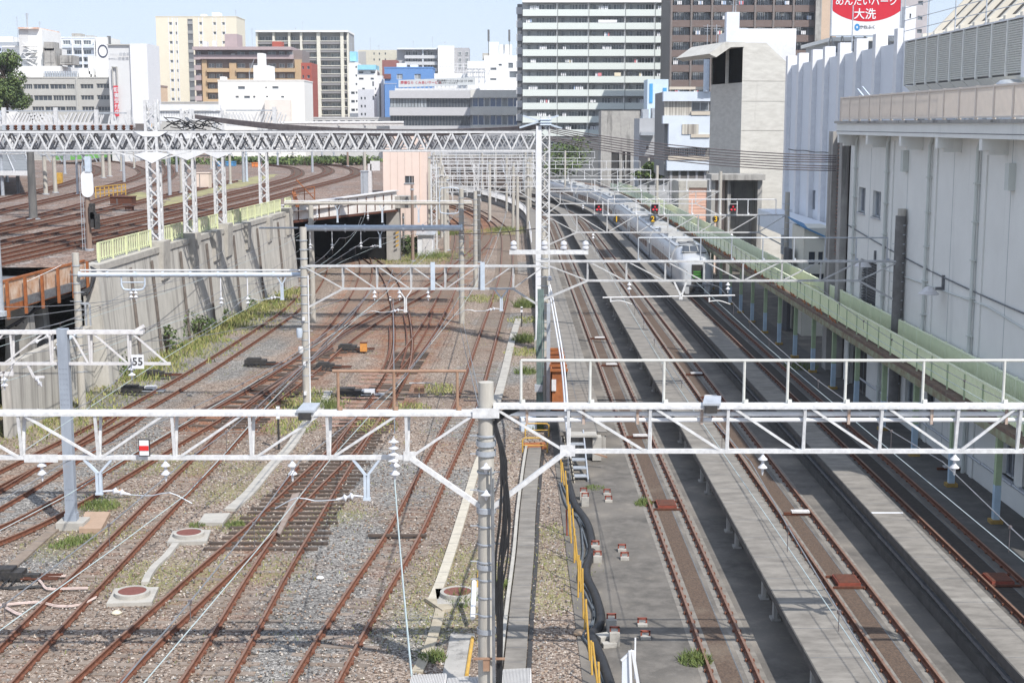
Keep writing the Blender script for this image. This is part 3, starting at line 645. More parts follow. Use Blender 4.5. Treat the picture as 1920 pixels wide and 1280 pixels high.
# white hut
t = root('white_hut', 'small white hut with double doors at the foot of the pink building', 'hut', (-9.2, 146, 0))
a, b = D(783, 470, 146).x, D(812, 470, 146).x
m = MB(); m.bx(a, b, 146, 149, 0, 2.15); part('wall', m, WHITEC, t); m = MB(); m.extr([(a-.15, 145.7, 2.15), (b+.25, 145.7, 2.15), (b+.25, 149.2, 2.55), (a-.15, 149.2, 2.55)], (0, 0, .12)); part('roof', m, GALV, t)
m = MB(); m.bx(a+.5, b-.1, 145.95, 145.99, .1, 1.9); m.bx((a+b)/2+.18, (a+b)/2+.2, 145.93, 145.95, .1, 1.9); part('door', m, WHITER, t)
# steel sheds and boxes of the upper yard
def ubox(name, lab, cat, x0, x1, yt, Y, d, mat, zb=6.0, lid=None):
    t = root(name, lab, cat, (D(x0, 300, Y).x, Y, zb)); a, b = D(x0, yt, Y).x, D(x1, yt, Y).x; zt = D(960, yt, Y).z; m = MB(); m.bx(a, b, Y, Y+d, zb, zt)
    part('body', m, mat, t); m = MB(); m.bx(a-.08, b+.08, Y-.08, Y+d+.08, zt, zt+.07); part('lid', m, lid or mat, t)
    m = MB(); m.bx(a+(b-a)*.3, a+(b-a)*.34, Y-.03, Y-.002, zb+.15, zt-.12); m.bx(a+.02, b-.02, Y-.02, Y-.002, zb+.06, zb+.12); part('door_edge', m, DGREY, t)
ubox('relay_box', 'pale pink relay cabinet on the grass of the upper yard', 'cabinet', 366, 391, 325, G(378, 353, 6).y, 1.6, paint('relay_pink', (.70, .58, .50)))
ubox('rusty_tank', 'rusty brown steel tank beside the yellow railing on the upper yard', 'tank', 206, 247, 370, 132, 1.5, RUSTD); ubox('rusty_bin', 'small rusty bin in front of the rusty tank', 'bin', 234, 246, 388, 123, .9, RUSTD)
ubox('blue_container', 'small blue container in the grass behind the lattice columns', 'container', 398, 412, 304, 255, 3, paint('container_blue', (.07, .25, .48))); ubox('blue_container', 'second small blue container right behind the lattice columns', 'container', 418, 437, 304, 256, 3, paint('container_blue', (.07, .25, .48)))
ubox('orange_box', 'orange box by the bend in the upper tracks', 'box', 472, 487, 306, 250, 2, paint('box_orange', (.68, .22, .06)))
ubox('grey_cabinet', 'tall grey cabinet at the right end of the tunnel girder', 'cabinet', 676, 690, 322, 150, 1.3, GALV)
m = MB(); m.bx(D(690, 350, 150).x, D(697, 350, 150).x, 150, 150.8, 6, 9.3); m.bx(D(694, 310, 150).x, D(712, 310, 150).x, 150, 150.6, 8.6, 9.6); thing('white_sign_post', m, WHITER, 'white post with a cream board above the tunnel girder', 'post')
# yellow railing on the upper yard
m = MB(); a, b = G(180, 372, 6), G(236, 366, 6)
for i in range(8): p = a.lerp(b, i/7); m.bar(p, p+Z*1.15, .09)
for h in (.4, .8, 1.15): m.bar(a+Z*h, b+Z*h, .08)
thing('yellow_railing', m, YEL, 'yellow railing on the upper yard between the tracks', 'railing')
m = MB(); p = G(111, 345, 6); m.bx(p.x-.35, p.x+.35, p.y, p.y+.5, 6.0, 7.4); m.bx(p.x-.25, p.x+.25, p.y-.03, p.y, 6.4, 7.2); thing('yellow_cabinet', m, YEL, 'small yellow cabinet on the upper yard', 'cabinet')
# ---- upper yard tracks
UP = [[(-60,497),(0,484),(130,455),(282,420),(400,393),(480,374),(560,353),(640,333),(662,323),(645,313),(565,303),(500,298)],
 [(-60,482),(0,468),(282,405),(480,360),(570,335),(608,322),(600,312),(560,306),(500,301)],
 [(-60,464),(0,450),(150,420),(282,392),(420,362),(480,348),(540,332),(552,322),(540,314),(490,308)],
 [(-60,432),(0,418),(150,381),(275,344),(312,326),(303,308),(270,300),(200,296)],
 [(-60,405),(0,392),(182,351),(250,331),(262,320),(230,306),(180,300),(100,297)],
 [(-60,383),(0,372),(110,345),(150,332),(176,322),(165,310),(100,303)],
 [(-60,443),(0,431),(150,399),(282,370),(360,353),(430,338)]]
UL = ['upper track nearest the lime fence', 'second upper track from the lime fence', 'third upper track from the lime fence', 'upper track curving back just left of the first lattice column', 'upper track curving back by the pair of concrete poles', 'farthest upper track, curving back by the yellow cabinet', 'short upper siding ending in the grass beside the pink cabinet']
for i, pts in enumerate(UP):
    p = smoothp(catmull([G(x, y, UZ+RZ) for x, y in pts], 1.5), 8); p = offset(p, .566)
    t = root('railway_track', UL[i], 'railway track', (p[0].x, p[0].y, UZ), 'railway tracks'); q = [Vector((v.x, v.y, UZ+.01)) for v in p]
    for s in (-1, 1): m = MB(); m.sweep(q, rail_sec(s*.566)); part('rail', m, RUST, t)
    m = MB()
    for a, b in zip(resample(q, .66), resample(q, .66)[1:]): m.box(a-Z*.03, 2.1, .22, .1, math.atan2(b.y-a.y, b.x-a.x)-math.pi/2)
    part('sleeper_run', m, pm('upper_sleeper', (.14, .10, .08), (.10, .072, .058), scale=3), t)['kind'] = 'stuff'
# light beams (edge kerb) at the track by the fence
m = MB(); m.sweep([Vector((wall_x(y)-1.1, y, 6.0)) for y in range(74, 122, 3)], [(-.1, 0), (.1, 0), (.1, .22), (-.1, .22)]); thing('timber_kerb', m, SLPR, 'dark timber kerb running behind the lime fence', 'kerb')
# ---- white train on the far left, green train
def far_train(name, lab, pts, z, wdt, hgt, body, band):
    p = [G(x, y, z) for x, y in pts]; t = root(name, lab, 'train', (p[0].x, p[0].y, z)); p = catmull(p, 3)
    m = MB(); h = wdt/2; m.sweep(p, [(-h, .5), (h, .5), (h, hgt*.8), (h*.7, hgt), (-h*.7, hgt), (-h, hgt*.8)]); part('body', m, body, t)
    m = MB(); m.sweep(p, [(-h-.02, 1.7), (h+.02, 1.7), (h+.02, 2.5), (-h-.02, 2.5)]); part('window_band', m, GLASSD, t)
    m = MB(); m.sweep(p, [(-h-.03, .6), (h+.03, .6), (h+.03, 1.4), (-h-.03, 1.4)]); part('colour_band', m, band, t)
far_train('green_train', 'green-striped commuter train on the far upper tracks behind the truss', [(118, 306), (180, 301), (236, 297.5)], 6.2, 2.9, 3.7, GALV, paint('train_green', (.18, .52, .10)))
t = root('station_roof', 'grey ribbed platform roof at the left edge of the upper yard', 'platform roof', (-60, 160, 6))
a = D(-60, 300, 150); b = D(56, 318, 150)
m = MB(); m.extr([(-75, 150, 8.4), (b.x, 150, 8.4), (-68, 200, 10.0), (-110, 200, 10.4)], (0, 0, .15)); part('roof_sheet', m, pm('old_roof_sheet', (.25, .26, .27), (.17, .18, .19), scale=1.2), t)
m = MB()
for i in range(16): xx = -75+i*(b.x+75)/15; m.bar((xx, 149.9, 8.62), (-110+i*42/15, 200, 10.3), .12)
m.bx(-75, b.x+.1, 149.7, 149.95, 8.1, 8.6); part('roof_rib', m, WHITE, t)
for i in range(5):
    m = MB(); xx = -72+i*(b.x+70)/4; m.bar((xx, 152, 6), (xx, 152, 8.4), .3); part('post', m, DGREY, t)

# grass of the upper yard
GRASSU = pm('upper_grass', (.34, .32, .16), (.24, .235, .10), scale=1.2, rough=.95, c3=(.20, .145, .115), s3=.45, a3=.52)
m = MB(); random.seed(41)
pl = [(292,392),(320,372),(352,362),(395,352),(440,341),(478,331),(520,327),(500,338),(450,350),(405,360),(372,370),(335,382)]
pp = catmull([G(x, y, UZ+.012) for x, y in pl+[pl[0]]], 1.2)[:-1]; pp = [q+Vector((random.uniform(-.5, .5), random.uniform(-.8, .8), 0)) for q in pp]
m.add(pp, [tuple(range(len(pp)))[::-1]])
pl = [(210,372),(260,360),(282,366),(262,378)]; pp = catmull([G(x, y, UZ+.012) for x, y in pl+[pl[0]]], .8)[:-1]; pp = [q+Vector((random.uniform(-.4, .4), random.uniform(-.5, .5), 0)) for q in pp]; m.add(pp, [tuple(range(len(pp)))[::-1]])
struct('upper_grass', m, GRASSU, 'stuff')
# ================================================================== overhead line gantries
def pole_mb(m, x, y, z0, z1, r0=.2, r1=.16, n=14): m.cyl(x, y, z0, z1, r0, r1, n); return m
def concrete_pole(t, x, y, z0, z1, r0=.19, r1=.16, steps=True, bands=()):
    m = MB(); m.cyl(x, y, z0-.1, z1, r0, r1, 16); m.m = 1
    if steps:
        z = z0+1.8
        while z < z1-.5:
            s = 1 if int(z*2) % 2 else -1; m.bar((x+s*r1*.9, y-.03, z), (x+s*(r0+.16), y-.03, z), .022); m.lathe((x, y), [(r0*1.02, z-.025), (r0*1.06, z), (r0*1.02, z+.025)], 14, cap=False); z += .42
    if bands:
        for z in bands: m.lathe((x, y), [(r0*1.03, z-.06), (r0*1.1, z-.06), (r0*1.1, z+.06), (r0*1.03, z+.06)], 16, cap=False)
    return part('pole', m, [CONCP, GALV], t, smooth=True)
INS = None
def insul_mb(c, n=2, r=.105, pitch=.19, axis=None):
    """stack of porcelain sheds hanging below c"""
    m = MB(); z = c[2]; prof = [(.02, z), (.03, z-.05)]
    z -= .05
    for i in range(n):
        prof += [(.035, z), (.05, z-.03), (r, z-.085), (r*1.02, z-.10), (r*.5, z-.105), (.035, z-.13)]; z -= pitch
    prof += [(.03, z), (.015, z-.08)]
    m.lathe((c[0], c[1]), prof, 14); return m
def insulator(t, c, n=2, r=.105): return part('insulator', insul_mb(c, n, r), PORC, t, smooth=True)
def disc_string(t, p, q, n=4, r=.12):
    """strain insulator between two points"""
    p, q = Vector(p), Vector(q); m = MB(); pts = []; rr = []
    for i in range(n*4+1):
        k = i/(n*4); pts.append(p.lerp(q, .08+.84*k)); rr.append([.03, .05, r, .05][i % 4])
    m.tube(pts, rr, 12); m.tube([p, q], .015, 5); return part('insulator', m, PORC, t, smooth=True)
def y_bracket(t, c, drop=.75, wd=.7, mat=None, arm=None):
    x, y, z = c; m = MB(); m.bar((x-wd/2, y, z), (x, y, z-drop*.55), .085, .05); m.bar((x+wd/2, y, z), (x, y, z-drop*.55), .085, .05)
    m.bx(x-.07, x-.005, y-.04, y+.04, z-drop*1.3, z-drop*.5); m.bx(x+.005, x+.07, y-.04, y+.04, z-drop*1.3, z-drop*.5); m.bx(x-.085, x+.085, y-.05, y+.05, z-drop*1.32, z-drop*1.24)
    b = part('drop_bracket', m, mat or GALVB, t)
    if arm:
        s = arm; zz = z-drop*1.2; m = MB(); m.tube([(x+s*.08, y, zz), (x+s*.3, y, zz+.02)], .025, 6); m.tube([Vector((x+s*(.3+.05*i), y, zz+.02-.012*i)) for i in range(9)], [.03, .09, .04, .03, .09, .04, .03, .03, .02], 10); part('arm_insulator', m, PORC, b, smooth=True)
        m = MB(); m.tube(catmull([Vector((x+s*.7, y, zz-.08)), Vector((x+s*1.2, y, zz-.1)), Vector((x+s*1.6, y, zz-.03)), Vector((x+s*2.1, y, zz-.28))], .15), .014, 6); part('steady_arm', m, GALV, b)
    return b
def truss(t, xa, xb, Y, zt, zb, xs, flip, mat=WHITE, tw=.36, top=.06, bot=.095, web=.065, ends=(None, None), pa=None, back=True):
    """white gantry truss: wide top chord, single bottom chord, paired webs; xs are panel points of the bottom chord"""
    m = MB(); m.bx(xa, xb, Y-tw/2, Y+tw/2, zt-top, zt); m.bx(xa, xb, Y-tw/2-.015, Y-tw/2+.03, zt-top-.025, zt-top+.03); part('top_chord', m, mat, t)
    x = xa+.3; m = MB()
    while x < xb: m.bar((x, Y-tw/2+.02, zt+.004), (x+.28, Y+tw/2-.02, zt+.004), .05, .008); x += 1.69
    part('lacing_plate', m, mat, t)
    m = MB(); m.bx(min(xs)-.06, max(xs)+.06, Y-bot/2, Y+bot/2, zb, zb+bot); part('bottom_chord', m, mat, t)
    for i, x in enumerate(xs):
        m = MB(); m.bar((x, Y-tw/2+.03, zt-top), (x, Y-.02, zb+bot), web, web*.8)
        if back: m.bar((x+.05, Y+tw/2-.03, zt-top), (x+.02, Y+.03, zb+bot), web, web*.8)
        part('web_post', m, mat, t)
    for (x0, zz0), (x1, zz1) in flip:
        m = MB(); yy0 = Y-tw/2+.03 if zz0 == 't' else Y-.02; yy1 = Y-tw/2+.03 if zz1 == 't' else Y-.02
        za = zt-top*.8 if zz0 == 't' else zb+bot*.6; zb_ = zt-top*.8 if zz1 == 't' else zb+bot*.6
        m.bar((x0, yy0, za), (x1, yy1, zb_), web*.85, web*.85); part('diagonal_brace', m, mat, t)
def handrail(t, xs, Y, z0, h, mat=GALV, r=.03, mid=False, rail_ext=(0, 0)):
    m = MB(); m.tube([(xs[0]-rail_ext[0], Y, z0+h), (xs[-1]+rail_ext[1], Y, z0+h)], r, 8)
    if mid: m.tube([(xs[0], Y, z0+h*.5), (xs[-1], Y, z0+h*.5)], r*.8, 6)
    hr = part('handrail', m, mat, t)
    for x in xs:
        m = MB(); m.tube([(x, Y, z0-.05), (x, Y, z0+h)], r*.95, 8); m.box((x+.05, Y-.04, z0+.02), .09, .05, .14); part('rail_post', m, mat, hr)
    return hr
# ---------------- nearest gantry
Y1 = 31.5
X = lambda x, Y=Y1: (x-960)*(D(961, 640, Y).x*1.0)
def xw(x, y, Y): return D(x, y, Y).x
def zw(y, Y): return D(960, y, Y).z
t1 = root('line_gantry', 'nearest white gantry, crossing the whole picture, on the big concrete pole with black cables', 'gantry', (xw(912, 1200, Y1), Y1, 0), 'overhead line gantries')
px0 = xw(912, 1000, Y1)
concrete_pole(t1, px0, Y1, 0, zw(716, Y1), .205, .172, bands=(zw(768, Y1), zw(830, Y1), zw(848, Y1), zw(955, Y1), zw(1060, Y1), zw(1180, Y1)))
ZT, ZB = zw(770, Y1), zw(861, Y1)
xsl = [xw(v, 858, Y1) for v in (-250, -105, 42, 185, 328, 472, 616, 763)]
tp_ = [xw(v, 780, Y1) for v in (-230, -85, 60, 205)]
fl = [((xw(-95, 780, Y1), 't'), (xw(35, 855, Y1), 'b')), ((xw(46, 780, Y1), 't'), (xw(180, 855, Y1), 'b'))]
fl += [((xw(a, 855, Y1), 'b'), (xw(b, 780, Y1), 't')) for a, b in ((191, 312), (336, 458), (480, 602), (624, 748), (770, 890))]
truss(t1, xw(-260, 775, Y1), xw(905, 775, Y1), Y1, ZT, ZB, xsl, fl)
m = MB(); m.bar((xw(770, 862, Y1), Y1-.03, ZB+.05), (px0-.05, Y1-.05, zw(952, Y1)), .13, .10); part('knee_brace', m, WHITE, t1)
m = MB(); m.bx(xw(757, 860, Y1), xw(780, 860, Y1), Y1-.075, Y1-.055, ZB-.02, ZB+.2); part('gusset_plate', m, WHITE, t1); m = MB(); m.bx(xw(47, 860, Y1), xw(110, 860, Y1), Y1-.07, Y1-.052, ZB-.05, ZB+.13); part('gusset_plate', m, WHITE, t1)
ZT2, ZB2 = zw(757, Y1), zw(849, Y1)
xsr = [xw(v, 848, Y1) for v in (1065, 1217, 1362, 1505, 1648, 1790, 1906, 2050)]
fl = [((xw(a, 770, Y1), 't'), (xw(b, 845, Y1), 'b')) for a, b in ((925, 1058), (1075, 1208), (1224, 1352), (1372, 1494), (1516, 1640), (1660, 1780))]+[((xw(a, 845, Y1), 'b'), (xw(b, 770, Y1), 't')) for a, b in ((1800, 1902), (1915, 2040))]
truss(t1, xw(925, 775, Y1), xw(2060, 775, Y1), Y1, ZT2, ZB2, xsr, fl)
m = MB(); m.bar((xw(1062, 850, Y1), Y1-.03, ZB2+.05), (px0+.05, Y1-.05, zw(955, Y1)), .13, .10); part('knee_brace', m, WHITE, t1)
m = MB(); m.bx(xw(1050, 850, Y1), xw(1078, 850, Y1), Y1-.075, Y1-.055, ZB2-.06, ZB2+.2); part('gusset_plate', m, WHITE, t1); m = MB(); m.bx(px0-.3, px0+.3, Y1-.24, Y1-.2, zw(770, Y1)-.12, zw(770, Y1)+.1); part('gusset_plate', m, WHITE, t1)
m = MB()
for dz, rr, xx in ((-.22, .055, 945), (-.36, .05, 978)): m.tube([(xw(xx, 790, Y1), Y1-.02, ZT2+dz), (xw(2060, 790, Y1), Y1-.02, ZT2+dz)], rr, 10)
part('conduit', m, WHITEC, t1)
for v in (988, 1094, 1195, 1315, 1590, 1745, 1885): x = xw(v, 780, Y1); m = MB(); m.bx(x-.03, x+.03, Y1-.1, Y1-.06, ZT2-.45, ZT2-.02); part('conduit_clip', m, pm('rust_clip', (.35, .22, .15), (.5, .45, .42), scale=9), t1)
hr = handrail(t1, [xw(v, 700, Y1) for v in (977, 1107, 1246, 1397, 1479, 1588, 1734, 1886, 2030)], Y1+.1, ZT2, zw(677, Y1)-ZT2, pm('pale_handrail', (.60, .60, .56), (.50, .50, .47), scale=5, rough=.5), .034)
handrail(t1, [xw(v, 730, Y1) for v in (633, 738, 857)], Y1+.1, ZT, zw(697, Y1)-ZT, BROWNP, .036, rail_ext=(.12, .2))
for v, zz in ((78, ZB), (310, ZB), (548, ZB), (1430, ZB2), (1790, ZB2)): insulator(t1, (xw(v, 865, Y1), Y1, zz), 2, .108)
insulator(t1, (xw(740, 875, Y1), Y1, ZB), 2, .12); disc_string(t1, (xw(740, 800, Y1), Y1-.3, zw(812, Y1)), (xw(740, 900, Y1), Y1-.3, zw(868, Y1)), 4, .12)
y_bracket(t1, (xw(184, 866, Y1), Y1, ZB+.0), .62, .62, arm=1); y_bracket(t1, (xw(687, 866, Y1), Y1, ZB), .72, .6, arm=-1)
disc_string(t1, (px0, Y1-.25, zw(862, Y1)), (px0, Y1-.27, zw(882, Y1)), 1, .13); disc_string(t1, (px0, Y1-.25, zw(912, Y1)), (px0, Y1-.27, zw(932, Y1)), 1, .13)
for v, zz in ((575, ZT), (1331, ZT2)):
    x = xw(v, 770, Y1); m = MB(); m.bx(x-.15, x+.13, Y1-.28, Y1-.16, zz-.16, zz+.0); b = part('floodlight', m, BLACKM, t1)
    m = MB(); m.extr([(x-.2, Y1-.25, zz+.01), (x+.2, Y1-.25, zz+.01), (x+.28, Y1+.2, zz+.1), (x-.1, Y1+.2, zz+.1)], (0, 0, .05)); part('lamp_shade', m, GALV, b)
# red-white marker on the near truss
x = xw(275, 835, Y1); t = root('signal_marker', 'white marker board with a red bar on the nearest gantry', 'marker board', (x, Y1, zw(850, Y1)))
m = MB(); m.bx(x-.125, x+.125, Y1-.22, Y1-.19, zw(851, Y1), zw(819, Y1)); part('frame', m, BLACKM, t)
m = MB(); m.bx(x-.105, x+.105, Y1-.235, Y1-.221, zw(849, Y1), zw(821, Y1)); part('board', m, WHITEC, t); m = MB(); m.bx(x-.105, x+.105, Y1-.245, Y1-.236, zw(840, Y1), zw(831, Y1)); part('red_bar', m, paint('signal_red', (.62, .03, .03)), t)
m = MB(); m.bar((x, Y1-.15, ZB+.1), (x, Y1-.19, zw(830, Y1)), .03); part('bracket', m, GALV, t)
# black cables down the big pole
m = MB(); random.seed(3)
for k in range(9):
    x0_ = xw(950+k*3, 775, Y1); x1_ = px0+.20+.02*(k % 5); pts = [(x0_, Y1-.05, ZT2-.12), (x0_-.25-.04*k, Y1-.1, ZT2-.22-.03*k), (x1_+.14+.03*(k % 3), Y1-.15, zw(860, Y1)), (x1_+.12+.05*(k % 4), Y1-.12, zw(960+8*k, Y1)), (x1_+.05*(k % 3), Y1-.1, zw(1060+10*k, Y1)), (x1_+.06+.02*(k % 3), Y1-.1, zw(1180, Y1)), (x1_+.04, Y1-.05, .0)]
    m.tube(catmull([Vector(p) for p in pts], .25), .022+.008*(k % 3 == 0), 6)
thing('pole_cables', m, BLACK, 'bundle of black cables hanging down the big concrete pole', 'cables', smooth=True)
m = MB(); m.tube([(px0+.11, Y1-.3, zw(870, Y1)), (px0+.14, Y1-.32, zw(1000, Y1)), (px0+.17, Y1-.4, zw(1400, Y1))], .028, 6); m.tube([(px0+.16, Y1-.3, zw(890, Y1)), (px0+.2, Y1-.42, zw(1400, Y1))], .022, 6)
thing('feeder_wire', m, WIREM, 'pair of pale wires running down in front of the big concrete pole', 'wire')
m = MB(); zz = zw(1226, Y1); m.bx(px0-.3, px0+.42, Y1-.3, Y1-.24, zz-.02, zz+.02); m.bx(px0-.08, px0+.08, Y1-.28, Y1-.2, zz-.3, zz); thing('pole_bracket', m, BROWNP, 'thin brown bracket strapped across the big concrete pole near the bottom', 'bracket')
# ---------------- gantry with the two 55 bracket (left cantilever)
Y0_ = G(137, 988, 0).y; t = root('line_gantry', 'short white cantilever truss at the left edge on a blue-grey steel post', 'gantry', (xw(135, 900, Y0_), Y0_, 0), 'overhead line gantries')
xp = xw(131, 900, Y0_); m = MB(); m.bx(xp-.17, xp+.17, Y0_-.13, Y0_+.13, .25, zw(616, Y0_)); m.bx(xp-.2, xp+.2, Y0_-.15, Y0_+.15, .25, .5)
for z in [1.0+.18*i for i in range(3)]+[3.9+.17*i for i in range(10)]:
    for dx in (-.1, 0, .1): m.box((xp+dx, Y0_-.135, z), .035, .02, .035)
part('post', m, pm('blue_grey_post', (.33, .37, .43), (.25, .28, .33), scale=2, rough=.55, c3=(.30, .27, .25), s3=.6, a3=.45, stretch=(1, 1, .3)), t)
m = MB(); m.bx(xp-.42, xp+.5, Y0_-.4, Y0_+.4, -.1, .25); part('footing', m, CONC, t)
zt0, zb0 = zw(619, Y0_), zw(684, Y0_); xs0 = [xw(v, 680, Y0_) for v in (-45, 24, 97, 170, 243)]
truss(t, xw(-80, 620, Y0_), xw(270, 620, Y0_), Y0_, zt0, zb0, xs0, [((xw(135, 625, Y0_), 't'), (xw(166, 680, Y0_), 'b')), ((xw(175, 625, Y0_), 't'), (xw(240, 680, Y0_), 'b')), ((xw(248, 625, Y0_), 't'), (xw(314, 680, Y0_), 'b')), ((xw(8, 680, Y0_), 'b'), (xw(84, 625, Y0_), 't')), ((xw(-40, 680, Y0_), 'b'), (xw(10, 625, Y0_), 't'))], WHITER, tw=.22, top=.09, bot=.09)
m = MB(); m.bx(xw(250, 680, Y0_), xw(320, 680, Y0_), Y0_-.05, Y0_+.05, zb0, zb0+.09); part('chord_end', m, WHITER, t); m = MB(); m.bar((xw(255, 618, Y0_), Y0_, zt0), (xw(270, 612, Y0_), Y0_, zt0+.15), .1); part('chord_end', m, WHITER, t)
insulator(t, (xw(247, 695, Y0_), Y0_, zb0), 2, .125); insulator(t, (xw(7, 695, Y0_), Y0_, zb0-.35), 2, .12)
m = MB(); m.bx(xw(-10, 693, Y0_), xw(25, 693, Y0_), Y0_-.05, Y0_+.05, zb0-.36, zb0-.24); m.bar((xw(22, 690, Y0_), Y0_, zb0-.3), (xw(22, 680, Y0_), Y0_, zb0), .06); m.bar((xw(52, 680, Y0_), Y0_, zb0), (xw(63, 700, Y0_), Y0_, zb0-.4), .07); m.bar((xw(62, 700, Y0_), Y0_, zb0-.4), (xw(83, 700, Y0_), Y0_, zb0-.4), .06); part('drop_bracket', m, WHITER, t)
disc_string(t, (xw(66, 702, Y0_), Y0_, zb0-.4), (xw(80, 716, Y0_), Y0_-.1, zb0-.7), 2, .1)
x = xw(260, 680, Y0_); t2 = root('number_plate', 'white plate with the number 55 under the left cantilever truss', 'number plate', (x, Y0_, zw(690, Y0_)))
m = MB(); m.bx(x-.2, x+.2, Y0_-.12, Y0_-.09, zw(690, Y0_), zw(664, Y0_)); part('plate', m, WHITEC, t2); part('lettering', shift(text_mb('55', .36), (x, Y0_-.127, zw(677, Y0_))), BLACKM, t2)
# ---------------- gantries farther up the line
def cat_y(): pass
def mk_gantry(label, Y, lx, rx, ytop, ybot, inner, n, polesx, hand=None, mat=WHITE, base=0, ptop=None, tw=.3, insx=(), flipc=None, knee=True, pr=.19):
    mat = WHITEM if mat is WHITE else mat
    """lx, rx: photo columns of the truss ends; inner: columns of the bottom chord ends"""
    zt, zb = zw(ytop, Y), zw(ybot, Y); t = root('line_gantry', label, 'gantry', (xw(polesx[0], 600, Y), Y, base), 'overhead line gantries')
    for i, v in enumerate(polesx): concrete_pole(t, xw(v, 600, Y), Y, base, zt+(ptop[i] if ptop else .5), pr, pr*.85, steps=Y < 110)
    xs = [xw(inner[0]+(inner[1]-inner[0])*i/n, ybot, Y) for i in range(n+1)]; dxx = (xs[1]-xs[0]); fl = []
    for i in range(n):
        if i < (flipc if flipc is not None else n/2): fl.append(((xs[i]+.06, 't'), (xs[i+1]-.06, 'b')))
        else: fl.append(((xs[i]+.06, 'b'), (xs[i+1]-.06, 't')))
    if knee: fl += [((xw(lx, ytop, Y)+.1, 't'), (xs[0], 'b')), ((xs[-1], 'b'), (xw(rx, ytop, Y)-.1, 't'))]
    truss(t, xw(lx, ytop, Y), xw(rx, ytop, Y), Y, zt, zb, xs, fl, mat, tw=tw)
    if knee:
        m = MB(); m.bar((xs[0], Y-.02, zb+.04), (xw(lx, ytop, Y), Y-.02, zb-.95), .11, .09); part('knee_brace', m, mat, t); m = MB(); m.bar((xs[-1], Y-.02, zb+.04), (xw(rx, ytop, Y), Y-.02, zb-.95), .11, .09); part('knee_brace', m, mat, t)
    if hand: handrail(t, [xw(hand[0]+(hand[1]-hand[0])*i/hand[2], ytop, Y) for i in range(hand[2]+1)], Y+.1, zt, 1.0, GALV if Y < 80 else WHITEC, .03)
    for v in insx: insulator(t, (xw(v, ybot, Y), Y, zb), 2, .105)
    return t, zt, zb
Y2 = 65.5
g2, z2t, z2b = mk_gantry('white truss gantry left of centre, between the dented concrete pole and the middle pole', Y2, 566, 1024, 497, 543, (643, 962), 5, (572, 1021), insx=(749, 702, 803), flipc=3, ptop=(1.75, 1.2))
m = MB(); x = xw(571, 600, Y2)
for z in (.9, 2.3, 4.4): m.bx(x-.06, x+.06, Y2-.3, Y2-.18, z, z+.16)
part('pole_box', m, WHITEC, g2); m = MB(); m.tube([(x+.2, Y2-.1, .1), (x+.22, Y2-.1, 6.5)], .035, 6); part('conduit', m, WHITEC, g2)
m = MB(); m.lathe((x-.2, Y2-.32), [(.0, 4.05), (.13, 4.05), (.15, 3.9), (.12, 3.62), (.0, 3.62)], 12); l = part('loudspeaker', m, GALVB, g2, smooth=True)
m = MB(); m.lathe((x-.16, Y2-.30), [(.0, 3.2), (.10, 3.2), (.13, 3.1), (.1, 2.9), (.0, 2.9)], 12); part('loudspeaker', m, WHITE, g2, smooth=True)
y_bracket(g2, (xw(760, 545, Y2), Y2, z2b), .8, .6, WHITE, arm=-1); y_bracket(g2, (xw(940, 545, Y2), Y2, z2b), .75, .6, arm=-1)
m = MB()
for v in (812, 905): x = xw(v, 520, Y2); m = MB(); m.bx(x-.1, x+.1, Y2-.22, Y2-.14, z2b, z2t+.15); part('blue_post', m, GALVB, g2)
g2r, z2rt, z2rb = mk_gantry('white truss gantry right of centre in front of the silver train', 63.5, 1005, 1690, 488, 528, (1101, 1610), 7, (1683,), hand=(1197, 1664, 8), insx=(1180, 1365), ptop=(2.3,), flipc=4, pr=.22)
Yr = 63.5; m = MB(); zz = z2rb-.72; m.tube([(xw(1130, 562, Yr), Yr, zz), (xw(1378, 557, Yr), Yr, zz+.1)], .035, 8); m.bar((xw(1264, 528, Yr), Yr, z2rb), (xw(1277, 565, Yr), Yr, zz+.05), .08); m.bar((xw(1287, 528, Yr), Yr, z2rb), (xw(1277, 565, Yr), Yr, zz+.05), .08); m.box((xw(1276, 565, Yr), Yr-.05, zz), .16, .1, .16)
for v in (1145, 1330): x = xw(v, 560, Yr); m.bar((x, Yr, zz), (x, Yr, zz-.2), .06); m.tube(catmull([Vector((x, Yr, zz-.17)), Vector((x+.45, Yr, zz-.14)), Vector((x+.95, Yr, zz-.3))], .15), .025, 6)
part('span_bar', m, WHITE, g2r)
m = MB(); x = xw(1683, 560, Yr); m.cyl(x, Yr, 0, 9.35, .25, .235, 16); part('dark_pole_sleeve', m, pm('weathered_dark_pole', (.20, .195, .19), (.14, .135, .13), scale=3, rough=.9, c3=(.30, .29, .28), s3=1, a3=.42, streak=(2, 2, .2)), g2r, smooth=True)
Y3 = 96
g3, z3t, z3b = mk_gantry('white signal gantry with three signals and yellow numerals over the paved tracks', Y3, 1018, 1476, 402, 437, (1081, 1422), 6, (1470,), hand=(1140, 1455, 6), insx=(1112, 1372), ptop=(1.5,), flipc=1)
SIGR = bpy.data.materials.new('red_signal_light'); SIGR.use_nodes = True; bb = SIGR.node_tree.nodes['Principled BSDF']; bb.inputs['Base Color'].default_value = (.5, .01, .03, 1); bb.inputs['Emission Color'].default_value = (.8, .03, .06, 1); bb.inputs['Emission Strength'].default_value = .7
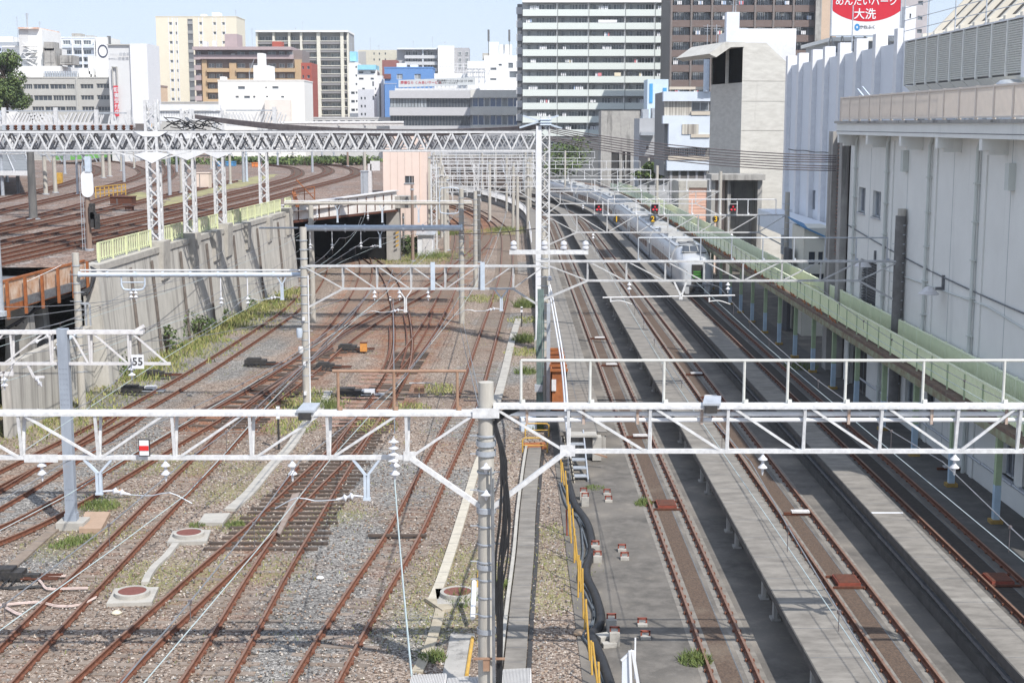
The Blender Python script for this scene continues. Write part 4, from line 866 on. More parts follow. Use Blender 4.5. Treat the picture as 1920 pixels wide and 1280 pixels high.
for v, lab, num in ((1122, 'red dwarf signal on the signal gantry above the yellow numeral 1', '1'), (1227, 'red dwarf signal on the signal gantry above the yellow numeral 2', '2'), (1373, 'red dwarf signal on the signal gantry nearest its right-hand pole', '3')):
    x = xw(v, 390, Y3); t = root('dwarf_signal', lab, 'signal', (x, Y3-.25, z3t), 'red signals')
    m = MB(); m.bx(x-.24, x+.24, Y3-.4, Y3-.15, z3t+.22, z3t+.66); part('case', m, BLACKM, t)
    m = MB(); m.extr([(x-.24, Y3-.42, z3t+.66), (x+.24, Y3-.42, z3t+.66), (x+.2, Y3-.6, z3t+.72), (x-.2, Y3-.6, z3t+.72)], (0, 0, .03)); m.bx(x-.3, x-.25, Y3-.35, Y3-.2, z3t, z3t+.9); m.bx(x+.25, x+.3, Y3-.35, Y3-.2, z3t, z3t+.9); part('frame', m, WHITE, t)
    m = MB()
    for a, b in ((-.11, .34), (.11, .34), (0, .53)): m.lathe((x+a, Y3-.41), [(0, z3t+b-.065), (.05, z3t+b-.04), (.075, z3t+b), (.05, z3t+b+.04), (0, z3t+b+.065)], 10)
    part('lens', m, SIGR, t)
for v, num, lab in ((1156, '1', 'yellow numeral 1 under the signal gantry'), (1224, '2', 'yellow numeral 2 under the signal gantry'), (1342, '3', 'yellow numeral 3 under the signal gantry')):
    x = xw(v, 410, Y3-.3); zc = zw(411, Y3-.3); t = root('number_plate', lab, 'number plate', (x, Y3-.3, zc-.25), 'yellow numerals'); m = MB()
    m.extr([(x+.24*math.cos(a*math.pi/4+.39), Y3-.3, zc+.24*math.sin(a*math.pi/4+.39)) for a in range(8)], (0, .02, 0)); part('plate', m, BLACKM, t)
    part('numeral', shift(text_mb(num, .52, extrude=.01), (x, Y3-.32, zc)), paint('numeral_yellow', (.85, .50, .02)), t)
g4, a4, b4 = mk_gantry('fourth white gantry over the paved tracks, just beyond the signals', 126, 1022, 1350, 358, 383, (1050, 1304), 5, (1345,), hand=(1072, 1331, 6), insx=(1093,), ptop=(1.7,))
mk_gantry('fifth white gantry over the paved tracks', 160, 1010, 1265, 336, 354, (1030, 1228), 5, (1228,), hand=(1065, 1220, 5), ptop=(1.5,), knee=True)
mk_gantry('sixth white gantry over the paved tracks', 200, 1000, 1228, 316, 331, (1020, 1200), 6, (1212,), hand=(1010, 1200, 6), ptop=(1.5,))
mk_gantry('farthest white gantry over the paved tracks', 240, 985, 1115, 296, 309, (1000, 1110), 4, (1058,), hand=(1000, 1115, 4), ptop=(1.2,))
# left side tube beams
def tube_gantry(label, Y, xa, xb, y, poles, r=.11, mat=GALVB, rail=True, bases=None, tops=None, hang=()):
    z = zw(y, Y); t = root('tube_gantry', label, 'gantry', (xw(poles[0], 600, Y), Y, 0), 'overhead line gantries')
    for i, v in enumerate(poles): concrete_pole(t, xw(v, 600, Y), Y, bases[i] if bases else 0, z+(tops[i] if tops else .9), .19, .16)
    m = MB(); m.tube([(xw(xa, y, Y), Y-.22, z), (xw(xb, y, Y), Y-.22, z)], r, 12)
    for k in range(9): x = lerp(xw(xa, y, Y), xw(xb, y, Y), k/8); m.tube([(x-.05, Y-.22, z), (x+.05, Y-.22, z)], r*1.25, 12)
    part('tube_beam', m, mat, t, smooth=True)
    if rail: m = MB(); m.tube([(xw(xa, y, Y), Y-.1, z+.2), (xw(xb, y, Y), Y-.1, z+.2)], .035, 8); part('upper_rail', m, WHITEC, t)
    for v, L in hang:
        x = xw(v, y, Y); m = MB(); m.tube([(x, Y-.22, z), (x, Y-.22, z-L)], .03, 6); part('hanger', m, WHITEC, t); insulator(t, (x, Y-.22, z-L), 2, .11)
    return t, z
tg1, zz1 = tube_gantry('galvanised tube gantry in front of the retaining wall on a banded concrete pole', 66.5, 152, 566, 514, (147,), hang=((415, 1.0), (465, 1.0)), tops=(1.0,))
m = MB(); x = xw(252, 530, 66.5)
for dx in (-.55, .55): m.tube([(x+dx, 66.28, zz1), (x+dx, 66.28, zz1-.5)], .04, 8)
m.tube(catmull([Vector((x-.55, 66.28, zz1-.45)), Vector((x-.45, 66.28, zz1-.68)), Vector((x, 66.28, zz1-.72)), Vector((x+.45, 66.28, zz1-.68)), Vector((x+.55, 66.28, zz1-.45))], .1), .045, 8); m.tube([(x-.5, 66.28, zz1-.36), (x+.5, 66.28, zz1-.36)], .03, 6); part('hoop_bracket', m, GALVB, tg1); insulator(tg1, (x-.12, 66.28, zz1-.72), 2, .1); insulator(tg1, (x+.1, 66.28, zz1-.72), 2, .1)
x = xw(530, 530, 66.5); y_bracket(tg1, (x, 66.28, zz1), .9, .5, arm=-1)
x = xw(147, 600, 66.5); m = MB(); m.tube([(x-.1, 66.3, 3.6), (x-.9, 66, 3.1)], .11, 10); part('tension_balancer', m, GALVB, tg1, smooth=True); disc_string(tg1, (x-.95, 66, 3.05), (x-1.5, 65.8, 2.75), 2, .13); disc_string(tg1, (x-.9, 65.9, 3.75), (x-2.1, 65.5, 3.2), 2, .13)
m = MB(); m.bx(x+.15, x+.55, 66.4, 66.5, 5.0, 5.1); m.bx(x+.35, x+.42, 66.4, 66.48, 4.0, 5.0); m.bx(x+.55, x+.62, 66.4, 66.48, 4.0, 5.0); part('bracket', m, GALV, tg1)
tg2, zz2 = tube_gantry('pale blue tube gantry across the tunnel mouth', 96, 575, 866, 427, (866,), r=.2, hang=((582, 1.0), (623, 1.0), (677, .9)), rail=False, tops=(2.6,))
m = MB(); m.tube([(xw(487, 428, 96), 95.8, zz2), (xw(560, 428, 96), 95.8, zz2)], .06, 8); part('outrigger', m, GALV, tg2)
y_bracket(tg2, (xw(713, 430, 96), 95.78, zz2), 1.0, .5, arm=-1); insulator(tg2, (xw(648, 430, 96), 95.78, zz2), 1, .16)
x = xw(558, 500, 90); m = MB(); m.cyl(x, 96.5, 0, zw(385, 96.5), .2, .17, 14); part('pole', m, CONCP, tg2, smooth=True)
tg3, zz3 = tube_gantry('grey tube gantry with a white upper rail above the tunnel girder', 118, 535, 884, 381, (892,), r=.13, mat=CONCP, hang=((595, .8), (690, .9)), tops=(1.0,))
y_bracket(tg3, (xw(633, 383, 118), 117.78, zz3), 1.2, .5); y_bracket(tg3, (xw(717, 383, 118), 117.78, zz3), 1.2, .5); y_bracket(tg3, (xw(785, 383, 118), 117.78, zz3), 1.2, .5)
x = xw(843, 390, 118); m = MB(); m.tube(catmull([Vector((x-.8, 117.7, zz3+.9)), Vector((x-.6, 117.7, zz3+1.25)), Vector((x+.6, 117.7, zz3+1.25)), Vector((x+.8, 117.7, zz3+.9)), Vector((x+.8, 117.7, zz3-.4)), Vector((x+.6, 117.7, zz3-.8)), Vector((x-.6, 117.7, zz3-.8)), Vector((x-.8, 117.7, zz3-.4)), Vector((x-.8, 117.7, zz3+.9))], .1), .05, 6); part('hoop_bracket', m, GALVB, tg3)
# poles standing alone
def lone_pole(x, ybase, ytop, z, lab, r=.19, mat=CONCP, arm=None, name='concrete_pole', cat='pole'):
    p = G(x, ybase, z); t = root(name, lab, cat, p, 'line poles'); m = MB(); zt = zw(ytop, p.y); m.cyl(p.x, p.y, z-.1, zt, r, r*.82, 12); part('shaft', m, mat, t, smooth=True)
    m = MB(); m.lathe((p.x, p.y), [(r*1.1, zt-.5), (r*1.15, zt-.42), (r*1.1, zt-.34)], 12, cap=False)
    if arm: m.bar((p.x-arm/2, p.y-.2, zt-.35), (p.x+arm/2, p.y-.2, zt-.35), .1)
    m.lathe((p.x, p.y), [(r, z-.1), (r*1.6, z-.1), (r*1.6, z+.1), (r, z+.12)], 12, cap=False); part('fitting', m, GALV, t); return t
WOODP = pm('brown_wood_pole', (.30, .22, .18), (.22, .16, .13), scale=4, rough=.9, stretch=(1, 1, .1)); DARKP = pm('sooty_pole', (.10, .10, .10), (.17, .165, .16), scale=3, rough=.9, stretch=(1, 1, .2))
lone_pole(63, 412, 262, 6, 'dark sooty pole on the upper yard', .33, DARKP, 2.2); lone_pole(86, 365, 283, 6, 'left one of the two thin pale poles behind the dark sooty pole', .24); lone_pole(104, 362, 284, 6, 'right one of the two thin pale poles behind the dark sooty pole', .24)
lone_pole(194, 334, 283, 6, 'left one of the pole pair inside the bend of the upper tracks', .26); lone_pole(206, 331, 282, 6, 'right one of the pole pair inside the bend of the upper tracks', .26); lone_pole(146, 365, 284, 6, 'slender grey pole left of the white oval signal', .14, GALV)
lone_pole(341, 362, 288, 6, 'pale pole just left of the second lattice column', .2); lone_pole(168, 470, 300, 6, 'brown wooden pole carrying the white oval signal', .17, WOODP); lone_pole(463, 341, 283, 6, 'blue-grey steel pole behind the lattice columns', .17, GALVB); lone_pole(432, 345, 283, 6, 'pale pole between the third and fourth lattice columns', .18)
lone_pole(652, 312, 270, 6, 'thin brown pole by the outer bend of the upper tracks', .2, WOODP); lone_pole(684, 330, 262, 6, 'tall grey pole above the tunnel girder', .25); lone_pole(805, 470, 288, 0, 'slender brown-grey pole at the right corner of the pink building', .23); lone_pole(774, 490, 347, 0, 'short wooden pole in front of the pink building', .17, WOODP); lone_pole(757, 480, 400, 0, 'small dark pole beside the hazard-striped pier', .12, DARKP)
lone_pole(839, 470, 330, 0, 'grey pole behind the tall white mast right of the pink building', .23); lone_pole(918, 415, 300, 0, 'far concrete pole above the bend of the yard tracks', .25); lone_pole(963, 400, 305, 0, 'far concrete pole left of the tall white lattice mast', .24); lone_pole(990, 400, 300, 0, 'brownish far pole beside the tall white lattice mast', .24); lone_pole(898, 492, 358, 0, 'dark wooden pole standing right behind the middle grey pole', .2, DARKP)
lone_pole(1018, 520, 416, 0, 'stubby concrete pole in front of the tall white lattice mast', .27)
# white oval signal
p = G(168, 470, 6); x = p.x; Yp = p.y-.25
t = root('oval_signal', 'white oval signal back on the brown wooden pole', 'signal', (x, Yp, zw(372, Yp))); m = MB(); c = zw(345, Yp); m.extr([(x+.1+.36*math.cos(a*math.pi/10), Yp, c+(.42 if math.sin(a*math.pi/10) > 0 else -.42)+.36*math.sin(a*math.pi/10)) for a in range(20)], (0, .08, 0)); part('board', m, WHITEC, t)
m = MB(); m.bx(x+.02, x+.36, Yp-.05, Yp+.2, c+.7, c+1.6); part('top_box', m, GALVB, t); m = MB()
for dx, dz in ((.35, -2.0), (.55, -2.1), (.3, -1.5)): m.bx(x+dx-.13, x+dx+.13, Yp-.1, Yp+.3, c+dz-.55, c+dz+.35)
part('signal_head', m, BLACKM, t)
m = MB()
for dx in (-.35, -.2): m.bar((x+dx, Yp+.1, 6.1), (x+dx, Yp+.1, c+1.2), .03)
for i in range(14): m.bar((x-.35, Yp+.1, 6.4+.3*i), (x-.2, Yp+.1, 6.4+.3*i), .02)
part('ladder', m, GALV, t)

for x_, yb, yt, lab in ((30, 322, 286, 'slender pole by the ribbed platform roof'), (122, 326, 285, 'slender pole right of the pair behind the dark pole'), (228, 321, 284, 'slender pole right of the pole pair in the bend'), (252, 316, 284, 'second slender pole right of the pole pair in the bend'), (312, 311, 285, 'slender pole behind the first lattice column'), (396, 317, 285, 'slender pole left of the blue containers'), (521, 311, 284, 'slender pole right of the fourth lattice column'), (549, 307, 285, 'slender pole before the hedge by the outer bend'), (604, 303, 285, 'slender pole at the top of the outer bend'), (626, 304, 283, 'slender pole right of the outer bend')):
    lone_pole(x_, yb, yt, 6, lab, .2, GALV if x_ % 3 else CONCP, 1.6 if x_ % 2 else None)
for i, (Yc, x0_, x1_) in enumerate(((150, -20, 330), (185, -10, 470), (225, 60, 600))):
    t = root('yard_beam', ['nearest', 'middle', 'farthest'][i]+' thin steel beam with hangers across the upper yard', 'gantry', (xw(x0_, 300, Yc), Yc, 6), 'upper yard beams'); z = 11.0-.25*i
    m = MB(); m.bx(xw(x0_, 300, Yc), xw(x1_, 300, Yc), Yc-.1, Yc+.1, z, z+.22); m.bx(xw(x0_, 300, Yc), xw(x1_, 300, Yc), Yc-.08, Yc+.08, z-.7, z-.58); part('beam', m, WHITEM, t)
    for k in range(16): m = MB(); x = lerp(xw(x0_, 300, Yc), xw(x1_, 300, Yc), (k+.5)/16); m.bar((x, Yc, z+.1), (x+(.9 if k % 3 else 0), Yc, z-1.5), .09); part('hanger', m, GALV, t)
    for v in (x0_+20, (x0_+x1_)/2, x1_-15): m = MB(); m.cyl(xw(v, 300, Yc), Yc+.3, 6, z+.8, .2, .17, 10); part('post', m, GALV, t, smooth=True)
# ================================================================== big white lattice structure
def lattice_mb(m, x, y, z0, z1, wx, wy, pitch=.6, post=.09, lac=.05):
    for sx in (-1, 1):
        for sy in (-1, 1): m.bx(x+sx*wx/2-post/2, x+sx*wx/2+post/2, y+sy*wy/2-post/2, y+sy*wy/2+post/2, z0, z1)
    n = max(2, int((z1-z0)/pitch))
    for i in range(n):
        a, b = z0+(z1-z0)*i/n, z0+(z1-z0)*(i+1)/n; s = 1 if i % 2 else -1
        m.bar((x-s*wx/2, y-wy/2, a), (x+s*wx/2, y-wy/2, b), lac); m.bar((x+s*wx/2, y+wy/2, a), (x-s*wx/2, y+wy/2, b), lac)
        m.bar((x-wx/2, y-s*wy/2, a), (x-wx/2, y+s*wy/2, b), lac); m.bar((x+wx/2, y+s*wy/2, a), (x+wx/2, y-s*wy/2, b), lac)
def web_mb(m, xa, xb, y, zb, zt, pitch, w=.07):
    n = int((xb-xa)/pitch); st = (xb-xa)/n
    for i in range(n):
        x = xa+i*st; m.bar((x, y, zt), (x+st/2, y, zb), w, w); m.bar((x+st/2, y, zb), (x+st, y, zt), w, w)
def box_truss(t, xa, xb, Y, zb, zt, dep=1.3, pitch=1.0, ch=.12, walk=True, mt=WHITE, w=.075):
    for yy in (Y, Y+dep):
        m = MB(); m.bx(xa, xb, yy-ch/2, yy+ch/2, zt-ch, zt); part('top_chord', m, mt if yy == Y else GREYT_, t)
        m = MB(); m.bx(xa, xb, yy-ch/2, yy+ch/2, zb, zb+ch*.8); part('bottom_chord', m, mt if yy == Y else GREYT_, t)
        m = MB(); web_mb(m, xa, xb, yy, zb+ch*.6, zt-ch*.6, pitch, w); part('web_lattice', m, mt if yy == Y else GREYT_, t)
    m = MB(); n = int((xb-xa)/pitch)
    for i in range(n+1): x = xa+(xb-xa)*i/n; m.bar((x, Y, zb+.04), (x, Y+dep, zb+.04), .05); m.bar((x, Y, zt-.05), (x, Y+dep, zt-.05), .05)
    part('cross_strut', m, GREYT_, t)
    if walk: m = MB(); m.bx(xa, xb, Y+.12, Y+dep-.12, zt+.01, zt+.05); part('walkway_plate', m, DGREY, t)
def white_column(t, x, Y, z0, z1, wx=.55):
    m = MB(); lattice_mb(m, x, Y, z0, z1, wx, wx, .62, .15, .075); part('lattice_column', m, WHITE, t)
BY = 84.6; bzb, bzt = zw(284, BY), zw(246, BY)
bt = root('lattice_gantry', 'huge white lattice truss from the left edge across to the tall white mast', 'gantry', (xw(290, 400, BY), BY, 6.5))
box_truss(bt, -36, xw(1008, 250, BY), BY, bzb, bzt, w=.095)
xc = xw(289, 400, BY); white_column(bt, xc, BY+.3, 6.55, zw(188, BY), .62)
m = MB(); m.bx(xc-.55, xc+.55, BY-.3, BY+.9, 5.7, 6.56); part('footing', m, CONC, bt)
def haunch(t, x, Y, zb, zt, hw, mt=WHITEC):
    m = MB(); m.extr([(x-hw*.45, Y-.1, zb+.02), (x, Y-.1, zb-.5), (x+hw*.45, Y-.1, zb+.02), (x+hw*.2, Y-.1, zb+.16), (x-hw*.2, Y-.1, zb+.16)], (0, .06, 0)); part('gusset_plate', m, mt, t); m = MB(); m.extr([(x-hw*.45, Y-.1, zt), (x-hw*.2, Y-.1, zt-.32), (x+hw*.2, Y-.1, zt-.32), (x+hw*.45, Y-.1, zt)], (0, .06, 0)); part('gusset_plate', m, mt, t)
m = MB(); m.bar((xc-2.3, BY, bzb), (xc-.3, BY, bzb-.5), .1); m.bar((xc+2.3, BY, bzb), (xc+.3, BY, bzb-.5), .1); part('haunch_strut', m, WHITE, bt); haunch(bt, xc, BY, bzb-.2, bzt, 2.3)
xm = xw(1018, 400, BY); m = MB(); lattice_mb(m, xm+.12, BY+.3, -.1, zw(216, BY), .5, .7, .5); part('lattice_column', m, WHITE, bt)
m = MB(); m.bx(xm-.42, xm-.12, BY-.12, BY+.72, -.1, zw(246, BY)+.3); part('mast_plate', m, WHITEC, bt)
m = MB(); m.bx(xm-.5, xm+.5, BY-.4, BY+.9, -.1, .6); part('footing', m, CONC, bt)
m = MB()
for k in range(5): x = xm-.1+.12*k; m.lathe((x, BY-.2), [(.03, bzt+.3), (.13, bzt+.35), (.05, bzt+.42), (.13, bzt+.5), (.05, bzt+.58), (.13, bzt+.66), (.02, bzt+.74)], 8)
m.bar((xm-1.4, BY, bzt+.2), (xm+.9, BY, bzt+.9), .1); m.bar((xm-1.2, BY, bzt+.9), (xm+1.1, BY, bzt+.15), .1); part('insulator', m, GALVB, bt)
for k, (v, Yc, ytop, lab, xe) in enumerate(((355, 91, 204, 'second white lattice truss, behind the huge one, on the second lattice column', 1000), (412, 99.6, 206, 'third white lattice truss on the third lattice column', 985), (495, 119, 232, 'fourth white lattice truss on the lattice column nearest the tunnel', 990))):
    t = root('lattice_gantry', lab, 'gantry', (xw(v, 400, Yc), Yc, 6.5)); x = xw(v, 400, Yc); zb_ = bzb-.15-.1*k; zt_ = zb_+1.15
    white_column(t, x, Yc+.3, 6.5, zw(ytop, Yc), .6); box_truss(t, -42-k*5, xw(xe, 250, Yc), Yc, zb_, zt_, pitch=1.15, walk=True, mt=GREYT_)
    m = MB(); m.bx(x-.5, x+.5, Yc-.25, Yc+.85, 5.7, 6.52); part('footing', m, CONC, t); haunch(t, x, Yc, zb_-.02, zt_, 2.8)
# upper frames above the trusses
def frame(lab, x0, x1, y0, y1, Y, n, slant, posts=()):
    a, b, z0, z1 = xw(x0, 220, Y), xw(x1, 220, Y), zw(y1, Y), zw(y0, Y); t = root('bus_frame', lab, 'frame', ((a+b)/2, Y, z0), 'white frames above the trusses')
    m = MB(); m.bx(a, b, Y-.1, Y+.1, z0-.12, z0+.12); m.bx(a, b, Y+1.3, Y+1.5, z0-.12, z0+.12); part('lower_rail', m, WHITE, t)
    m = MB(); m.bx(a, b, Y-.08, Y+.08, z1-.06, z1+.04); part('upper_rail', m, GALV, t)
    for i in range(n):
        x = a+(b-a)*(i+.5)/n; s = slant*(1 if i < n*.45 else -1 if slant < 9 else 1); m = MB(); m.bar((x, Y, z0), (x+s, Y, z1-.15), .15, .1); m.bar((x+.3, Y+1.3, z0), (x+.3+s*.7, Y+1.3, z1-.3), .11, .1); part('slanted_bar', m, WHITE, t)
    for v in posts:
        x = xw(v, 220, Y); m = MB(); m.bx(x-.14, x+.14, Y-.3, Y, z0-1.2, z1+.25); part('post', m, WHITE, t)
    return t, a, b, z0, z1
frame('row of slanted white bars above the truss in front of the grey office, left half', -20, 60, 208, 232, 112, 13, -.5, (9,))
frame('row of slanted white bars above the truss in front of the grey office, right half', 62, 175, 208, 233, 112, 15, -.45, (106,)); frame('thin white frame above the truss below the white windowless slab', 178, 244, 212, 236, 112, 4, .2, (182, 243))
frame('row of slanted white bars above the truss in front of the stained white building', 424, 520, 207, 234, 108, 15, -.4, (515,))
t, a, b, z0, z1 = frame('white slotted girder joining the tops of the first three lattice columns', 298, 415, 204, 224, 92, 24, .001, ())
m = MB(); m.bx(a, b, 91.8, 91.95, z1-.1, z1+.25); m.bx(a, b, 91.8, 91.95, z0-.1, z0+.14); part('girder_flange', m, WHITEC, t)
m = MB(); m.bx(xw(520, 230, 125), xw(756, 230, 125), 125, 126, zw(236, 125), zw(233, 125)); m.tube([(xw(520, 230, 124), 124.6, zw(231, 124)), (xw(756, 230, 124), 124.6, zw(230, 124))], .12, 8)
for v in (520, 575, 635, 684): m.bar((xw(v, 230, 125), 125, zw(240, 125)), (xw(v, 230, 125), 125, zw(226, 125)), .16)
thing('pipe_rack', m, WHITER, 'long white pipe rack running above the truss to the left of the office building', 'pipe rack')
lone_pole(754, 0, 205, 0, 'x', .2) if False else None
# small brown insulators and boxes along the left top chord
t = root('insulator_row', 'row of rust-brown insulators and grey boxes on top of the huge truss', 'insulators', (-24, BY, bzt))
for i in range(17):
    x = xw(6+14.5*i, 240, BY); m = MB(); m.bx(x-.1, x+.1, BY+.1, BY+.4, bzt+.07, bzt+.35); part('grey_box', m, GALV, t)
    m = MB(); m.lathe((x+.22, BY+.2), [(.05, bzt+.05), (.12, bzt+.15), (.06, bzt+.2), (.12, bzt+.28), (.05, bzt+.36)], 8); part('insulator', m, RUSTD, t, smooth=True)
m = MB(); m.bx(-34, xw(240, 240, BY), BY+.6, BY+.7, bzt+.30, bzt+.42); part('bus_bar', m, WHITER, t)
# cables over the big truss and away to the right
random.seed(11)
m = MB()
for k in range(7): m.tube(sag((xw(372, 218, 92), 91, zw(216+k, 92)), (xm-.2+.05*k, BY, bzt+.35-.03*k), .55+.03*k, 22), .035, 5)
thing('cable_run', m, WIRED, 'dark cables drooping from the slotted girder along the huge truss to the mast', 'cables')
m = MB()
for k in range(8):
    pts = [Vector((xw(300+random.uniform(0, 20), 230, BY), BY+.4, bzt+random.uniform(.1, .9)))]
    for j in range(5): pts.append(Vector((pts[-1].x+random.uniform(.3, .8), BY+random.uniform(.2, .9), bzt+random.uniform(.05, .75))))
    m.tube(catmull(pts, .15), .03, 5)
thing('cable_tangle', m, BLACK, 'tangle of black cables on top of the huge truss right of the first lattice column', 'cables')
for i, (za, zb_, lab) in enumerate(((238, 292, 'upper bundle of dark cables from the white mast to the grey hall'), (256, 312, 'lower bundle of dark cables from the white mast to the grey hall'))):
    m = MB()
    for k in range(4 if i == 0 else 3): m.tube(sag((xm+.3, BY, zw(za+3*k, BY)), (17.1, 75.6, zw(zb_+4*k, 75.6)), .32+.05*k, 20), .03, 5)
    thing('cable_run', m, WIRED, lab, 'cables')
# gantries over the bending yard tracks behind
mk_gantry('white gantry over the bending yard tracks beside the pink building', 150, 812, 1003, 341, 361, (838, 975), 6, (836, 970), hand=None, insx=(890, 930), ptop=(.4, .6))
mk_gantry('second white gantry over the bending yard tracks', 185, 806, 1004, 322, 336, (830, 980), 7, (832, 962), hand=(830, 1000, 6), ptop=(.8, .8))
mk_gantry('third white gantry over the bending yard tracks', 220, 800, 1006, 308, 319, (824, 985), 8, (828, 950, 994), hand=(812, 1000, 8), ptop=(1, 1, 1))
mk_gantry('fourth white gantry over the bending yard tracks', 255, 800, 1010, 296, 306, (820, 990), 8, (815, 905, 985), hand=(806, 1004, 8), ptop=(.8, .8, 1))
mk_gantry('farthest white gantry over the bending yard tracks', 300, 800, 1030, 286, 295, (820, 1010), 9, (830, 930, 1020), ptop=(.8, .8, 1))
for v, Yc, lab in ((814, 150, 'slim white lattice column at the right corner of the pink building'), (893, 190, 'slim white lattice column among the far gantries')):
    t = root('lattice_column', lab, 'column', (xw(v, 400, Yc), Yc, 0)); m = MB(); x = xw(v, 400, Yc); lattice_mb(m, x, Yc, 0, zw(308, Yc), .55, .55, .6, .13); part('lattice', m, WHITE, t); m = MB(); m.bx(x-.5, x+.5, Yc-.5, Yc+.5, -.1, .4); part('footing', m, CONC, t)
# curved far platform fence
t = root('white_fence', 'white vertical-bar fence along the bend of the leftmost platform', 'fence', (2, 200, .9)); pth = resample(arc(2.05, 150, 296), .5); m = MB()
for p in pth: m.bar(p+Z*.9, p+Z*2.0, .07)
m.tube([p+Z*2.0 for p in pth[::4]], .04, 5); m.tube([p+Z*1.05 for p in pth[::4]], .04, 5); part('pickets', m, WHITEC, t)

# added dark backdrop wall, standing in for shadow, and bushes behind the far gantries
t = root('shadow_backdrop', 'added dark wall for the shadows behind the far gantries', 'wall', (0, 318, 0)); a, b = xw(735, 300, 318), xw(1060, 300, 318)
m = MB(); hs = [(a+2+3.6*k, a+4.6+3.6*k, .2, 4.2) for k in range(int((b-a)/3.6))]; m.facade(a, b, -.2, 6.4, hs, 318, .8); m.bx(a, b, 318.82, 322, -.2, 6.4); part('arch_wall', m, pm('backdrop_dark', (.10, .075, .065), (.065, .05, .045), scale=2, c3=(.16, .13, .11), s3=.3, a3=.42), t)
m = MB(); m.bx(a-.2, b+.2, 317.7, 318.3, 6.4, 6.9); part('coping', m, CONCD, t)
m = MB()
for k in range(90): x = a+(b-a)*k/89; m.bar((x, 318, 6.9), (x, 318, 8.1), .08)
m.bar((a, 318, 8.1), (b, 318, 8.1), .1); part('fence', m, GALV, t)
for i, (Yc, x0, x1, yr) in enumerate(((170, 815, 1004, 329), (203, 810, 1002, 314), (238, 806, 1006, 301), (278, 802, 1012, 290))):
    t = root('feeder_gantry', ['nearest', 'second', 'third', 'farthest'][i]+' light feeder frame between the far gantries', 'frame', (xw(900, 300, Yc), Yc, 0), 'feeder frames'); z = zw(yr, Yc)
    m = MB(); m.bar((xw(x0, yr, Yc), Yc, z), (xw(x1, yr, Yc), Yc, z), .12); m.bar((xw(x0, yr, Yc), Yc, z-1.3), (xw(x1, yr, Yc), Yc, z-1.3), .1); part('beam', m, WHITE, t)
    n = 14
    for k in range(n): m = MB(); x = lerp(xw(x0, yr, Yc), xw(x1, yr, Yc), (k+.5)/n); m.bar((x, Yc, z+(.9 if k % 3 == 0 else 0)), (x+(.8 if k % 2 else -.8)*(k % 4 == 1), Yc, z-1.9-(k % 3)*.6), .09); part('hanger', m, WHITE if k % 3 else GALV, t)
    for v in (x0+12, x1-14): m = MB(); m.cyl(xw(v, 300, Yc), Yc+.2, 0, z+.6, .2, .16, 10); part('post', m, CONCP, t, smooth=True)
# ================================================================== right side: hall, walkway, train, towers
HX = 17.6
t = root('station_hall', 'long grey-white hall with overhanging eave filling the right edge', 'building', (HX, 50, 0))
P = lambda u, v, z: (HX+v, u, z)
holes = [(68.1, 69.6, 8.95, 10.2), (71.1, 72.5, 9.0, 10.25), (68.4, 71.6, 3.9, 6.7), (69.6, 73.2, 0, 2.8), (61.2, 62.6, 1.1, 2.5), (58.2, 59.4, 1.1, 2.5), (46.6, 47.8, 1.0, 2.6), (48.6, 49.8, 1.0, 2.6), (44.2, 45.6, 1.0, 2.6)]
m = MB(); m.facade(41.5, 74.8, -.1, 12.9, holes, 0, .3, P); m.bx(HX+.32, 40, 41.5, 74.8, -.1, 12.9); m.bx(HX, HX+.31, 74.5, 74.8, -.1, 12.9); part('wall', m, WALLR, t)
for i, h in enumerate(holes):
    m = MB(); m.bx(HX+.2, HX+.28, h[0], h[1], h[2], h[3])
    if i == 2:
        w = part('louvre', m, DGREY, t); m = MB()
        for k in range(19): m.bx(HX+.08, HX+.2, h[0], h[1], h[2]+.05+k*.145, h[2]+.08+k*.145)
        part('louvre_blade', m, pm('louvre_blade', (.13, .13, .13)), w)
    elif i == 3: part('dark_doorway', m, BLACKM, t)
    else:
        w = part('window', m, GLASSM if i < 2 else GLASSD, t); m = MB()
        for a, b, c, d in ((h[0], h[1], h[2], h[2]+.06), (h[0], h[1], h[3]-.06, h[3]), (h[0], h[0]+.06, h[2], h[3]), (h[1]-.06, h[1], h[2], h[3]), ((h[0]+h[1])/2-.03, (h[0]+h[1])/2+.03, h[2], h[3])): m.bx(HX+.14, HX+.2, a, b, c, d)
        m.bx(HX-.08, HX+.1, h[0]-.06, h[1]+.06, h[2]-.1, h[2]); part('window_frame', m, GALV, w)
m = MB()
for y in [43.8+3.3*i for i in range(10)]: m.bx(HX-.006, HX+.004, y-.015, y+.015, 0, 12.9)
part('wall_seam', m, paint('wall_seam', (.36, .39, .40)), t)
SEAM = paint('pipe_cream', (.60, .63, .60), .9)
for y in (53.8, 60.0, 66.8, 72.9):
    m = MB(); m.tube([(HX-.12, y, 0), (HX-.12, y, 12.5), (HX-.02, y, 12.8)], .075, 8)
    for z in [1+1.45*k for k in range(8)]: m.bx(HX-.22, HX, y-.12, y+.12, z, z+.06)
    part('drain_pipe', m, SEAM, t)
for y in (53.1, 59.3, 66.1, 46.0): m = MB(); m.bx(HX-.06, HX-.003, y-.16, y+.16, 0, 12.6); part('pilaster', m, WALLR, t)
m = MB(); m.bx(16.62, HX+.3, 41.5, 73.6, 12.87, 13.42); part('eave', m, WALLR, t)
m = MB(); m.bx(16.5, HX+.2, 41.5, 73.7, 13.43, 13.54); part('gutter', m, CONCD, t)
m = MB(); m.bx(16.61, 16.618, 41.5, 73.6, 13.02, 13.05); part('eave_line', m, DGREY, t)
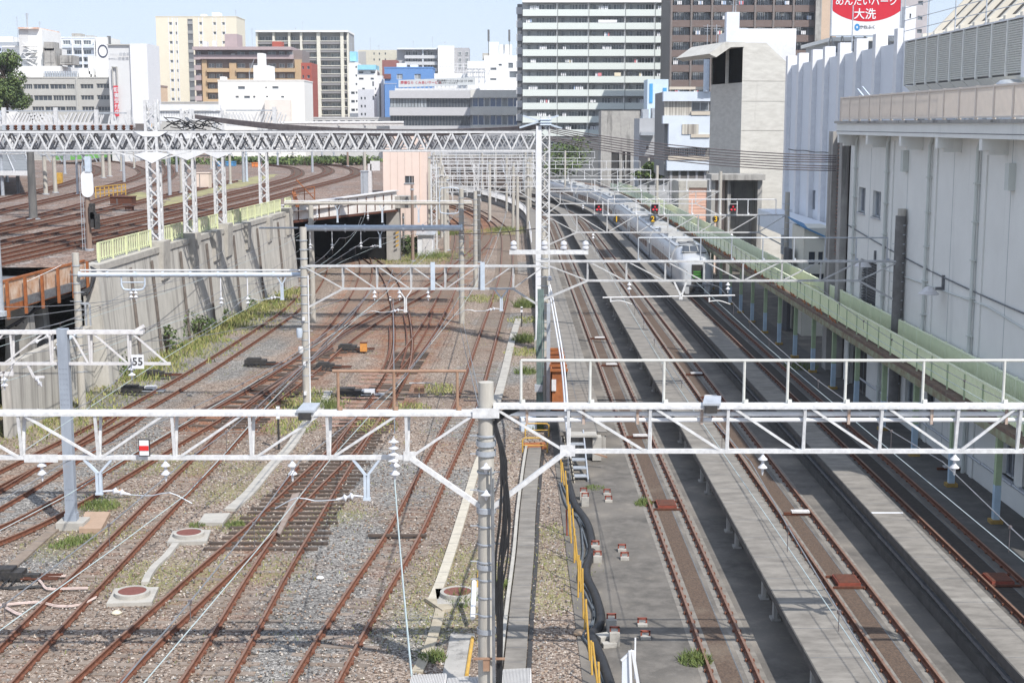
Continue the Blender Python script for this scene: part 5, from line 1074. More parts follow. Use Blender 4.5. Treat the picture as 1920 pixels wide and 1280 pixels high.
for y in (73.3, 67.4, 61.6, 56.3, 51.0, 45.7): m = MB(); m.bx(16.64, HX-.002, y-.16, y+.16, 12.45, 12.868); m.bx(16.9, HX-.004, y-.13, y+.13, 12.3, 12.449); part('eave_bracket', m, WALLR, t)
m = MB(); m.tube(sag((HX-.05, 74.6, zw(421, 74.6)), (HX-.05, 41.6, 6.9), .3, 12), .03, 6); part('hanging_cable', m, DGREY, t)
m = MB(); m.tube([(HX-.05, 66.8, zw(505, 66.8)), (HX-.05, 52, zw(588, 52)+.25), (HX-.05, 41.6, 5.95)], .03, 6); part('conduit', m, SEAM, t)
for y, zz in ((57.6, zw(548, 57.6)), (68.6, zw(497, 68.6))):
    m = MB(); m.bx(HX-.35, HX, y-.05, y+.05, zz+.1, zz+.22); m.bx(HX-.1, HX, y-.06, y+.06, zz+.1, zz+.7); b = part('wall_lamp', m, DGREY, t); m = MB(); m.lathe((HX-.62, y), [(.06, zz+.25), (.16, zz+.2), (.42, zz-.06), (.41, zz-.08)], 14, cap=False); part('lamp_shade', m, WHITER, b, smooth=True)
for y, zz in ((63.8, zw(303, 63.8)), (50.2, zw(333, 50.2))): m = MB(); m.bx(HX-.25, HX, y-.2, y+.2, zz-.45, zz+.5); part('vent_hood', m, SEAM, t)
m = MB(); m.bx(HX-.10, HX-.02, 55.2, 55.5, 1.8, 2.3); part('red_alarm_box', m, REDBOX, t)
m = MB()
for i in range(9): m.tube([(HX-.06, 42+i*3.3, .9-.02*i), (HX-.06, 45.2+i*3.3, .9-.02*i)], .05, 6)
part('low_pipe', m, GALV, t)
m = MB()
for ya, yb in ((74.85, 75.6), (77.2, 78.2)): m.bx(17.25, 18.3, ya, yb, -.1, 13.0)
m.bx(17.6, 18.3, 75.6, 77.2, -.1, 6.3); part('corner_pilaster', m, CONCD, t)
m = MB(); z = 6.4
while z < 12.9: m.extr([(17.5, 75.62, z), (17.75, 75.62, z+.1), (17.75, 75.62, z+.14), (17.5, 75.62, z+.04)], (0, 1.56, 0)); z += .2
m.bx(17.8, 17.9, 75.6, 77.2, 6.3, 13.0); part('brown_louvre', m, pm('brown_louvre', (.34, .23, .19), (.27, .18, .15), scale=4), t)
# pink roof railing
t = root('roof_railing', 'pale pink picket railing along the roof edge of the grey hall', 'railing', (16.75, 50, 13.54)); PKR = paint('pale_pink_railing', (.74, .66, .58), .93, scale=3)
for i in range(16):
    ya, yb = 42.3+i*1.94, 42.3+(i+1)*1.94-.06; m = MB(); n = 17
    for k in range(n): y = ya+(yb-ya)*(k+.5)/n; m.bx(16.73, 16.77, y-.032, y+.032, 13.62, 14.66)
    m.bx(16.7, 16.8, ya, yb, 14.66, 14.73); m.bx(16.71, 16.79, ya, yb, 13.6, 13.66); pnl = part('picket_panel', m, PKR, t)
    m = MB(); m.bx(16.69, 16.81, yb, yb+.07, 13.55, 14.74); part('post', m, PKR, t)
# cooling plant with grey louvres on the roof
CX = 19.0; t = root('cooling_plant', 'long grey louvred cooling plant raised on legs above the roof railing', 'cooling plant', (CX, 62, 13.5))
m = MB(); m.bx(CX+.1, CX+4, 53.8, 70, 15.25, 17.3); part('casing', m, DGREY, t)
for i in range(9):
    ya, yb = 53.9+i*1.79, 53.9+(i+1)*1.79-.1; m = MB(); nz, ny = 22, 9
    for k in range(nz): z = 15.3+k*.089; m.bx(CX, CX+.08, ya, yb, z, z+.045)
    for k in range(ny): y = ya+(yb-ya)*k/ny; m.bx(CX-.01, CX+.09, y, y+.035, 15.28, 17.26)
    part('louvre_panel', m, pm('louvre_grey', (.66, .66, .61), (.56, .56, .52), scale=5, rough=.6), t)
    m = MB(); m.bx(CX-.05, CX+.05, yb, yb+.1, 15.2, 17.34); part('frame_post', m, WALLR, t)
    m = MB(); m.extr([(CX+.0, ya, 15.2), (CX+.5, ya, 14.75), (CX+.6, ya, 14.75), (CX+.1, ya, 15.2)], (0, yb-ya, 0)); part('hood', m, WALLR, t)
    m = MB(); m.bx(CX+.4, CX+.55, ya, ya+.12, 13.5, 14.8); part('leg', m, GALV, t)
m = MB(); m.bx(CX-.1, CX+4.1, 53.2, 53.75, 15.1, 17.5); m.bx(CX-.04, CX+4, 53.8, 70.1, 17.3, 17.36); part('end_panel', m, WHITEC, t)
m = MB()
for i, z in enumerate((17.8, 18.3, 18.9, 19.5)): m.tube([(CX-.1, 53.5, z), (CX-.1, 70, z)], .02, 5)
for y in (53.6, 58, 62, 66, 70): m.tube([(CX-.1, y, 17.3), (CX-.1, y, 19.6)], .03, 5)
part('roof_rail', m, GALV, t)
m = MB(); m.tube([(18.2, 51.5, 13.9), (18.2, 53.5, 14.7), (19, 54.5, 14.75)], .32, 12); m.lathe((18.3, 51.2), [(.0, 13.5), (.5, 13.5), (.5, 14.5), (.35, 14.75), (0, 14.8)], 14); thing('roof_duct', m, GALV, 'round grey duct at the near end of the cooling plant', 'duct', smooth=True)
m = MB()
for y in (56, 57.2, 58.6, 60): m.bar((18.0, y, 13.5), (18.0, y, 14.8), .07)
m.bar((18.0, 56, 14.8), (18.0, 60, 14.8), .07); m.bar((18.0, 56, 14.2), (18.0, 60, 14.2), .05); m.bar((18.2, 70.4, 13.5), (18.2, 76, 15.2), .08); m.bar((18.2, 70.4, 13.9), (18.2, 75, 15.3), .06); thing('roof_guard', m, GALVB, 'grey pipe guard rail below the cooling plant', 'guard rail')
# arena with fins behind
t = root('arena_hall', 'hall with slanting cream fins along its roof at the top right corner', 'building', (25, 74, 0)); AX = 24.5
m = MB(); m.bx(AX, 50, 58, 86, 0, 18.6); part('wall', m, WHITEC, t); CREAM = paint('cream_fin', (.66, .62, .54), .88, c3=(.45, .41, .35), s3=1.0, a3=.4)
m = MB(); m.extr([(AX+.4, 58, 18.6), (AX+5, 58, 23.5), (AX+9, 58, 23.5), (AX+9, 58, 18.6)], (0, 28, 0)); part('roof_slope', m, pm('fin_gap', (.10, .095, .09), (.06, .058, .055), scale=2), t)
for i in range(12):
    y = 59+i*2.35; m = MB(); m.extr([(AX-.5, y, 18.3), (AX+.45, y, 18.5), (AX+5.05, y, 23.45), (AX+4.8, y, 23.66), (AX+.1, y, 18.68), (AX-.5, y, 18.62)], (0, .34, 0)); part('roof_fin', m, CREAM, t)
    m = MB(); m.bx(AX-.12, AX-.01, y+.2, y+.5, 14, 18.3); part('wall_rib', m, WALLR, t)
# ribbed white building beyond the hall
RX = 22.2; t = root('ribbed_building', 'tall pale building with white vertical ribs behind the louvred corner of the hall', 'building', (RX, 98, 0))
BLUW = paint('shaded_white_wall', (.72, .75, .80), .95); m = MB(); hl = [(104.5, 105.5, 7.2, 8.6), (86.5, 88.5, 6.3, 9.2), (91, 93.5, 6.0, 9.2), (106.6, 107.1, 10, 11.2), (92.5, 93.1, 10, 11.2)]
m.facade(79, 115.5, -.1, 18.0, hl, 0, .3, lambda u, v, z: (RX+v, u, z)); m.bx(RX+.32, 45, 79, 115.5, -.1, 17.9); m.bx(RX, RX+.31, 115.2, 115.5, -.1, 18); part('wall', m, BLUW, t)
for h in hl:
    m = MB(); m.bx(RX+.22, RX+.29, *h); w = part('window', m, GLASSD, t)
    if h[1]-h[0] > 1.5:
        m = MB()
        for k in range(8): y = h[0]+(h[1]-h[0])*(k+.5)/8; m.tube([(RX-.05, y, h[3]+.2), (RX-.3, y, h[2]+.3), (RX-.5, y, h[2]-.3), (RX-.1, y, h[2]-.6)], .05, 5)
        part('window_bar', m, BLACKM, w)
for y in (110.7, 105.7, 101.6, 97.0, 92.4, 87.6, 82.7, 115.2): m = MB(); m.bx(RX-.34, RX-.003, y-.38, y+.38, 3, 18.75); m.bx(RX-.3, RX+.4, y-.36, y+.36, 18.0, 18.76); part('rib', m, WHITEC, t)
m = MB(); m.bx(RX-2.2, RX-.36, 96, 116, 5.3, 6.6); part('ledge', m, BLUW, t)
m = MB()
for i in range(26): m.bar((RX-.5, 84+i*1.1, zw(292, 90)+.03*math.sin(i)), (RX-.5, 85.1+i*1.1, zw(292, 90)+.03*math.sin(i+1)), .06)
part('cable_shelf', m, BLACK, t)
# blue-roofed hut
t = root('blue_roof_hut', 'cream hut with a blue lean-to roof by the corner of the grey hall', 'hut', (19, 91, 0)); m = MB(); a, b = xw(1507, 500, 90), xw(1562, 500, 90); m.facade(a, b, 0, 6.9, [(a+.3, a+.7, 4.6, 5.4), (a+.9, a+1.2, 4.6, 5.4), (a+.4, a+1.3, 3.2, 4.0)], 90, .15); m.bx(a, b, 90.16, 94, 0, 6.9); part('wall', m, paint('cream_hut', (.66, .64, .56)), t)
m = MB(); m.extr([(a-.2, 89.7, 6.95), (b+.1, 89.7, 6.0), (b+.1, 94.5, 6.3), (a-.2, 94.5, 7.25)], (0, 0, .1)); part('roof', m, paint('blue_roof', (.10, .25, .45)), t); m = MB(); m.bx(a+.28, a+1.3, 90.1, 90.14, 3.1, 5.5); part('window', m, GLASSD, t); m = MB(); m.bx(xw(1478, 500, 92), a-.35, 92, 93.5, 0, 5.4); part('dark_shutter', m, pm('shutter_dark', (.10, .10, .11)), t)
# ---------------- green walkway
wk = root('green_walkway', 'long elevated walkway with pale green panels on green columns', 'walkway', (16.7, 100, 0)); DECK = pm('dirty_deck', (.20, .135, .10), (.12, .09, .075), scale=2.5, rough=.9, c3=(.30, .28, .25), s3=1.2, a3=.42)
pth = arc(16.72, 18, 268, 2.0, 3.6)
m = MB(); m.sweep(pth, [(-.72, -.14), (.72, -.14), (.72, 0), (-.72, 0)]); part('deck', m, DECK, wk)
m = MB(); m.sweep(pth, [(-.74, -.42), (-.64, -.42), (-.64, -.141), (-.74, -.141)]); m.sweep(pth, [(.6, -.42), (.7, -.42), (.7, -.141), (.6, -.141)]); part('edge_beam', m, pm('rusty_green_beam', (.30, .33, .22), (.20, .14, .09), scale=2.2, rough=.8), wk)
for side, hh in ((-.44, .95), (.66, 1.08)):
    rs = resample(pth, .155); n = 13; i = 0
    while i+n < len(rs) and i/n < 99:
        seg = rs[i:i+n+1]; m = MB(); m.sweep(seg, [(side-.012, .1), (side+.012, .1), (side+.012, hh), (side-.012, hh)]); m.sweep(seg, [(side-.035, hh), (side+.035, hh), (side+.035, hh+.06), (side-.035, hh+.06)])
        if seg[0].y < 95:
            for q, s in zip(seg, seg[1:]):
                if q is seg[0]: continue
                r = Vector(((s-q).y, -(s-q).x, 0)).normalized(); m.bar(q+r*(side-.024)+Z*.1, q+r*(side-.024)+Z*hh, .035, .022)
        m.box(seg[0]+Vector((side-(.03 if side < 0 else .0), 0, hh*.55)) if seg[0].y < Y0A else seg[0]+Vector((side, 0, hh*.55)), .05, .08, hh*1.1); p_ = part('green_panel', m, GREENP, wk)
        if side < 0: m = MB(); m.box(seg[-1]+Vector((side-.045, 0, hh*.5)), .02, .10, hh*.96); part('panel_joint', m, GREENC, p_)
        i += n
YF = pm('yellow_foot', (.42, .28, .08), (.28, .18, .06), scale=5)
ys = []; y = 36.9
while y < 205: ys.append(y); y += 4.95
for y in ys:
    c = arc(16.40, y, y+.1, 1)[0] if y < Y0A else arc(16.40, 18, y, 2)[-1]; m = MB(); m.box((c.x, c.y, 2.27), .2, .2, 1.85); m.bar((c.x-.05, c.y, 3.0), (c.x+.7, c.y, 3.17), .1); p_ = part('column', m, GREENC, wk)
    m = MB(); m.box((c.x, c.y, .74), .215, .215, 1.2); part('blue_base', m, BLUEC, p_); m = MB(); m.box((c.x, c.y, .08), .42, .36, .14); part('yellow_foot', m, YF, p_)
# rusty bits along the deck edge
m = MB(); random.seed(5)
for i in range(150):
    p = pth[0].lerp(pth[0], 0); y = random.uniform(70, 190); x = 16.72-.62+random.uniform(0, .16); m.bar((x, y, 3.62), (x+random.uniform(-.05, .05), y+random.uniform(.2, .6), 3.68+random.uniform(0, .16)), .06)
part('rusty_bracket', m, RUSTO, wk)['kind'] = 'stuff'
# ---------------- silver express train
SILV = pm('silver_train_paint', (.55, .565, .585), (.49, .505, .525), scale=.6, rough=.32, metal=.25); SILVW = pm('white_train_roof', (.46, .46, .45), (.36, .36, .355), scale=1.2, rough=.6, c3=(.40, .40, .39), s3=.8, a3=.42)
TXc = 14.45; tr = root('express_train', 'silver express train with a rounded nose standing at the platform beside the green walkway', 'train', (TXc, 111, .17)); YT = 110.6
def prof(w, zb, zt): return [(-w*.86, zb), (-w*.98, zb+.25), (-w, zb+.7), (-w, zt*.66), (-w*.95, zt*.8), (-w*.78, zt*.93), (-w*.52, zt*.985), (0, zt), (w*.52, zt*.985), (w*.78, zt*.93), (w*.95, zt*.8), (w, zt*.66), (w, zb+.7), (w*.98, zb+.25), (w*.86, zb)]
secs = [(0, 1.02, .28, 2.75), (.12, 1.17, .24, 2.95), (.4, 1.30, .22, 3.08), (1.0, 1.40, .22, 3.18), (1.8, 1.45, .22, 3.28), (2.1, 1.45, .22, 3.38), (3.1, 1.45, .22, 3.72), (3.6, 1.45, .22, 3.76), (4.6, 1.45, .22, 3.7)]
m = MB(); vs = []; n = 15
for s, w_, zb, zt in secs: vs += [(TXc+a, YT+s, b) for a, b in prof(w_, zb, zt)]
fs = []
for i in range(len(secs)-1):
    for k in range(n): k2 = (k+1) % n; fs.append((i*n+k, i*n+k2, (i+1)*n+k2, (i+1)*n+k))
fs.append(tuple(range(n))[::-1]); m.add(vs, fs); part('nose', m, SILV, tr, smooth=True)
m = MB(); m.extr([(TXc-.98, YT+2.02, 3.30), (TXc+.98, YT+2.02, 3.30), (TXc+.82, YT+2.95, 3.70), (TXc-.82, YT+2.95, 3.70)], (0, -.06, .10)); part('windscreen', m, GLASSD, tr)
m = MB()
for dx in (-.34, .34): m.bar((TXc+dx, YT+1.97, 3.41), (TXc+dx*.9, YT+2.9, 3.815), .05, .03)
m.bar((TXc-1.0, YT+1.96, 3.40), (TXc+1.0, YT+1.96, 3.40), .07, .05); part('windscreen_frame', m, SILVW, tr)
m = MB(); m.bx(TXc-.42, TXc+.42, YT-.05, YT+.1, 1.05, 2.58); part('head_panel', m, BLACKM, tr)
LED = bpy.data.materials.new('green_display'); LED.use_nodes = True; b_ = LED.node_tree.nodes['Principled BSDF']; b_.inputs['Base Color'].default_value = (.03, .12, .02, 1); b_.inputs['Emission Color'].default_value = (.10, .45, .05, 1); b_.inputs['Emission Strength'].default_value = .22
m = MB()
for k in range(3): m.bx(TXc-.33+.02*k, TXc+.33-.03*k, YT-.07, YT-.052, 1.55+k*.2, 1.68+k*.2)
m.bx(TXc-.2, TXc+.05, YT-.07, YT-.052, 1.3, 1.42); part('display', m, LED, tr)
m = MB(); m.bx(TXc-.56, TXc+.56, YT-.06, YT+.15, .36, .86); part('coupler_recess', m, BLACKM, tr); m = MB(); m.tube([(TXc, YT+.1, .62), (TXc, YT-.3, .62)], .12, 10); m.bx(TXc-.2, TXc+.2, YT-.16, YT-.08, .4, .48); m.bar((TXc+.1, YT-.1, .7), (TXc+.45, YT-.1, .5), .05); part('coupler', m, DGREY, tr)
m = MB(); m.bx(TXc-1.15, TXc+1.15, YT-.075, YT-.02, .95, 1.0); part('bumper_line', m, DGREY, tr)
CL = 24.0; BRW = pm('bronze_window_band', (.16, .085, .07), (.10, .06, .05), scale=3, rough=.25, spec=.6)
for c in range(6):
    ya = YT+4.55 if c == 0 else YT+CL*c+.25; yb = YT+CL*(c+1)-.25
    full = arc(TXc, 100, 300, 1.0)
    seg = [p for p in full if ya <= (p.y if p.y < Y0A else p.y) <= yb]
    if len(seg) < 3: continue
    m = MB(); m.sweep(seg, prof(1.45, .55, 3.7)); cb = part('car_body', m, SILV, tr, smooth=True)
    m = MB(); m.sweep(seg, [(-1.36, .2), (1.36, .2), (1.36, .56), (-1.36, .56)]); part('underframe', m, DGREY, tr)
    m = MB(); sg = seg[1:-2] if c == 0 else seg[2:-2]; m.sweep(sg, [(-1.475, 1.72), (1.475, 1.72), (1.475, 2.42), (-1.475, 2.42)]); part('window_band', m, BRW, cb)
    m = MB(); m.sweep(seg, [(-1.468, 1.0), (1.468, 1.0), (1.468, 1.16), (-1.468, 1.16)]); m.sweep(seg, [(-1.12, 3.56), (1.12, 3.56), (1.12, 3.63), (-1.12, 3.63)]); part('stripe', m, GALV, cb)
    m = MB()
    for k in range(2, len(sg)-1, 2): m.sweep(sg[k:k+2] if False else [sg[k], sg[k]+(sg[k+1]-sg[k])*.18], [(-1.482, 1.7), (1.482, 1.7), (1.482, 2.44), (-1.482, 2.44)])
    part('window_pillar', m, pm('pillar_grey', (.40, .36, .34)), cb)
    for k0, k1 in ((3, 7), (9, 13), (15, 18)):
        if k1 < len(seg): m = MB(); m.sweep(seg[k0:k1], [(-.78, 3.6), (.78, 3.6), (.7, 3.92), (-.7, 3.92)]); m.sweep(seg[k0:k1][1:-1], [(-.5, 3.93), (.5, 3.93), (.5, 3.97), (-.5, 3.97)]); part('roof_unit', m, SILVW, cb)
    m = MB(); m.sweep([seg[-1], seg[-1]+(seg[-1]-seg[-2])*.5], prof(1.2, .6, 3.4)); part('gangway', m, BLACKM, tr)
m = MB(); m.box((TXc, YT+7, 3.72), 1.3, 1.6, .06); m.lathe((TXc+.3, YT+6.9), [(.3, 3.75), (.3, 3.83), (.22, 3.86)], 12); part('roof_vent', m, DGREY, tr)
# ---------------- concrete vent tower
vt = root('vent_tower', 'tall board-marked concrete ventilation tower with a cantilevered hood', 'tower', (xw(1388, 300, 131), 131, 0)); cx, cy = xw(1388, 300, 131), 131.0
wl = Vector((xw(1330, 300, 139)-cx, 8.0, 0)); wr = Vector((xw(1470, 300, 132)-cx, 1.0, 0)); ztp = zw(80, 131)
BOARD = pm('board_marked_concrete', (.56, .545, .505), (.46, .445, .41), scale=1.0, rough=.9, c3=(.30, .285, .26), s3=.5, a3=.40, streak=(1, 1, .12), stretch=(1, 1, 3), bump=.15, bs=6)
o_ = Vector((cx, cy, 0)); zo0, zo1 = zw(156, 133), zw(86, 131)
cut = zw(117, 132)
def vp(a, b, z): p = o_+wl*a+wr*b; return (p.x, p.y, z)
m = MB(); m.add([vp(0, 0, 0), vp(0, 1, 0), vp(1, 1, 0), vp(1, 0, 0), vp(0, 0, zo0), vp(0, 1, zo0), vp(1, 1, zo0), vp(1, 0, zo0)], [(0, 1, 5, 4), (1, 2, 6, 5), (2, 3, 7, 6), (3, 0, 4, 7)])
m.add([vp(0, 0, zo0), vp(0, 1, zo0), vp(0, 1, cut), vp(0, .52, ztp), vp(0, 0, ztp)], [(0, 1, 2, 3, 4)]); m.add([vp(1, 0, zo0), vp(1, 1, zo0), vp(1, 1, cut), vp(1, .52, ztp), vp(1, 0, ztp)], [(0, 1, 2, 3, 4)])
m.add([vp(0, 1, zo0), vp(1, 1, zo0), vp(1, 1, cut), vp(0, 1, cut)], [(0, 1, 2, 3)]); m.add([vp(0, 1, cut), vp(1, 1, cut), vp(1, .52, ztp), vp(0, .52, ztp)], [(0, 1, 2, 3)]); m.add([vp(0, .52, ztp), vp(1, .52, ztp), vp(1, 0, ztp), vp(0, 0, ztp)], [(0, 1, 2, 3)])
m.add([vp(.02, .45, zo0), vp(.98, .45, zo0), vp(.98, .45, ztp), vp(.02, .45, ztp)], [(0, 1, 2, 3)]); m.add([vp(0, 0, zo0), vp(1, 0, zo0), vp(1, .45, zo0), vp(0, .45, zo0)], [(0, 1, 2, 3)]); part('shaft', m, BOARD, vt)
m = MB()
for z in (zw(152, 131), zw(245, 131), zw(190, 131)): m.extr([vp(-.002, 0, z), vp(-.002, 1, z), vp(-.002, 1, z+.025), vp(-.002, 0, z+.025)], (0, -.008, 0))
part('pour_line', m, paint('pour_line', (.36, .34, .30)), vt)
m = MB(); b0 = -.42; hood = [(.0, ztp), (b0*.5, ztp-.35), (-1.15, ztp-.95)]
m.extr([vp(-.04, .02, ztp+.02), vp(-.04, .02, ztp-.4), vp(-.04, -.30, ztp-.45), vp(-.04, -.62, ztp-1.35), vp(-.04, -.78, ztp-1.05), vp(-.04, -.42, ztp+.02)], wl*1.12); part('hood', m, BOARD, vt)
m = MB(); q = Vector(vp(.45, 0, 0)); m.bx(q.x-.2, q.x+.05, q.y-.2, q.y+.2, zo0, ztp-.3); part('mullion', m, BOARD, vt)
m = MB(); m.extr([vp(.03, .42, zo0+.02), vp(.97, .42, zo0+.02), vp(.97, .42, ztp-.1), vp(.03, .42, ztp-.1)], (.05, .05, 0)); m.extr([vp(.965, .01, zo0+.02), vp(.965, .43, zo0+.02), vp(.965, .43, ztp-.1), vp(.965, .01, ztp-.1)], (.05, -.05, 0)); m.add([vp(.01, .01, zo0+.03), vp(.97, .01, zo0+.03), vp(.97, .43, zo0+.03), vp(.01, .43, zo0+.03)], [(0, 1, 2, 3)]); part('dark_interior', m, TCON, vt)  # near-black panels paint the shade inside the opening
# porch at the tower foot, pink shutter
t = root('concrete_porch', 'dark streaked concrete porch at the foot of the vent tower', 'porch', (xw(1380, 400, 128), 128, 0)); a, b = xw(1333, 400, 128), xw(1428, 400, 128); zt = zw(327, 128)
m = MB(); m.bx(a-.1, b+.15, 127.4, 130.9, zt-.5, zt); m.bx(a, a+.35, 128, 130.6, 0, zt-.5); m.bx(b-.4, b, 128, 130.6, 0, zt-.5); m.bx(a, b, 130.6, 130.9, 0, zt-.5); m.bx(a+1.5, a+1.8, 128.3, 130.6, 0, zt-.5); part('frame', m, CONCD, t)
m = MB(); m.bx(a+.4, a+1.45, 129.5, 129.6, 0, zt-.6); part('shutter', m, PINK, t)
t = root('shutter_building', 'low concrete building with a pink roller shutter', 'building', (xw(1300, 400, 155), 155, 0)); a, b = xw(1272, 400, 155), xw(1331, 400, 155); zt = zw(340, 155); s0, s1 = xw(1291, 400, 155), xw(1326, 400, 155)
m = MB(); m.facade(a, b, 0, zt, [(s0, s1, 0, zw(352, 155))], 155, .3); m.bx(a, b, 155.32, 162, 0, zt); part('wall', m, CONC, t); m = MB(); m.bx(s0, s1, 155.2, 155.28, 0, zw(352, 155))
for k in range(20): m.bx(s0, s1, 155.17, 155.2, k*.36, k*.36+.05)
part('roller_shutter', m, paint('pink_shutter', (.66, .42, .33)), t)
# ================================================================== the town behind
WC = {}
def addwin(t, x0, x1, z0, z1, Y, glass=None, frame=None, bars=2, name='window', rec=.18):
    glass = glass or GLASSD; frame = frame or GALV; key = (round(x1-x0, 2), round(z1-z0, 2), glass.name, frame.name, bars)
    if key not in WC:
        w, h = x1-x0, z1-z0; m = MB(); m.bx(0, w, .06, .12, 0, h); m.m = 1; f = min(.08, w*.08)
        m.bx(0, w, 0, .06, 0, f); m.bx(0, w, 0, .06, h-f, h)
        for k in range(bars+1): x = (w-f)*k/max(1, bars); m.bx(x, x+f, .001, .059, f, h-f)
        WC[key] = mesh_of(m, name, [glass, frame])
    o = bpy.data.objects.new(name, WC[key]); C.objects.link(o); o.parent = t; o.location = Vector((x0, Y+rec, z0))-W[t.name]; return o
def bld(name, label, x0, x1, ytop, Y, dep, mat, rects=(), cat='building', zb=-.1, glass=None, frame=None, bars=2, parapet=.0, depth=.3, capm=None, group=None):
    a, b, zt = xw(x0, 234, Y), xw(x1, 234, Y), zw(ytop, Y); t = root(name, label, cat, ((a+b)/2, Y, 0), group)
    hs = [(xw(r[0], 234, Y), xw(r[1], 234, Y), zw(r[3], Y), zw(r[2], Y)) for r in rects]
    m = MB(); m.facade(a, b, zb, zt, hs, Y, depth); m.bx(a, b, Y+depth+.02, Y+dep, zb, zt); m.quad((a, Y, zb), (a, Y+depth+.02, zb), (a, Y+depth+.02, zt), (a, Y, zt)); m.quad((b, Y, zb), (b, Y, zt), (b, Y+depth+.02, zt), (b, Y+depth+.02, zb)); m.quad((a, Y, zt), (b, Y, zt), (b, Y+depth+.02, zt), (a, Y+depth+.02, zt)); part('wall', m, mat, t)
    if parapet: m = MB(); m.bx(a-.1, b+.1, Y-.1, Y+dep+.1, zt, zt+parapet); part('parapet', m, capm or mat, t)
    for h in hs: addwin(t, *h, Y, glass, frame, bars)
    return t, a, b, zt
def grid(xs, ys, w, h): return [(x, x+w, y, y+h) for y in ys for x in xs]
def P2(t, name, x0, x1, y0, y1, Y, d, mat, proud=0): m = MB(); m.bx(xw(x0, 234, Y), xw(x1, 234, Y), Y-proud, Y-proud+d, zw(y1, Y), zw(y0, Y)); return part(name, m, mat, t)
def antenna(t, x, y0, y1, Y, r=.08, name='antenna', mat=None):
    m = MB(); X_ = xw(x, 234, Y); z0, z1 = zw(y1, Y), zw(y0, Y); m.tube([(X_, Y+1, z0-.3), (X_, Y+1, z1)], r, 6)
    for k in range(3): z = z1-(z1-z0)*(.08+.12*k); m.bar((X_-.5+.1*k, Y+1, z), (X_+.5-.1*k, Y+1, z), r*.9)
    return part(name, m, mat or GALV, t)
def rooftop(t, spec, Y, mat=None):
    for i, (x0, x1, y0, y1, d) in enumerate(spec):
        a, b = xw(x0, 234, Y+2), xw(x1, 234, Y+2); m = MB(); z0, z1 = zw(y1, Y+2)-.4, zw(y0, Y+2); m.bx(a, b, Y+2, Y+2+d, z0, z1); m.bx(a+.1*(b-a), b-.1*(b-a), Y+1.9, Y+1.99, z0+.25*(z1-z0), z0+.75*(z1-z0)); part('roof_unit', m, mat or GALV, t)
W_A = paint('render_white', (.80, .80, .79), .92, c3=(.66, .65, .63), s3=.25, a3=.4, streak=(1, 1, .15)); W_B = paint('render_bluewhite', (.70, .74, .80)); CREAMW = paint('beige_tile', (.66, .60, .47), .94); GREYT = paint('grey_tile', (.46, .455, .43), .92)
# grey office with strip windows
r = [(48, 64, 158, 167.5), (66, 95, 158, 167.5), (97, 127, 158, 167.5), (128, 143, 158, 167.5), (154, 178, 158, 167), (184, 208, 157, 166)]
r += [(56, 64, 179, 189), (66, 100, 179, 189), (102, 122, 179, 189), (123, 144, 179, 189), (154, 178, 179, 188), (184, 208, 178.5, 187.5), (62, 84, 200, 209), (86, 124, 200, 209), (125, 144, 200, 209), (155, 178, 200, 208.5), (185, 209, 200, 208.5)]
t, a, b, zt = bld('office_building', 'low grey office with dark strip windows below the rooftop machinery at the left', 36, 210, 147, 300, 20, GREYT, r, glass=GLASSD, frame=GREYT, bars=4, parapet=.3)
rooftop(t, [(60, 85, 132, 147, 5), (88, 150, 137, 147, 4), (152, 176, 128, 147, 6), (170, 179, 105, 147, 3), (184, 207, 130, 147, 5)], 300, W_A); P2(t, 'pilaster', 146, 149, 147, 230, 300, .2, GREYT, .2)
m = MB()
for k in range(14): x = xw(89+4.4*k, 234, 301.8); m.bx(x, x+.3, 301.6, 301.8, zt+.3, zt+1.5)
part('louvre_strip', m, GALV, t)
# white stair tower block far left
t, a, b, zt = bld('stair_tower', 'white building with an outside stair and a mast-topped block at the far left', 11, 88, 86, 340, 18, W_A, [(4, 9, 90, 96)])
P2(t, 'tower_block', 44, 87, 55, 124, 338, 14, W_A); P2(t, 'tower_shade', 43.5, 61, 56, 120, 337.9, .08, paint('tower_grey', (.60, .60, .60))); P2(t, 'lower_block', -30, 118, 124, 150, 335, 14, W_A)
P2(t, 'roof_fence', 0, 56, 79, 86, 339, .2, GALV); P2(t, 'roof_tank', 6, 34, 69, 79, 345, 5, W_A); P2(t, 'beacon_deck', 43, 80, 51.5, 54.5, 337, 16, pm('tower_orange', (.60, .33, .22), (.74, .70, .66), scale=.8))
m = MB()
for k in range(3):
    z0 = zw(124-12*k, 336.5); xx0, xx1 = (xw(52, 234, 336.5), xw(72, 234, 336.5)) if k % 2 else (xw(72, 234, 336.5), xw(52, 234, 336.5)); m.bar((xx0, 336.5, z0), (xx1, 336.5, z0+1.5), 1.0, .3); m.bx(xw(49, 234, 336), xw(75, 234, 336), 335.6, 337.4, z0+1.5, z0+1.65); m.bar((xx0, 335.7, z0+1), (xx1, 335.7, z0+2.5), .12)
part('outside_stair', m, W_A, t); antenna(t, 58, 24, 54, 340, .16, 'mast'); antenna(t, 81, 40, 54, 340, .06); antenna(t, 39, 30, 78, 341, .05); rooftop(t, [(88, 110, 90, 124, 5), (90, 108, 79, 92, 4), (118, 142, 104, 118, 5)], 334, CONCD)
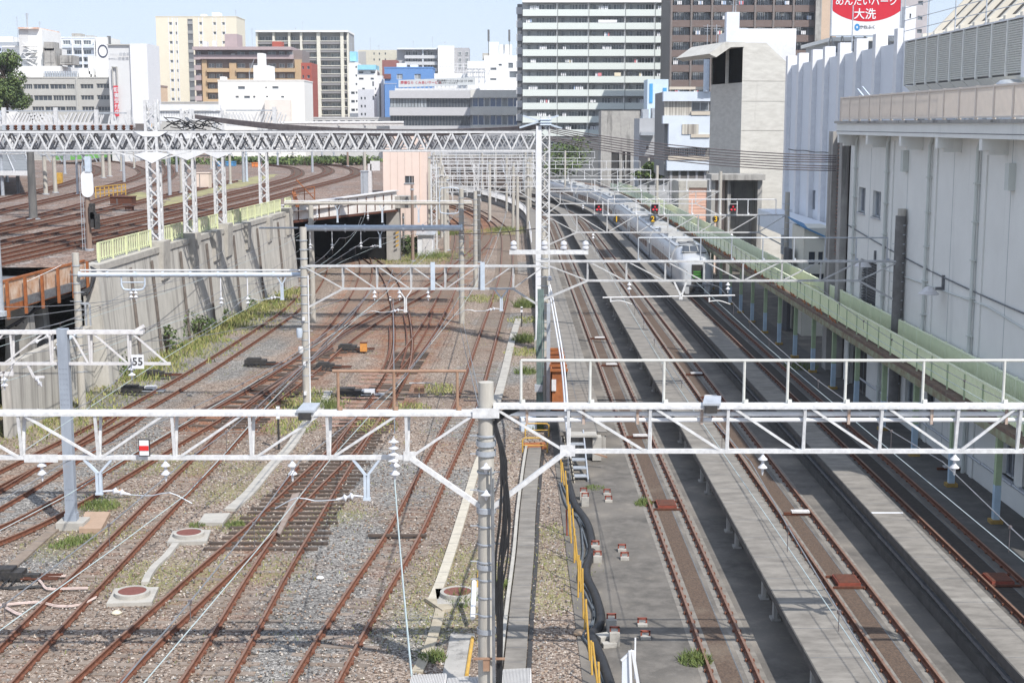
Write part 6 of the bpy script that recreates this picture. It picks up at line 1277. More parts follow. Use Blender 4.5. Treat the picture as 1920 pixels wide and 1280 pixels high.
# blue-grey apartment with a ring emblem
r = grid([125, 146, 163], [76, 94, 108, 118], 14, 8)
t, a, b, zt = bld('apartment_building', 'pale blue-grey apartment block with a dark ring emblem on its side wall', 120, 186, 72, 430, 16, W_B, r, glass=GLASSM, frame=W_A, bars=3, parapet=.4, depth=1.2)
for y in (85, 102, 116): P2(t, 'balcony', 123, 184, y, y+5, 429, 1.0, paint('balcony_blue', (.62, .67, .74)), .3)
for x in (121, 142, 160, 183): P2(t, 'pillar', x, x+2.2, 73, 130, 429, 1, W_A, .4)
P2(t, 'side_wall', 186, 208, 70, 140, 428, 14, W_A); m = MB(); cx_, cz_ = xw(197, 234, 427), zw(96, 427); vs = []; n = 40
for k in range(n): a_ = 2*math.pi*k/n; rr = 1.0 if k % 2 else .93; vs += [(cx_+1.72*rr*math.cos(a_)*.9, 427.9, cz_+1.72*1.15*rr*math.sin(a_)), (cx_+1.3*math.cos(a_)*.9, 427.9, cz_+1.3*1.15*math.sin(a_))]
m.add(vs, [(2*k, 2*((k+1) % n), 2*((k+1) % n)+1, 2*k+1) for k in range(n)]); part('ring_emblem', m, paint('emblem_navy', (.06, .07, .12)), t); P2(t, 'sign_board', 207, 214, 68, 84, 429, .4, DGREY); rooftop(t, [(142, 158, 63, 72, 5), (168, 182, 67, 72, 4)], 429, CONC)
# white slab with the red banner
t, a, b, zt = bld('slab_building', 'white windowless slab with a vertical red banner and faint lettering', 208, 249, 84, 290, 9, paint('slab_shade_grey', (.63, .64, .65), .96), (), cat='building')  # grey face is the slab's shaded side in paint, white its lit side
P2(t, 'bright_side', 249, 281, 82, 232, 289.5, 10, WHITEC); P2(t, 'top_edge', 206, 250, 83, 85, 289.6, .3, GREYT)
P2(t, 'banner', 215.5, 224, 161, 218.5, 289.4, .1, paint('banner_red', (.60, .05, .07)))
m = MB()
for x in (214, 222.5): m.bx(xw(x, 234, 289.5), xw(x, 234, 289.5)+.12, 289.4, 289.9, zw(161, 289), zw(125, 289))
m.bx(xw(214, 234, 289.5), xw(223, 234, 289.5), 289.4, 289.9, zw(126, 289), zw(125, 289)); part('banner_frame', m, GREYT, t)
part('lettering', shift(text_mb('願書受付中', 1.02, vertical=True), (xw(219.8, 234, 289), 289.37, zw(190, 289))), WHITEC, t)
LETG = paint('lettering_grey', (.33, .35, .39)); part('lettering', shift(text_mb('学校法人', .46), (xw(218.5, 234, 289), 289.4, zw(103, 289))), paint('lettering_pale', (.48, .49, .51)), t); part('lettering', shift(text_mb('岩倉高', .74), (xw(237.5, 234, 289), 289.4, zw(102.5, 289))), LETG, t)
# peach block between
bld('peach_block', 'small peach block between the white slab and the beige tower', 283, 301, 163, 420, 10, paint('peach', (.74, .55, .40)), (), parapet=.5, capm=paint('peach_cap', (.34, .24, .22)))
# beige tower
ysb = [42+17.7*i for i in range(9)]; r = grid([323.5], ysb, 5.5, 5.5)+grid([335.5], ysb, 2.6, 5.5)+grid([379.5, 405.5, 422], ysb[:4], 5, 5.5)
BEI = paint('tower_beige', (.73, .67, .54), .95)
t, a, b, zt = bld('beige_tower', 'tall beige residential tower with a dark recessed stairwell', 299, 449, 32, 445, 14, BEI, r, glass=GLASSM, frame=WHITEC, bars=1, parapet=.2)
for x0, x1 in ((322, 323.4), (329.1, 331), (334.2, 335.4), (338.2, 340), (378, 379.4), (384.6, 386.5), (404.5, 405.4), (410.6, 411.6), (421, 421.9), (427.1, 428.5)): P2(t, 'white_strip', x0, x1, 33, 190, 445, .04, WHITEC, .03)
P2(t, 'stairwell', 358, 367.5, 36, 215, 445, .05, DGREY, .04)
for i in range(10): P2(t, 'stair_slab', 358, 367.5, 40+17.7*i, 46+17.7*i, 444.8, .3, paint('landing', (.33, .33, .33)))
rooftop(t, [(404, 418, 24, 32, 4), (383, 392, 27, 32, 3)], 446, W_A); antenna(t, 447, 18, 45, 446, .06)
# brown and mauve apartment house
MAU = paint('mauve_tile', (.42, .34, .345)); TANW = paint('tan_tile', (.50, .36, .22))
t = root('apartment_building', 'brown and mauve apartment house with tan balconies below the beige tower', 'building', (xw(465, 234, 400), 400, 0)); a, b = xw(368, 234, 400), xw(568, 234, 400)
m = MB(); m.bx(a, b, 401.5, 416, 0, zw(94, 400)); part('wall', m, paint('mauve_dark', (.24, .20, .19)), t); P2(t, 'roof_slab', 366, 550, 88, 94, 399, 17, MAU, .6)
P2(t, 'tan_wall', 382, 391, 112, 230, 400.5, 2, TANW); P2(t, 'tan_wall', 433, 446, 118, 230, 400.5, 2, TANW); P2(t, 'tan_wall', 555, 568, 112, 230, 400.5, 2, TANW)
for i in range(7):
    y = 103+19.3*i
    P2(t, 'balcony', 368, 380, y+ (0 if i else 0), y+9, 400, 1.5, MAU, .3)
    if i == 0: P2(t, 'balcony', 380, 553, 103, 111, 400, 1.6, MAU, .3)
    else: P2(t, 'balcony', 391, 433, y+6, y+13, 400, 1.6, TANW, .3); P2(t, 'balcony', 446, 556, y+6, y+13, 400, 1.6, TANW, .3)
    yy = 97 if i == 0 else y-3
    for x0, x1 in ((373, 380), (394, 405), (408, 420), (448, 462), (470, 490), (505, 520), (526, 536), (541, 552)):
        addwin(t, xw(x0, 234, 401), xw(x1, 234, 401), zw(yy+8, 401), zw(yy, 401), 401.1, GLASSM if (i+int(x0)) % 3 else CURT, paint('sash_light', (.55, .55, .55)), 2, rec=.2)
P2(t, 'roof_house', 426, 449, 64, 90, 404, 8, MAU); P2(t, 'red_roof_box', 514, 531, 78, 88, 403, 5, BRICKR); antenna(t, 476, 52, 88, 402, .05); rooftop(t, [(385, 392, 78, 88, 3), (403, 409, 77, 88, 2), (437, 444, 101, 104, 2)], 399, W_A)
# white stained building in front
r = [(448, 461, 162, 168), (443, 449, 180, 184), (459, 470, 180, 185), (476, 480, 180, 184), (512, 524, 162, 167), (499, 502, 163, 166), (528, 534, 180, 184), (500, 504, 180, 183), (514, 523, 196, 201)]
t, a, b, zt = bld('white_building', 'low white rain-streaked building in front of the brown and mauve apartments', 411, 572, 152, 330, 14, paint('streaked_white', (.80, .79, .76), .95, c3=(.55, .53, .49), s3=.3, a3=.42, streak=(1, 1, .06)), r, glass=GLASSM, bars=1, parapet=.25)
P2(t, 'raised_block', 478, 507, 123, 152, 333, 8, W_A); P2(t, 'low_annex', 497, 545, 187, 232, 328, 1.9, paint('annex_cream', (.76, .71, .66))); rooftop(t, [(486, 497, 100, 123, 4), (415, 424, 144, 152, 3)], 334, W_A)
m = MB(); m.tube([(xw(470, 234, 332), 332, zt), (xw(470, 234, 332), 332, zt+2), (xw(480, 234, 332), 332, zt+5)], .06, 6); part('railing', m, GALV, t)
# red brick sliver
t, a, b, zt = bld('brick_building', 'narrow red brick apartment tower behind the white streaked building', 567, 586, 118, 380, 12, BRICKR, [(569, 572, 124+17*i, 130+17*i) for i in range(6)]+[(578, 583, 124+17*i, 130+17*i) for i in range(6)], glass=GLASSD, bars=1)
# grid apartment block
t = root('apartment_building', 'large dark grey apartment block with cream pillars and a white edge frame', 'building', (xw(570, 234, 500), 500, 0)); a, b = xw(485, 234, 500), xw(655, 234, 500); DG = paint('balcony_dark', (.27, .258, .262)); CPL = paint('pillar_cream', (.70, .67, .58))
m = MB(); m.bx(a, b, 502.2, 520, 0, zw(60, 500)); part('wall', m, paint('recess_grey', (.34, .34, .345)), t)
for x, wd in ((484, 3.5), (515, 4), (544, 4), (566, 4), (597, 6.5), (641, 6), (653, 3)): P2(t, 'pillar', x, x+wd, 58, 236, 500, 2.3, CPL, .4)
P2(t, 'roof_edge', 484, 656, 57, 60.5, 499, 20, W_A, .3)
for i in range(12):
    y = 64+15.4*i; P2(t, 'balcony', 486, 655, y+14, y+19, 500, 1.6, DG)
    P2(t, 'floor_edge', 486, 655, y+12.6, y+14, 499.8, 2.4, CPL)
    for x0, x1, k in ((491, 500, 0), (502, 512, 0), (522, 531, 0), (533, 541, 0), (550, 557, 0), (573, 582, 0), (586, 594, 0), (607, 616, 0), (623, 640, 1), (648, 652, 0)):
        addwin(t, xw(x0, 234, 502), xw(x1, 234, 502), zw(y+12.5, 502), zw(y+5, 502), 501.9, CURT if k else (GLASSM if (i*7+x0) % 3 else CURT), W_A if k else GALV, 3 if k else 2, rec=.15)
antenna(t, 571, 40, 57, 503, .05); antenna(t, 557, 52, 57, 503, .05)
# cluster of small white and grey buildings
t, a, b, zt = bld('white_building', 'narrow white balconied building right of the cream-pillared block', 656, 673, 118, 460, 10, W_A, [(659, 666, 172+16*i, 177+16*i) for i in range(4)]+[(668, 671, 124+16*i, 128+16*i) for i in range(6)], bars=1)
P2(t, 'water_tank', 658, 670, 97, 115, 462, 5, paint('tank_blue', (.30, .62, .82))); antenna(t, 660, 80, 98, 462, .05)
t, a, b, zt = bld('white_building', 'white building with a bright blue roof band left of the blue building', 672, 708, 131, 440, 10, W_A, grid([674, 696], [134, 146], 9, 4)+[(680, 685, 165, 173), (699, 702, 153, 162)], bars=1)
P2(t, 'blue_band', 672, 706, 122, 131, 439, 11, paint('roof_band_blue', (.30, .62, .80)))
t, a, b, zt = bld('grey_building', 'small pale grey building with paired windows beside the blue building', 672, 704, 168, 420, 8, paint('pale_grey_render', (.60, .61, .65)), grid([677, 683.5], [182, 197, 212], 3, 5)+[(699, 703, 180, 188)], bars=1)
t, a, b, zt = bld('white_slab', 'thin white slab tower with dark stripes against the blue building', 702, 718, 142, 400, 8, W_A, [(704, 706, 165, 169), (703, 707, 177, 181)], bars=1); P2(t, 'dark_stripe', 712, 715, 157, 232, 399.9, .1, DGREY); P2(t, 'white_fin', 716, 721, 158, 232, 396, 3, WHITEC); P2(t, 'vertical_board', 703, 707, 184, 232, 399.5, .2, WHITER)
# blue building
t, a, b, zt = bld('blue_building', 'bright blue building with a few white-framed windows behind the office', 722, 812, 128, 390, 12, paint('blue_tile', (.13, .27, .55), .94), [(745, 756, 139, 149), (778, 790, 139, 149)], glass=CURT, frame=WHITEC, bars=2, parapet=.3)
P2(t, 'brown_corner', 720, 734, 139, 148, 389.6, .3, paint('brown_tile', (.22, .09, .08))); P2(t, 'white_line', 722, 745, 156.5, 157.2, 389.9, .05, W_B); rooftop(t, [(745, 762, 119, 128, 5), (770, 784, 122, 128, 4)], 390, W_A)
# beige and grey apartments behind
t, a, b, zt = bld('beige_building', 'beige apartment block seen above the blue building', 674, 745, 94, 520, 14, paint('beige_far', (.60, .57, .48)), grid([702, 712, 723], [99, 110], 2.4, 4), bars=1); P2(t, 'balcony_side', 674, 688, 97, 122, 519.5, .4, paint('balcony_grey_far', (.42, .42, .42)))
antenna(t, 696, 70, 94, 521, .05); antenna(t, 712, 84, 94, 521, .05)
bld('maroon_block', 'small maroon block behind the left corner of the blue building', 718, 746, 113, 440, 8, paint('maroon', (.28, .12, .11)))
t = root('apartment_building', 'wide grey apartment block with pale balconies behind the blue building', 'building', (xw(812, 234, 505), 505, 0)); P2(t, 'wall', 746, 880, 90, 236, 506.5, 12, paint('apt_grey', (.40, .40, .42))); P2(t, 'white_stair', 822, 852, 86, 232, 503, 8, W_A); P2(t, 'roof_edge', 746, 821, 90, 93, 504, 14, W_B)
for i in range(3):
    P2(t, 'balcony', 760, 821, 104+12*i, 110+12*i, 505, 1.4, paint('apt_balcony', (.56, .57, .59)), .1)
    for x in (762, 775, 791, 803): addwin(t, xw(x, 234, 506), xw(x+9, 234, 506), zw(104+12*i, 506), zw(96+12*i, 506), 506, GLASSD, W_A, 2, rec=.2)
    for x in (860, 873): addwin(t, xw(x, 234, 506), xw(x+6, 234, 506), zw(104+12*i, 506), zw(97+12*i, 506), 506.1, GLASSM, W_A, 2, rec=.2)
P2(t, 'partition', 793, 795, 92, 140, 505, 1.5, W_B); antenna(t, 812, 68, 90, 507, .05); antenna(t, 835, 78, 86, 507, .05); antenna(t, 776, 76, 90, 507, .05)
# office with ribbon windows and roof sign
OFG = paint('office_band', (.50, .50, .52), .95)
t = root('office_building', 'grey office with long ribbon windows and a sign board on its roof', 'building', (xw(850, 234, 345), 345, 0)); Yo = 345
def obox(x0, x1, y0, y1, mat, name, pr=0, d=.5): return P2(t, name, x0, x1, y0, y1, Yo, d, mat, pr)
m = MB(); m.bx(xw(731, 234, Yo), xw(975, 234, Yo), Yo+1.0, Yo+22, 0, zw(171, Yo)); part('wall', m, OFG, t)
for y0, y1 in ((170, 184.5), (201.5, 217), (236, 262)):
    obox(731, 882, y0, y1, OFG, 'wall_band', .5, 1.5); obox(882.2, 975, y0-1, y1-1, paint('office_band_light', (.66, .65, .61)), 'wall_band', .6, 1.6)
for y0, y1 in ((184.5, 201.5), (217, 236)):
    for k in range(26): x = 732+5.7*k; addwin(t, xw(x, 234, Yo), xw(x+5.5, 234, Yo), zw(y1, Yo), zw(y0, Yo), Yo+.2, CURT if (k < 12 and y0 < 200) else GLASSD, DGREY, 1, rec=.1)
    for k in range(8): x = 886+11*k; addwin(t, xw(x, 234, Yo), xw(x+10.5, 234, Yo), zw(y1-1, Yo), zw(y0-1, Yo), Yo+.2, GLASSB if (k+int(y0)) % 3 else GLASSM, W_A, 1, rec=.1)
m = MB(); yS = Yo+1.2
m.bx(xw(741, 234, yS), xw(900, 234, yS), yS, yS+.3, zw(170, yS), zw(166, yS))
for k in range(40): x = xw(744+3.9*k, 234, yS); m.bar((x, yS, zw(170, yS)), (x+.25*(1 if k % 2 else -1), yS, zw(161, yS)), .1)
part('sign_rack', m, WHITE, t)
sg = root('roof_sign', 'long pale roof sign with red and black Japanese lettering on the ribbon-window office', 'sign', (xw(820, 234, 346), 346, zw(165, 346)))
m = MB(); A0, A1 = Vector((xw(748, 234, 346), 346, 0)), Vector((xw(891, 234, 346), 346, 0)); m.add([(A0.x, 346, zw(164, 346)), (A1.x, 346, zw(159.5, 346)), (A1.x, 346, zw(145, 346)), (A0.x, 346, zw(150.5, 346)), (A0.x, 346.3, zw(164, 346)), (A1.x, 346.3, zw(159.5, 346)), (A1.x, 346.3, zw(145, 346)), (A0.x, 346.3, zw(150.5, 346))], [(0, 1, 2, 3), (7, 6, 5, 4), (0, 4, 5, 1), (2, 6, 7, 3), (1, 5, 6, 2), (0, 3, 7, 4)]); part('board', m, paint('sign_pale', (.55, .58, .60)), sg)
SRED = paint('sign_red', (.50, .07, .10)); tm = text_mb('葬儀なら くみあいサービス', .80, extrude=.01); part('lettering', shift(tm, (xw(790, 234, 345.9), 345.97, zw(155.5, 345.9))), SRED, sg); part('lettering', shift(text_mb('福祉葬儀サービスなら\n福祉のサービスまで', .52, extrude=.01), (xw(840, 234, 345.9), 345.97, zw(154, 345.9))), DGREY, sg); part('lettering', shift(text_mb('0120 37 098', .74, extrude=.01), (xw(872, 234, 345.9), 345.97, zw(152.5, 345.9))), DGREY, sg)
# white house with antennas right of it
t, a, b, zt = bld('white_building', 'white building with two tall dark roof antennas left of the big apartment block', 877, 974, 115, 368, 14, W_A, [(919, 931, 127, 132), (919, 931, 147, 151), (935, 941, 120, 124), (953, 962, 118, 128), (955, 970, 134, 146)], bars=1, glass=GLASSM)
P2(t, 'roof_block', 908, 980, 105, 116, 370, 9, W_A); P2(t, 'roof_block', 918, 935, 79, 106, 372, 5, WHITEC); P2(t, 'roof_block', 937, 960, 84, 106, 373, 5, W_A); P2(t, 'roof_block', 905, 918, 100, 112, 371, 4, CONC)
for x in (916.5, 955): m = MB(); X_ = xw(x, 234, 371); m.tube([(X_, 371, zw(104, 371)), (X_, 371, zw(76, 371))], .1, 6); m.tube([(X_, 371, zw(78, 371)), (X_, 371, zw(56, 371))], .26, 8); part('antenna', m, DGREY, t)
m = MB()
for z in (119, 125, 134): m.bar((xw(824, 234, 367), 367, zw(z, 367)), (xw(914, 234, 367), 367, zw(z, 367)), .14)
for k in range(9): x = xw(826+11*k, 234, 367); m.bar((x, 367, zw(119, 367)), (x, 367, zw(146, 367)), .16); m.bar((x, 367, zw(146, 367)), (x+1.3, 367, zw(120, 367)), .1)
part('roof_frame', m, WHITE, t); P2(t, 'low_block', 815, 910, 138, 170, 374, 6, W_A)
# ---------------- the big pale apartment block
GB = paint('pale_green_balcony', (.66, .71, .68), .97); t = root('apartment_building', 'huge pale grey-green apartment block with white laundry on its long balconies', 'building', (xw(1110, 234, 320), 320, 0)); Yb = 320
m = MB(); m.bx(xw(980, 234, Yb), xw(1253, 234, Yb), Yb+1.9, Yb+16, 0, zw(-40, Yb)); part('wall', m, paint('apt_wall_grey', (.60, .62, .62)), t)
P2(t, 'roof_parapet', 979, 1253, -40, 5, Yb, 3, W_A, .3)
baysx = [982, 1045, 1103, 1171, 1226, 1253]
LAU = [paint('laundry_white', (.82, .82, .84)), paint('laundry_pink', (.70, .25, .28)), paint('laundry_cream', (.80, .72, .55)), paint('laundry_blue', (.45, .55, .72))]
random.seed(21)
for i in range(12):
    y0 = 9+25*i   # ceiling line; balcony panel is y0+8 .. y0+20
    for k in range(5): P2(t, 'balcony', baysx[k]-2 if k == 0 else baysx[k]+.25, baysx[k+1]-.25, y0+9, y0+21, Yb, .25, GB, .1)
    m = MB(); m.bx(xw(979, 234, Yb), xw(1253, 234, Yb), Yb-.12, Yb+2, zw(y0+21.8, Yb), zw(y0+21, Yb)); part('floor_slab', m, paint('slab_edge_grey', (.34, .35, .36)), t)
    for k in range(5):
        a0, a1 = baysx[k], baysx[k+1]; xs_ = [a0+6, a0+(a1-a0)*.36, a0+(a1-a0)*.66]
        for j, x in enumerate(xs_):
            if x+12 > a1: continue
            w_ = 7 if j == 0 else 16 if a1-a0 > 40 else 8
            addwin(t, xw(x, 234, Yb+1.9), xw(min(x+w_, a1-2), 234, Yb+1.9), zw(y0+21, Yb+1.9), zw(y0-.5, Yb+1.9), Yb+1.55, CURT if random.random() < .55 else GLASSM, W_A, 3 if w_ > 8 else 1, rec=.15)
        P2(t, 'partition', a1-2.6, a1-1.2, y0-3, y0+9, Yb+.2, 1.6, W_A)
        if random.random() < .62:
            x = random.uniform(a0+3, a1-22)
            for q in range(random.randint(2, 5)): P2(t, 'laundry', x+q*3.6, x+q*3.6+random.uniform(1.8, 3.2), y0+2+random.random(), y0+8+random.uniform(0, 2), Yb+.5, .1, LAU[0] if random.random() < .8 else random.choice(LAU))
P2(t, 'laundry', 1120, 1127, 137, 143, Yb-.15, .1, LAU[1]); P2(t, 'laundry', 1151, 1163, 136.5, 143, Yb-.15, .1, LAU[2]); P2(t, 'laundry', 1120, 1155, 37.5, 43, Yb-.15, .1, LAU[0])
for x in (1045, 1103, 1171, 1226): P2(t, 'down_pipe', x-.5, x+.3, 5, 300, Yb-.2, .1, paint('pipe_dark', (.25, .26, .26)))
P2(t, 'side_stair', 970, 979, 8, 300, Yb+2, 12, DGREY)
for i in range(11): P2(t, 'side_balcony', 968, 979, 14+25*i, 27+25*i, Yb+1.7, .3, paint('side_grey', (.45, .46, .48)))
# ---------------- dark brown tower
BRN = paint('dark_brown_tile', (.115, .085, .075)); BRL = paint('brown_balcony', (.17, .128, .115)); Yd = 286
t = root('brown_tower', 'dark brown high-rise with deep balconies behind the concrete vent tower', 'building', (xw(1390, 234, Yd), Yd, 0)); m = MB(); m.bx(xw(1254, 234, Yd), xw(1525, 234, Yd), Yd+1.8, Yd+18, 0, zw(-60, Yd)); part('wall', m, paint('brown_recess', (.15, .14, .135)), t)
pil = [1254, 1291, 1329, 1369, 1409, 1443, 1480, 1523]
for x in pil: P2(t, 'pillar', x, x+3.4, -60, 240, Yd, 1.9, paint('brown_pillar', (.20, .175, .165)), .15)
for i in range(11):
    y0 = -30+28*i
    for k in range(7):
        P2(t, 'balcony', pil[k]+3.5, pil[k+1]-.1, y0+12, y0+25, Yd, .25, BRL)
        for x0_, x1_ in ((pil[k]+6, pil[k]+16), (pil[k]+18, pil[k+1]-3)): addwin(t, xw(x0_, 234, Yd+1.8), xw(x1_, 234, Yd+1.8), zw(y0+24, Yd+1.8), zw(y0-2, Yd+1.8), Yd+1.45, GLASSD if random.random() < .6 else GLASSM, GALV, 2, rec=.15)
        if random.random() < .5:
            x = random.uniform(pil[k]+6, pil[k+1]-14)
            for q in range(3): P2(t, 'laundry', x+q*3, x+q*3+2.2, y0+4, y0+11, Yd+.5, .1, random.choice(LAU[:1]*3+LAU))
P2(t, 'tan_side_wall', 1527, 1562, -60, 240, Yd-1, 16, paint('tan_render', (.56, .43, .33))); P2(t, 'corner_stair', 1523, 1534, -60, 140, Yd-1.5, .6, CONCD)
# billboard
Yk = 150; t = root('billboard', 'big red and white rooftop billboard with white Japanese lettering at the upper right', 'billboard', (xw(1616, 234, Yk), Yk, zw(68, Yk)))
a, b, z0, z1 = xw(1553.5, 234, Yk), xw(1680, 234, Yk), zw(66, Yk), zw(-42, Yk)
m = MB(); m.bx(a, b, Yk, Yk+.3, z0, z1); part('board', m, WHITEC, t); m = MB(); m.bx(a-.12, a, Yk-.05, Yk+.35, z0-.1, z1); m.bx(b, b+.12, Yk-.05, Yk+.35, z0-.1, z1); m.bx(a, b, Yk-.05, Yk+.35, z0-.12, z0); part('frame', m, GALV, t)
BRD = paint('billboard_red', (.55, .02, .04)); cx_, cz_ = xw(1617, 234, Yk), zw(-14, Yk); pts = []
for k in range(33):
    a_ = math.pi+math.pi*k/32; pts.append((max(a+.02, min(b-.02, cx_+4.5*math.cos(a_))), Yk-.012, cz_+(zw(-14, Yk)-zw(41, Yk))*math.sin(a_)))
m = MB(); m.add(pts+[(b-.02, Yk-.012, z1-.05), (a+.02, Yk-.012, z1-.05)], [tuple(range(35))]); part('red_field', m, BRD, t)
part('lettering', shift(text_mb('めんたいパーク', .92, extrude=.01), (xw(1616, 234, Yk), Yk-.04, zw(4, Yk))), WHITEC, t); part('lettering', shift(text_mb('大洗', 1.15, extrude=.01), (xw(1614, 234, Yk), Yk-.04, zw(28, Yk))), WHITEC, t)
part('lettering', shift(text_mb('かねふく', .42, extrude=.01), (xw(1620, 234, Yk), Yk-.03, zw(51.5, Yk))), DGREY, t); m = MB(); X_, Z_ = xw(1600.5, 234, Yk), zw(51.5, Yk); m.add([(X_+.28*math.cos(2*math.pi*k/20), Yk-.02, Z_+.36*math.sin(2*math.pi*k/20)) for k in range(20)], [tuple(range(20))]); m.m = 1; m.extr([(X_-.12, Yk-.03, Z_), (X_, Yk-.03, Z_-.14), (X_+.1, Yk-.03, Z_), (X_, Yk-.03, Z_+.14)], (0, .008, 0)); part('blue_logo', m, [paint('logo_blue', (.05, .25, .55)), WHITEC], t)
m = MB()
for k in range(7): x = lerp(a, b, k/6); m.bar((x, Yk+.3, z0), (x, Yk+1.8, z0-1.6), .12); m.bar((x, Yk+.3, z0), (x+.6, Yk+1, z0-1.3), .1)
part('support_frame', m, GALV, t)
t, a, b, zt = bld('flat_roof_building', 'grey building with an overhanging flat roof under the billboard', 1556, 1686, 76, 156, 14, paint('grey_flat', (.42, .44, .47)), grid([1562, 1578, 1594, 1612, 1630, 1650], [90], 9, 9), glass=GLASSB, bars=1); P2(t, 'roof_slab', 1553, 1690, 70, 77, 154, 16, WALLR); P2(t, 'low_parapet', 1553, 1690, 99, 130, 153, 2, paint('grey_flat2', (.50, .53, .58)))
t, a, b, zt = bld('grey_tower', 'grey tower with small windows at the upper right behind the white pillar', 1682, 1730, -40, 240, 10, paint('tower_greyer', (.45, .42, .43)), grid([1712], [2, 30, 55], 9, 8), glass=GLASSM, bars=1); bld('white_pillar', 'plain white pillar block right of the billboard', 1688, 1709, 12, 150, 3, WHITEC, [(1697, 1700, 26, 35)], bars=1)
m = MB(); x = xw(1592, 234, 120); m.tube([(x, 120, zw(110, 120)), (x, 120, zw(10, 120))], .05, 6)
for k in (-1, 1): m.tube([(x+k*.6, 120+.3*k, zw(110, 120)), (x, 120, zw(97, 120))], .05, 6)
thing('roof_mast', m, GALV, 'thin tripod mast on the roof in front of the billboard', 'mast')
# white roof house, chimney
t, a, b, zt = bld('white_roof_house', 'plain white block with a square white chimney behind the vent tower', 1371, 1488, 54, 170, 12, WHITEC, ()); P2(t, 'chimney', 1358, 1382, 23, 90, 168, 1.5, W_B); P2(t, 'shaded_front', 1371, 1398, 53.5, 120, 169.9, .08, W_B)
for x in (1372, 1377): antenna(t, x, 0, 24, 168, .04)
# balcony office in front of the brown tower
LBL = paint('pale_blue_band', (.62, .68, .76)); t = root('balcony_office', 'pale blue banded building with corrugated screens left of the vent tower', 'building', (xw(1288, 234, 172), 172, 0)); Yq = 172
P2(t, 'wall', 1246, 1332, 172, 330, Yq+1.2, 12, paint('office_dark', (.22, .22, .22)))
for y0, y1, x0 in ((172, 190, 1243), (217, 232, 1243), (232, 258, 1254), (258, 277, 1254), (301, 320, 1252)): P2(t, 'band', x0, 1331, y0, y1, Yq, 1.4, LBL)
P2(t, 'roof_rail', 1254, 1330, 163, 168, Yq+.3, .3, paint('tan_rail', (.56, .50, .42))); CORR = pm('corrugated_screen', (.60, .57, .50), (.16, .14, .13), scale=1.1, rough=.7, stretch=(4, 1, .05))
P2(t, 'corrugated_screen', 1245, 1296, 190, 217, Yq+.5, .2, CORR); P2(t, 'corrugated_screen', 1279, 1310, 233, 252, Yq-.1, .1, CORR); P2(t, 'tan_shelf', 1296, 1331, 209, 216, Yq-.1, 1, paint('tan_rail', (.56, .50, .42))); P2(t, 'tan_shelf', 1296, 1331, 252, 258, Yq-.15, .4, paint('tan_rail', (.56, .50, .42))); P2(t, 'tan_shelf', 1254, 1331, 293, 300, Yq-.1, .5, paint('tan_rail', (.56, .50, .42)))
for x in (1259, 1276, 1293, 1311): addwin(t, xw(x, 234, Yq), xw(x+14, 234, Yq), zw(293, Yq), zw(278, Yq), Yq+.7, GLASSM, GALV, 4)
addwin(t, xw(1298, 234, Yq), xw(1330, 234, Yq), zw(208, Yq), zw(191, Yq), Yq+.7, GLASSM, GALV, 2); m = MB(); m.tube([(xw(1322, 234, Yq), Yq-.3, zw(172, Yq)), (xw(1322, 234, Yq), Yq-.3, zw(112, Yq))], .35, 8); part('flue', m, GALVB, t)
for k in range(5): P2(t, 'column', 1258+16*k, 1262+16*k, 320, 400, Yq+.4, .5, paint('column_grey', (.33, .33, .35)))
for x in (1325, 1342): antenna(t, x, 45, 85, Yq, .04)
# concrete box, grey flats, light blue sign tower
t, a, b, zt = bld('concrete_block', 'bare stained concrete block with dark slots at its base', 1127, 1200, 208, 245, 7, CONCD, [(1147, 1162, 285, 345), (1167.5, 1173, 285, 345), (1176, 1183, 285, 345)], glass=BLACKM, frame=BLACKM, bars=1, depth=1.2)
t, a, b, zt = bld('grey_building', 'grey rendered building below the light blue sign tower', 1199, 1256, 222, 205, 9, paint('grey_render', (.40, .41, .43)), [(1234, 1240, 239, 248), (1212, 1217, 274, 280), (1235, 1240, 273, 280), (1246, 1252, 283, 289)], bars=1); P2(t, 'dark_base', 1199, 1256, 292, 340, 204.6, .3, paint('dark_base', (.08, .08, .09))); P2(t, 'balcony', 1202, 1229, 248, 254, 203, 1.8, GALV); rooftop(t, [(1204, 1216, 205, 222, 2), (1222, 1232, 203, 222, 2)], 204, GALV)
t, a, b, zt = bld('sign_tower', 'light blue sign tower with a blue stripe beside the big apartment block', 1213, 1252, 149, 215, 6, paint('sign_lightblue', (.56, .67, .76)), ()); P2(t, 'blue_stripe', 1217, 1223, 157, 193, 214.9, .1, paint('stripe_blue', (.08, .33, .62))); P2(t, 'blue_square', 1242, 1249, 165, 174, 214.9, .1, paint('stripe_blue', (.08, .33, .62)))
# long low sheds behind the yard fill the gap under the skyline
for i, (x0, x1, yt, Y, lab, c) in enumerate(((-40, 150, 226, 420, 'long low grey roof behind the far end of the upper yard, left', (.36, .36, .36)), (285, 420, 193, 395, 'low shop building with a white canopy left of the brown apartments', (.50, .49, .47)), (560, 735, 222, 350, 'low pale sheds under the small white buildings', (.52, .52, .52)), (980, 1130, 262, 300, 'dark low building at the foot of the huge apartment block', (.14, .145, .15)))):
    t, a, b, zt = bld('low_shed', lab, x0, x1, yt, Y, 10, paint('shed_%d' % i, c), grid([x0+8+14*k for k in range(int((x1-x0)/14)-1)], [yt+4], 9, 5), glass=GLASSM, bars=1, parapet=.3)
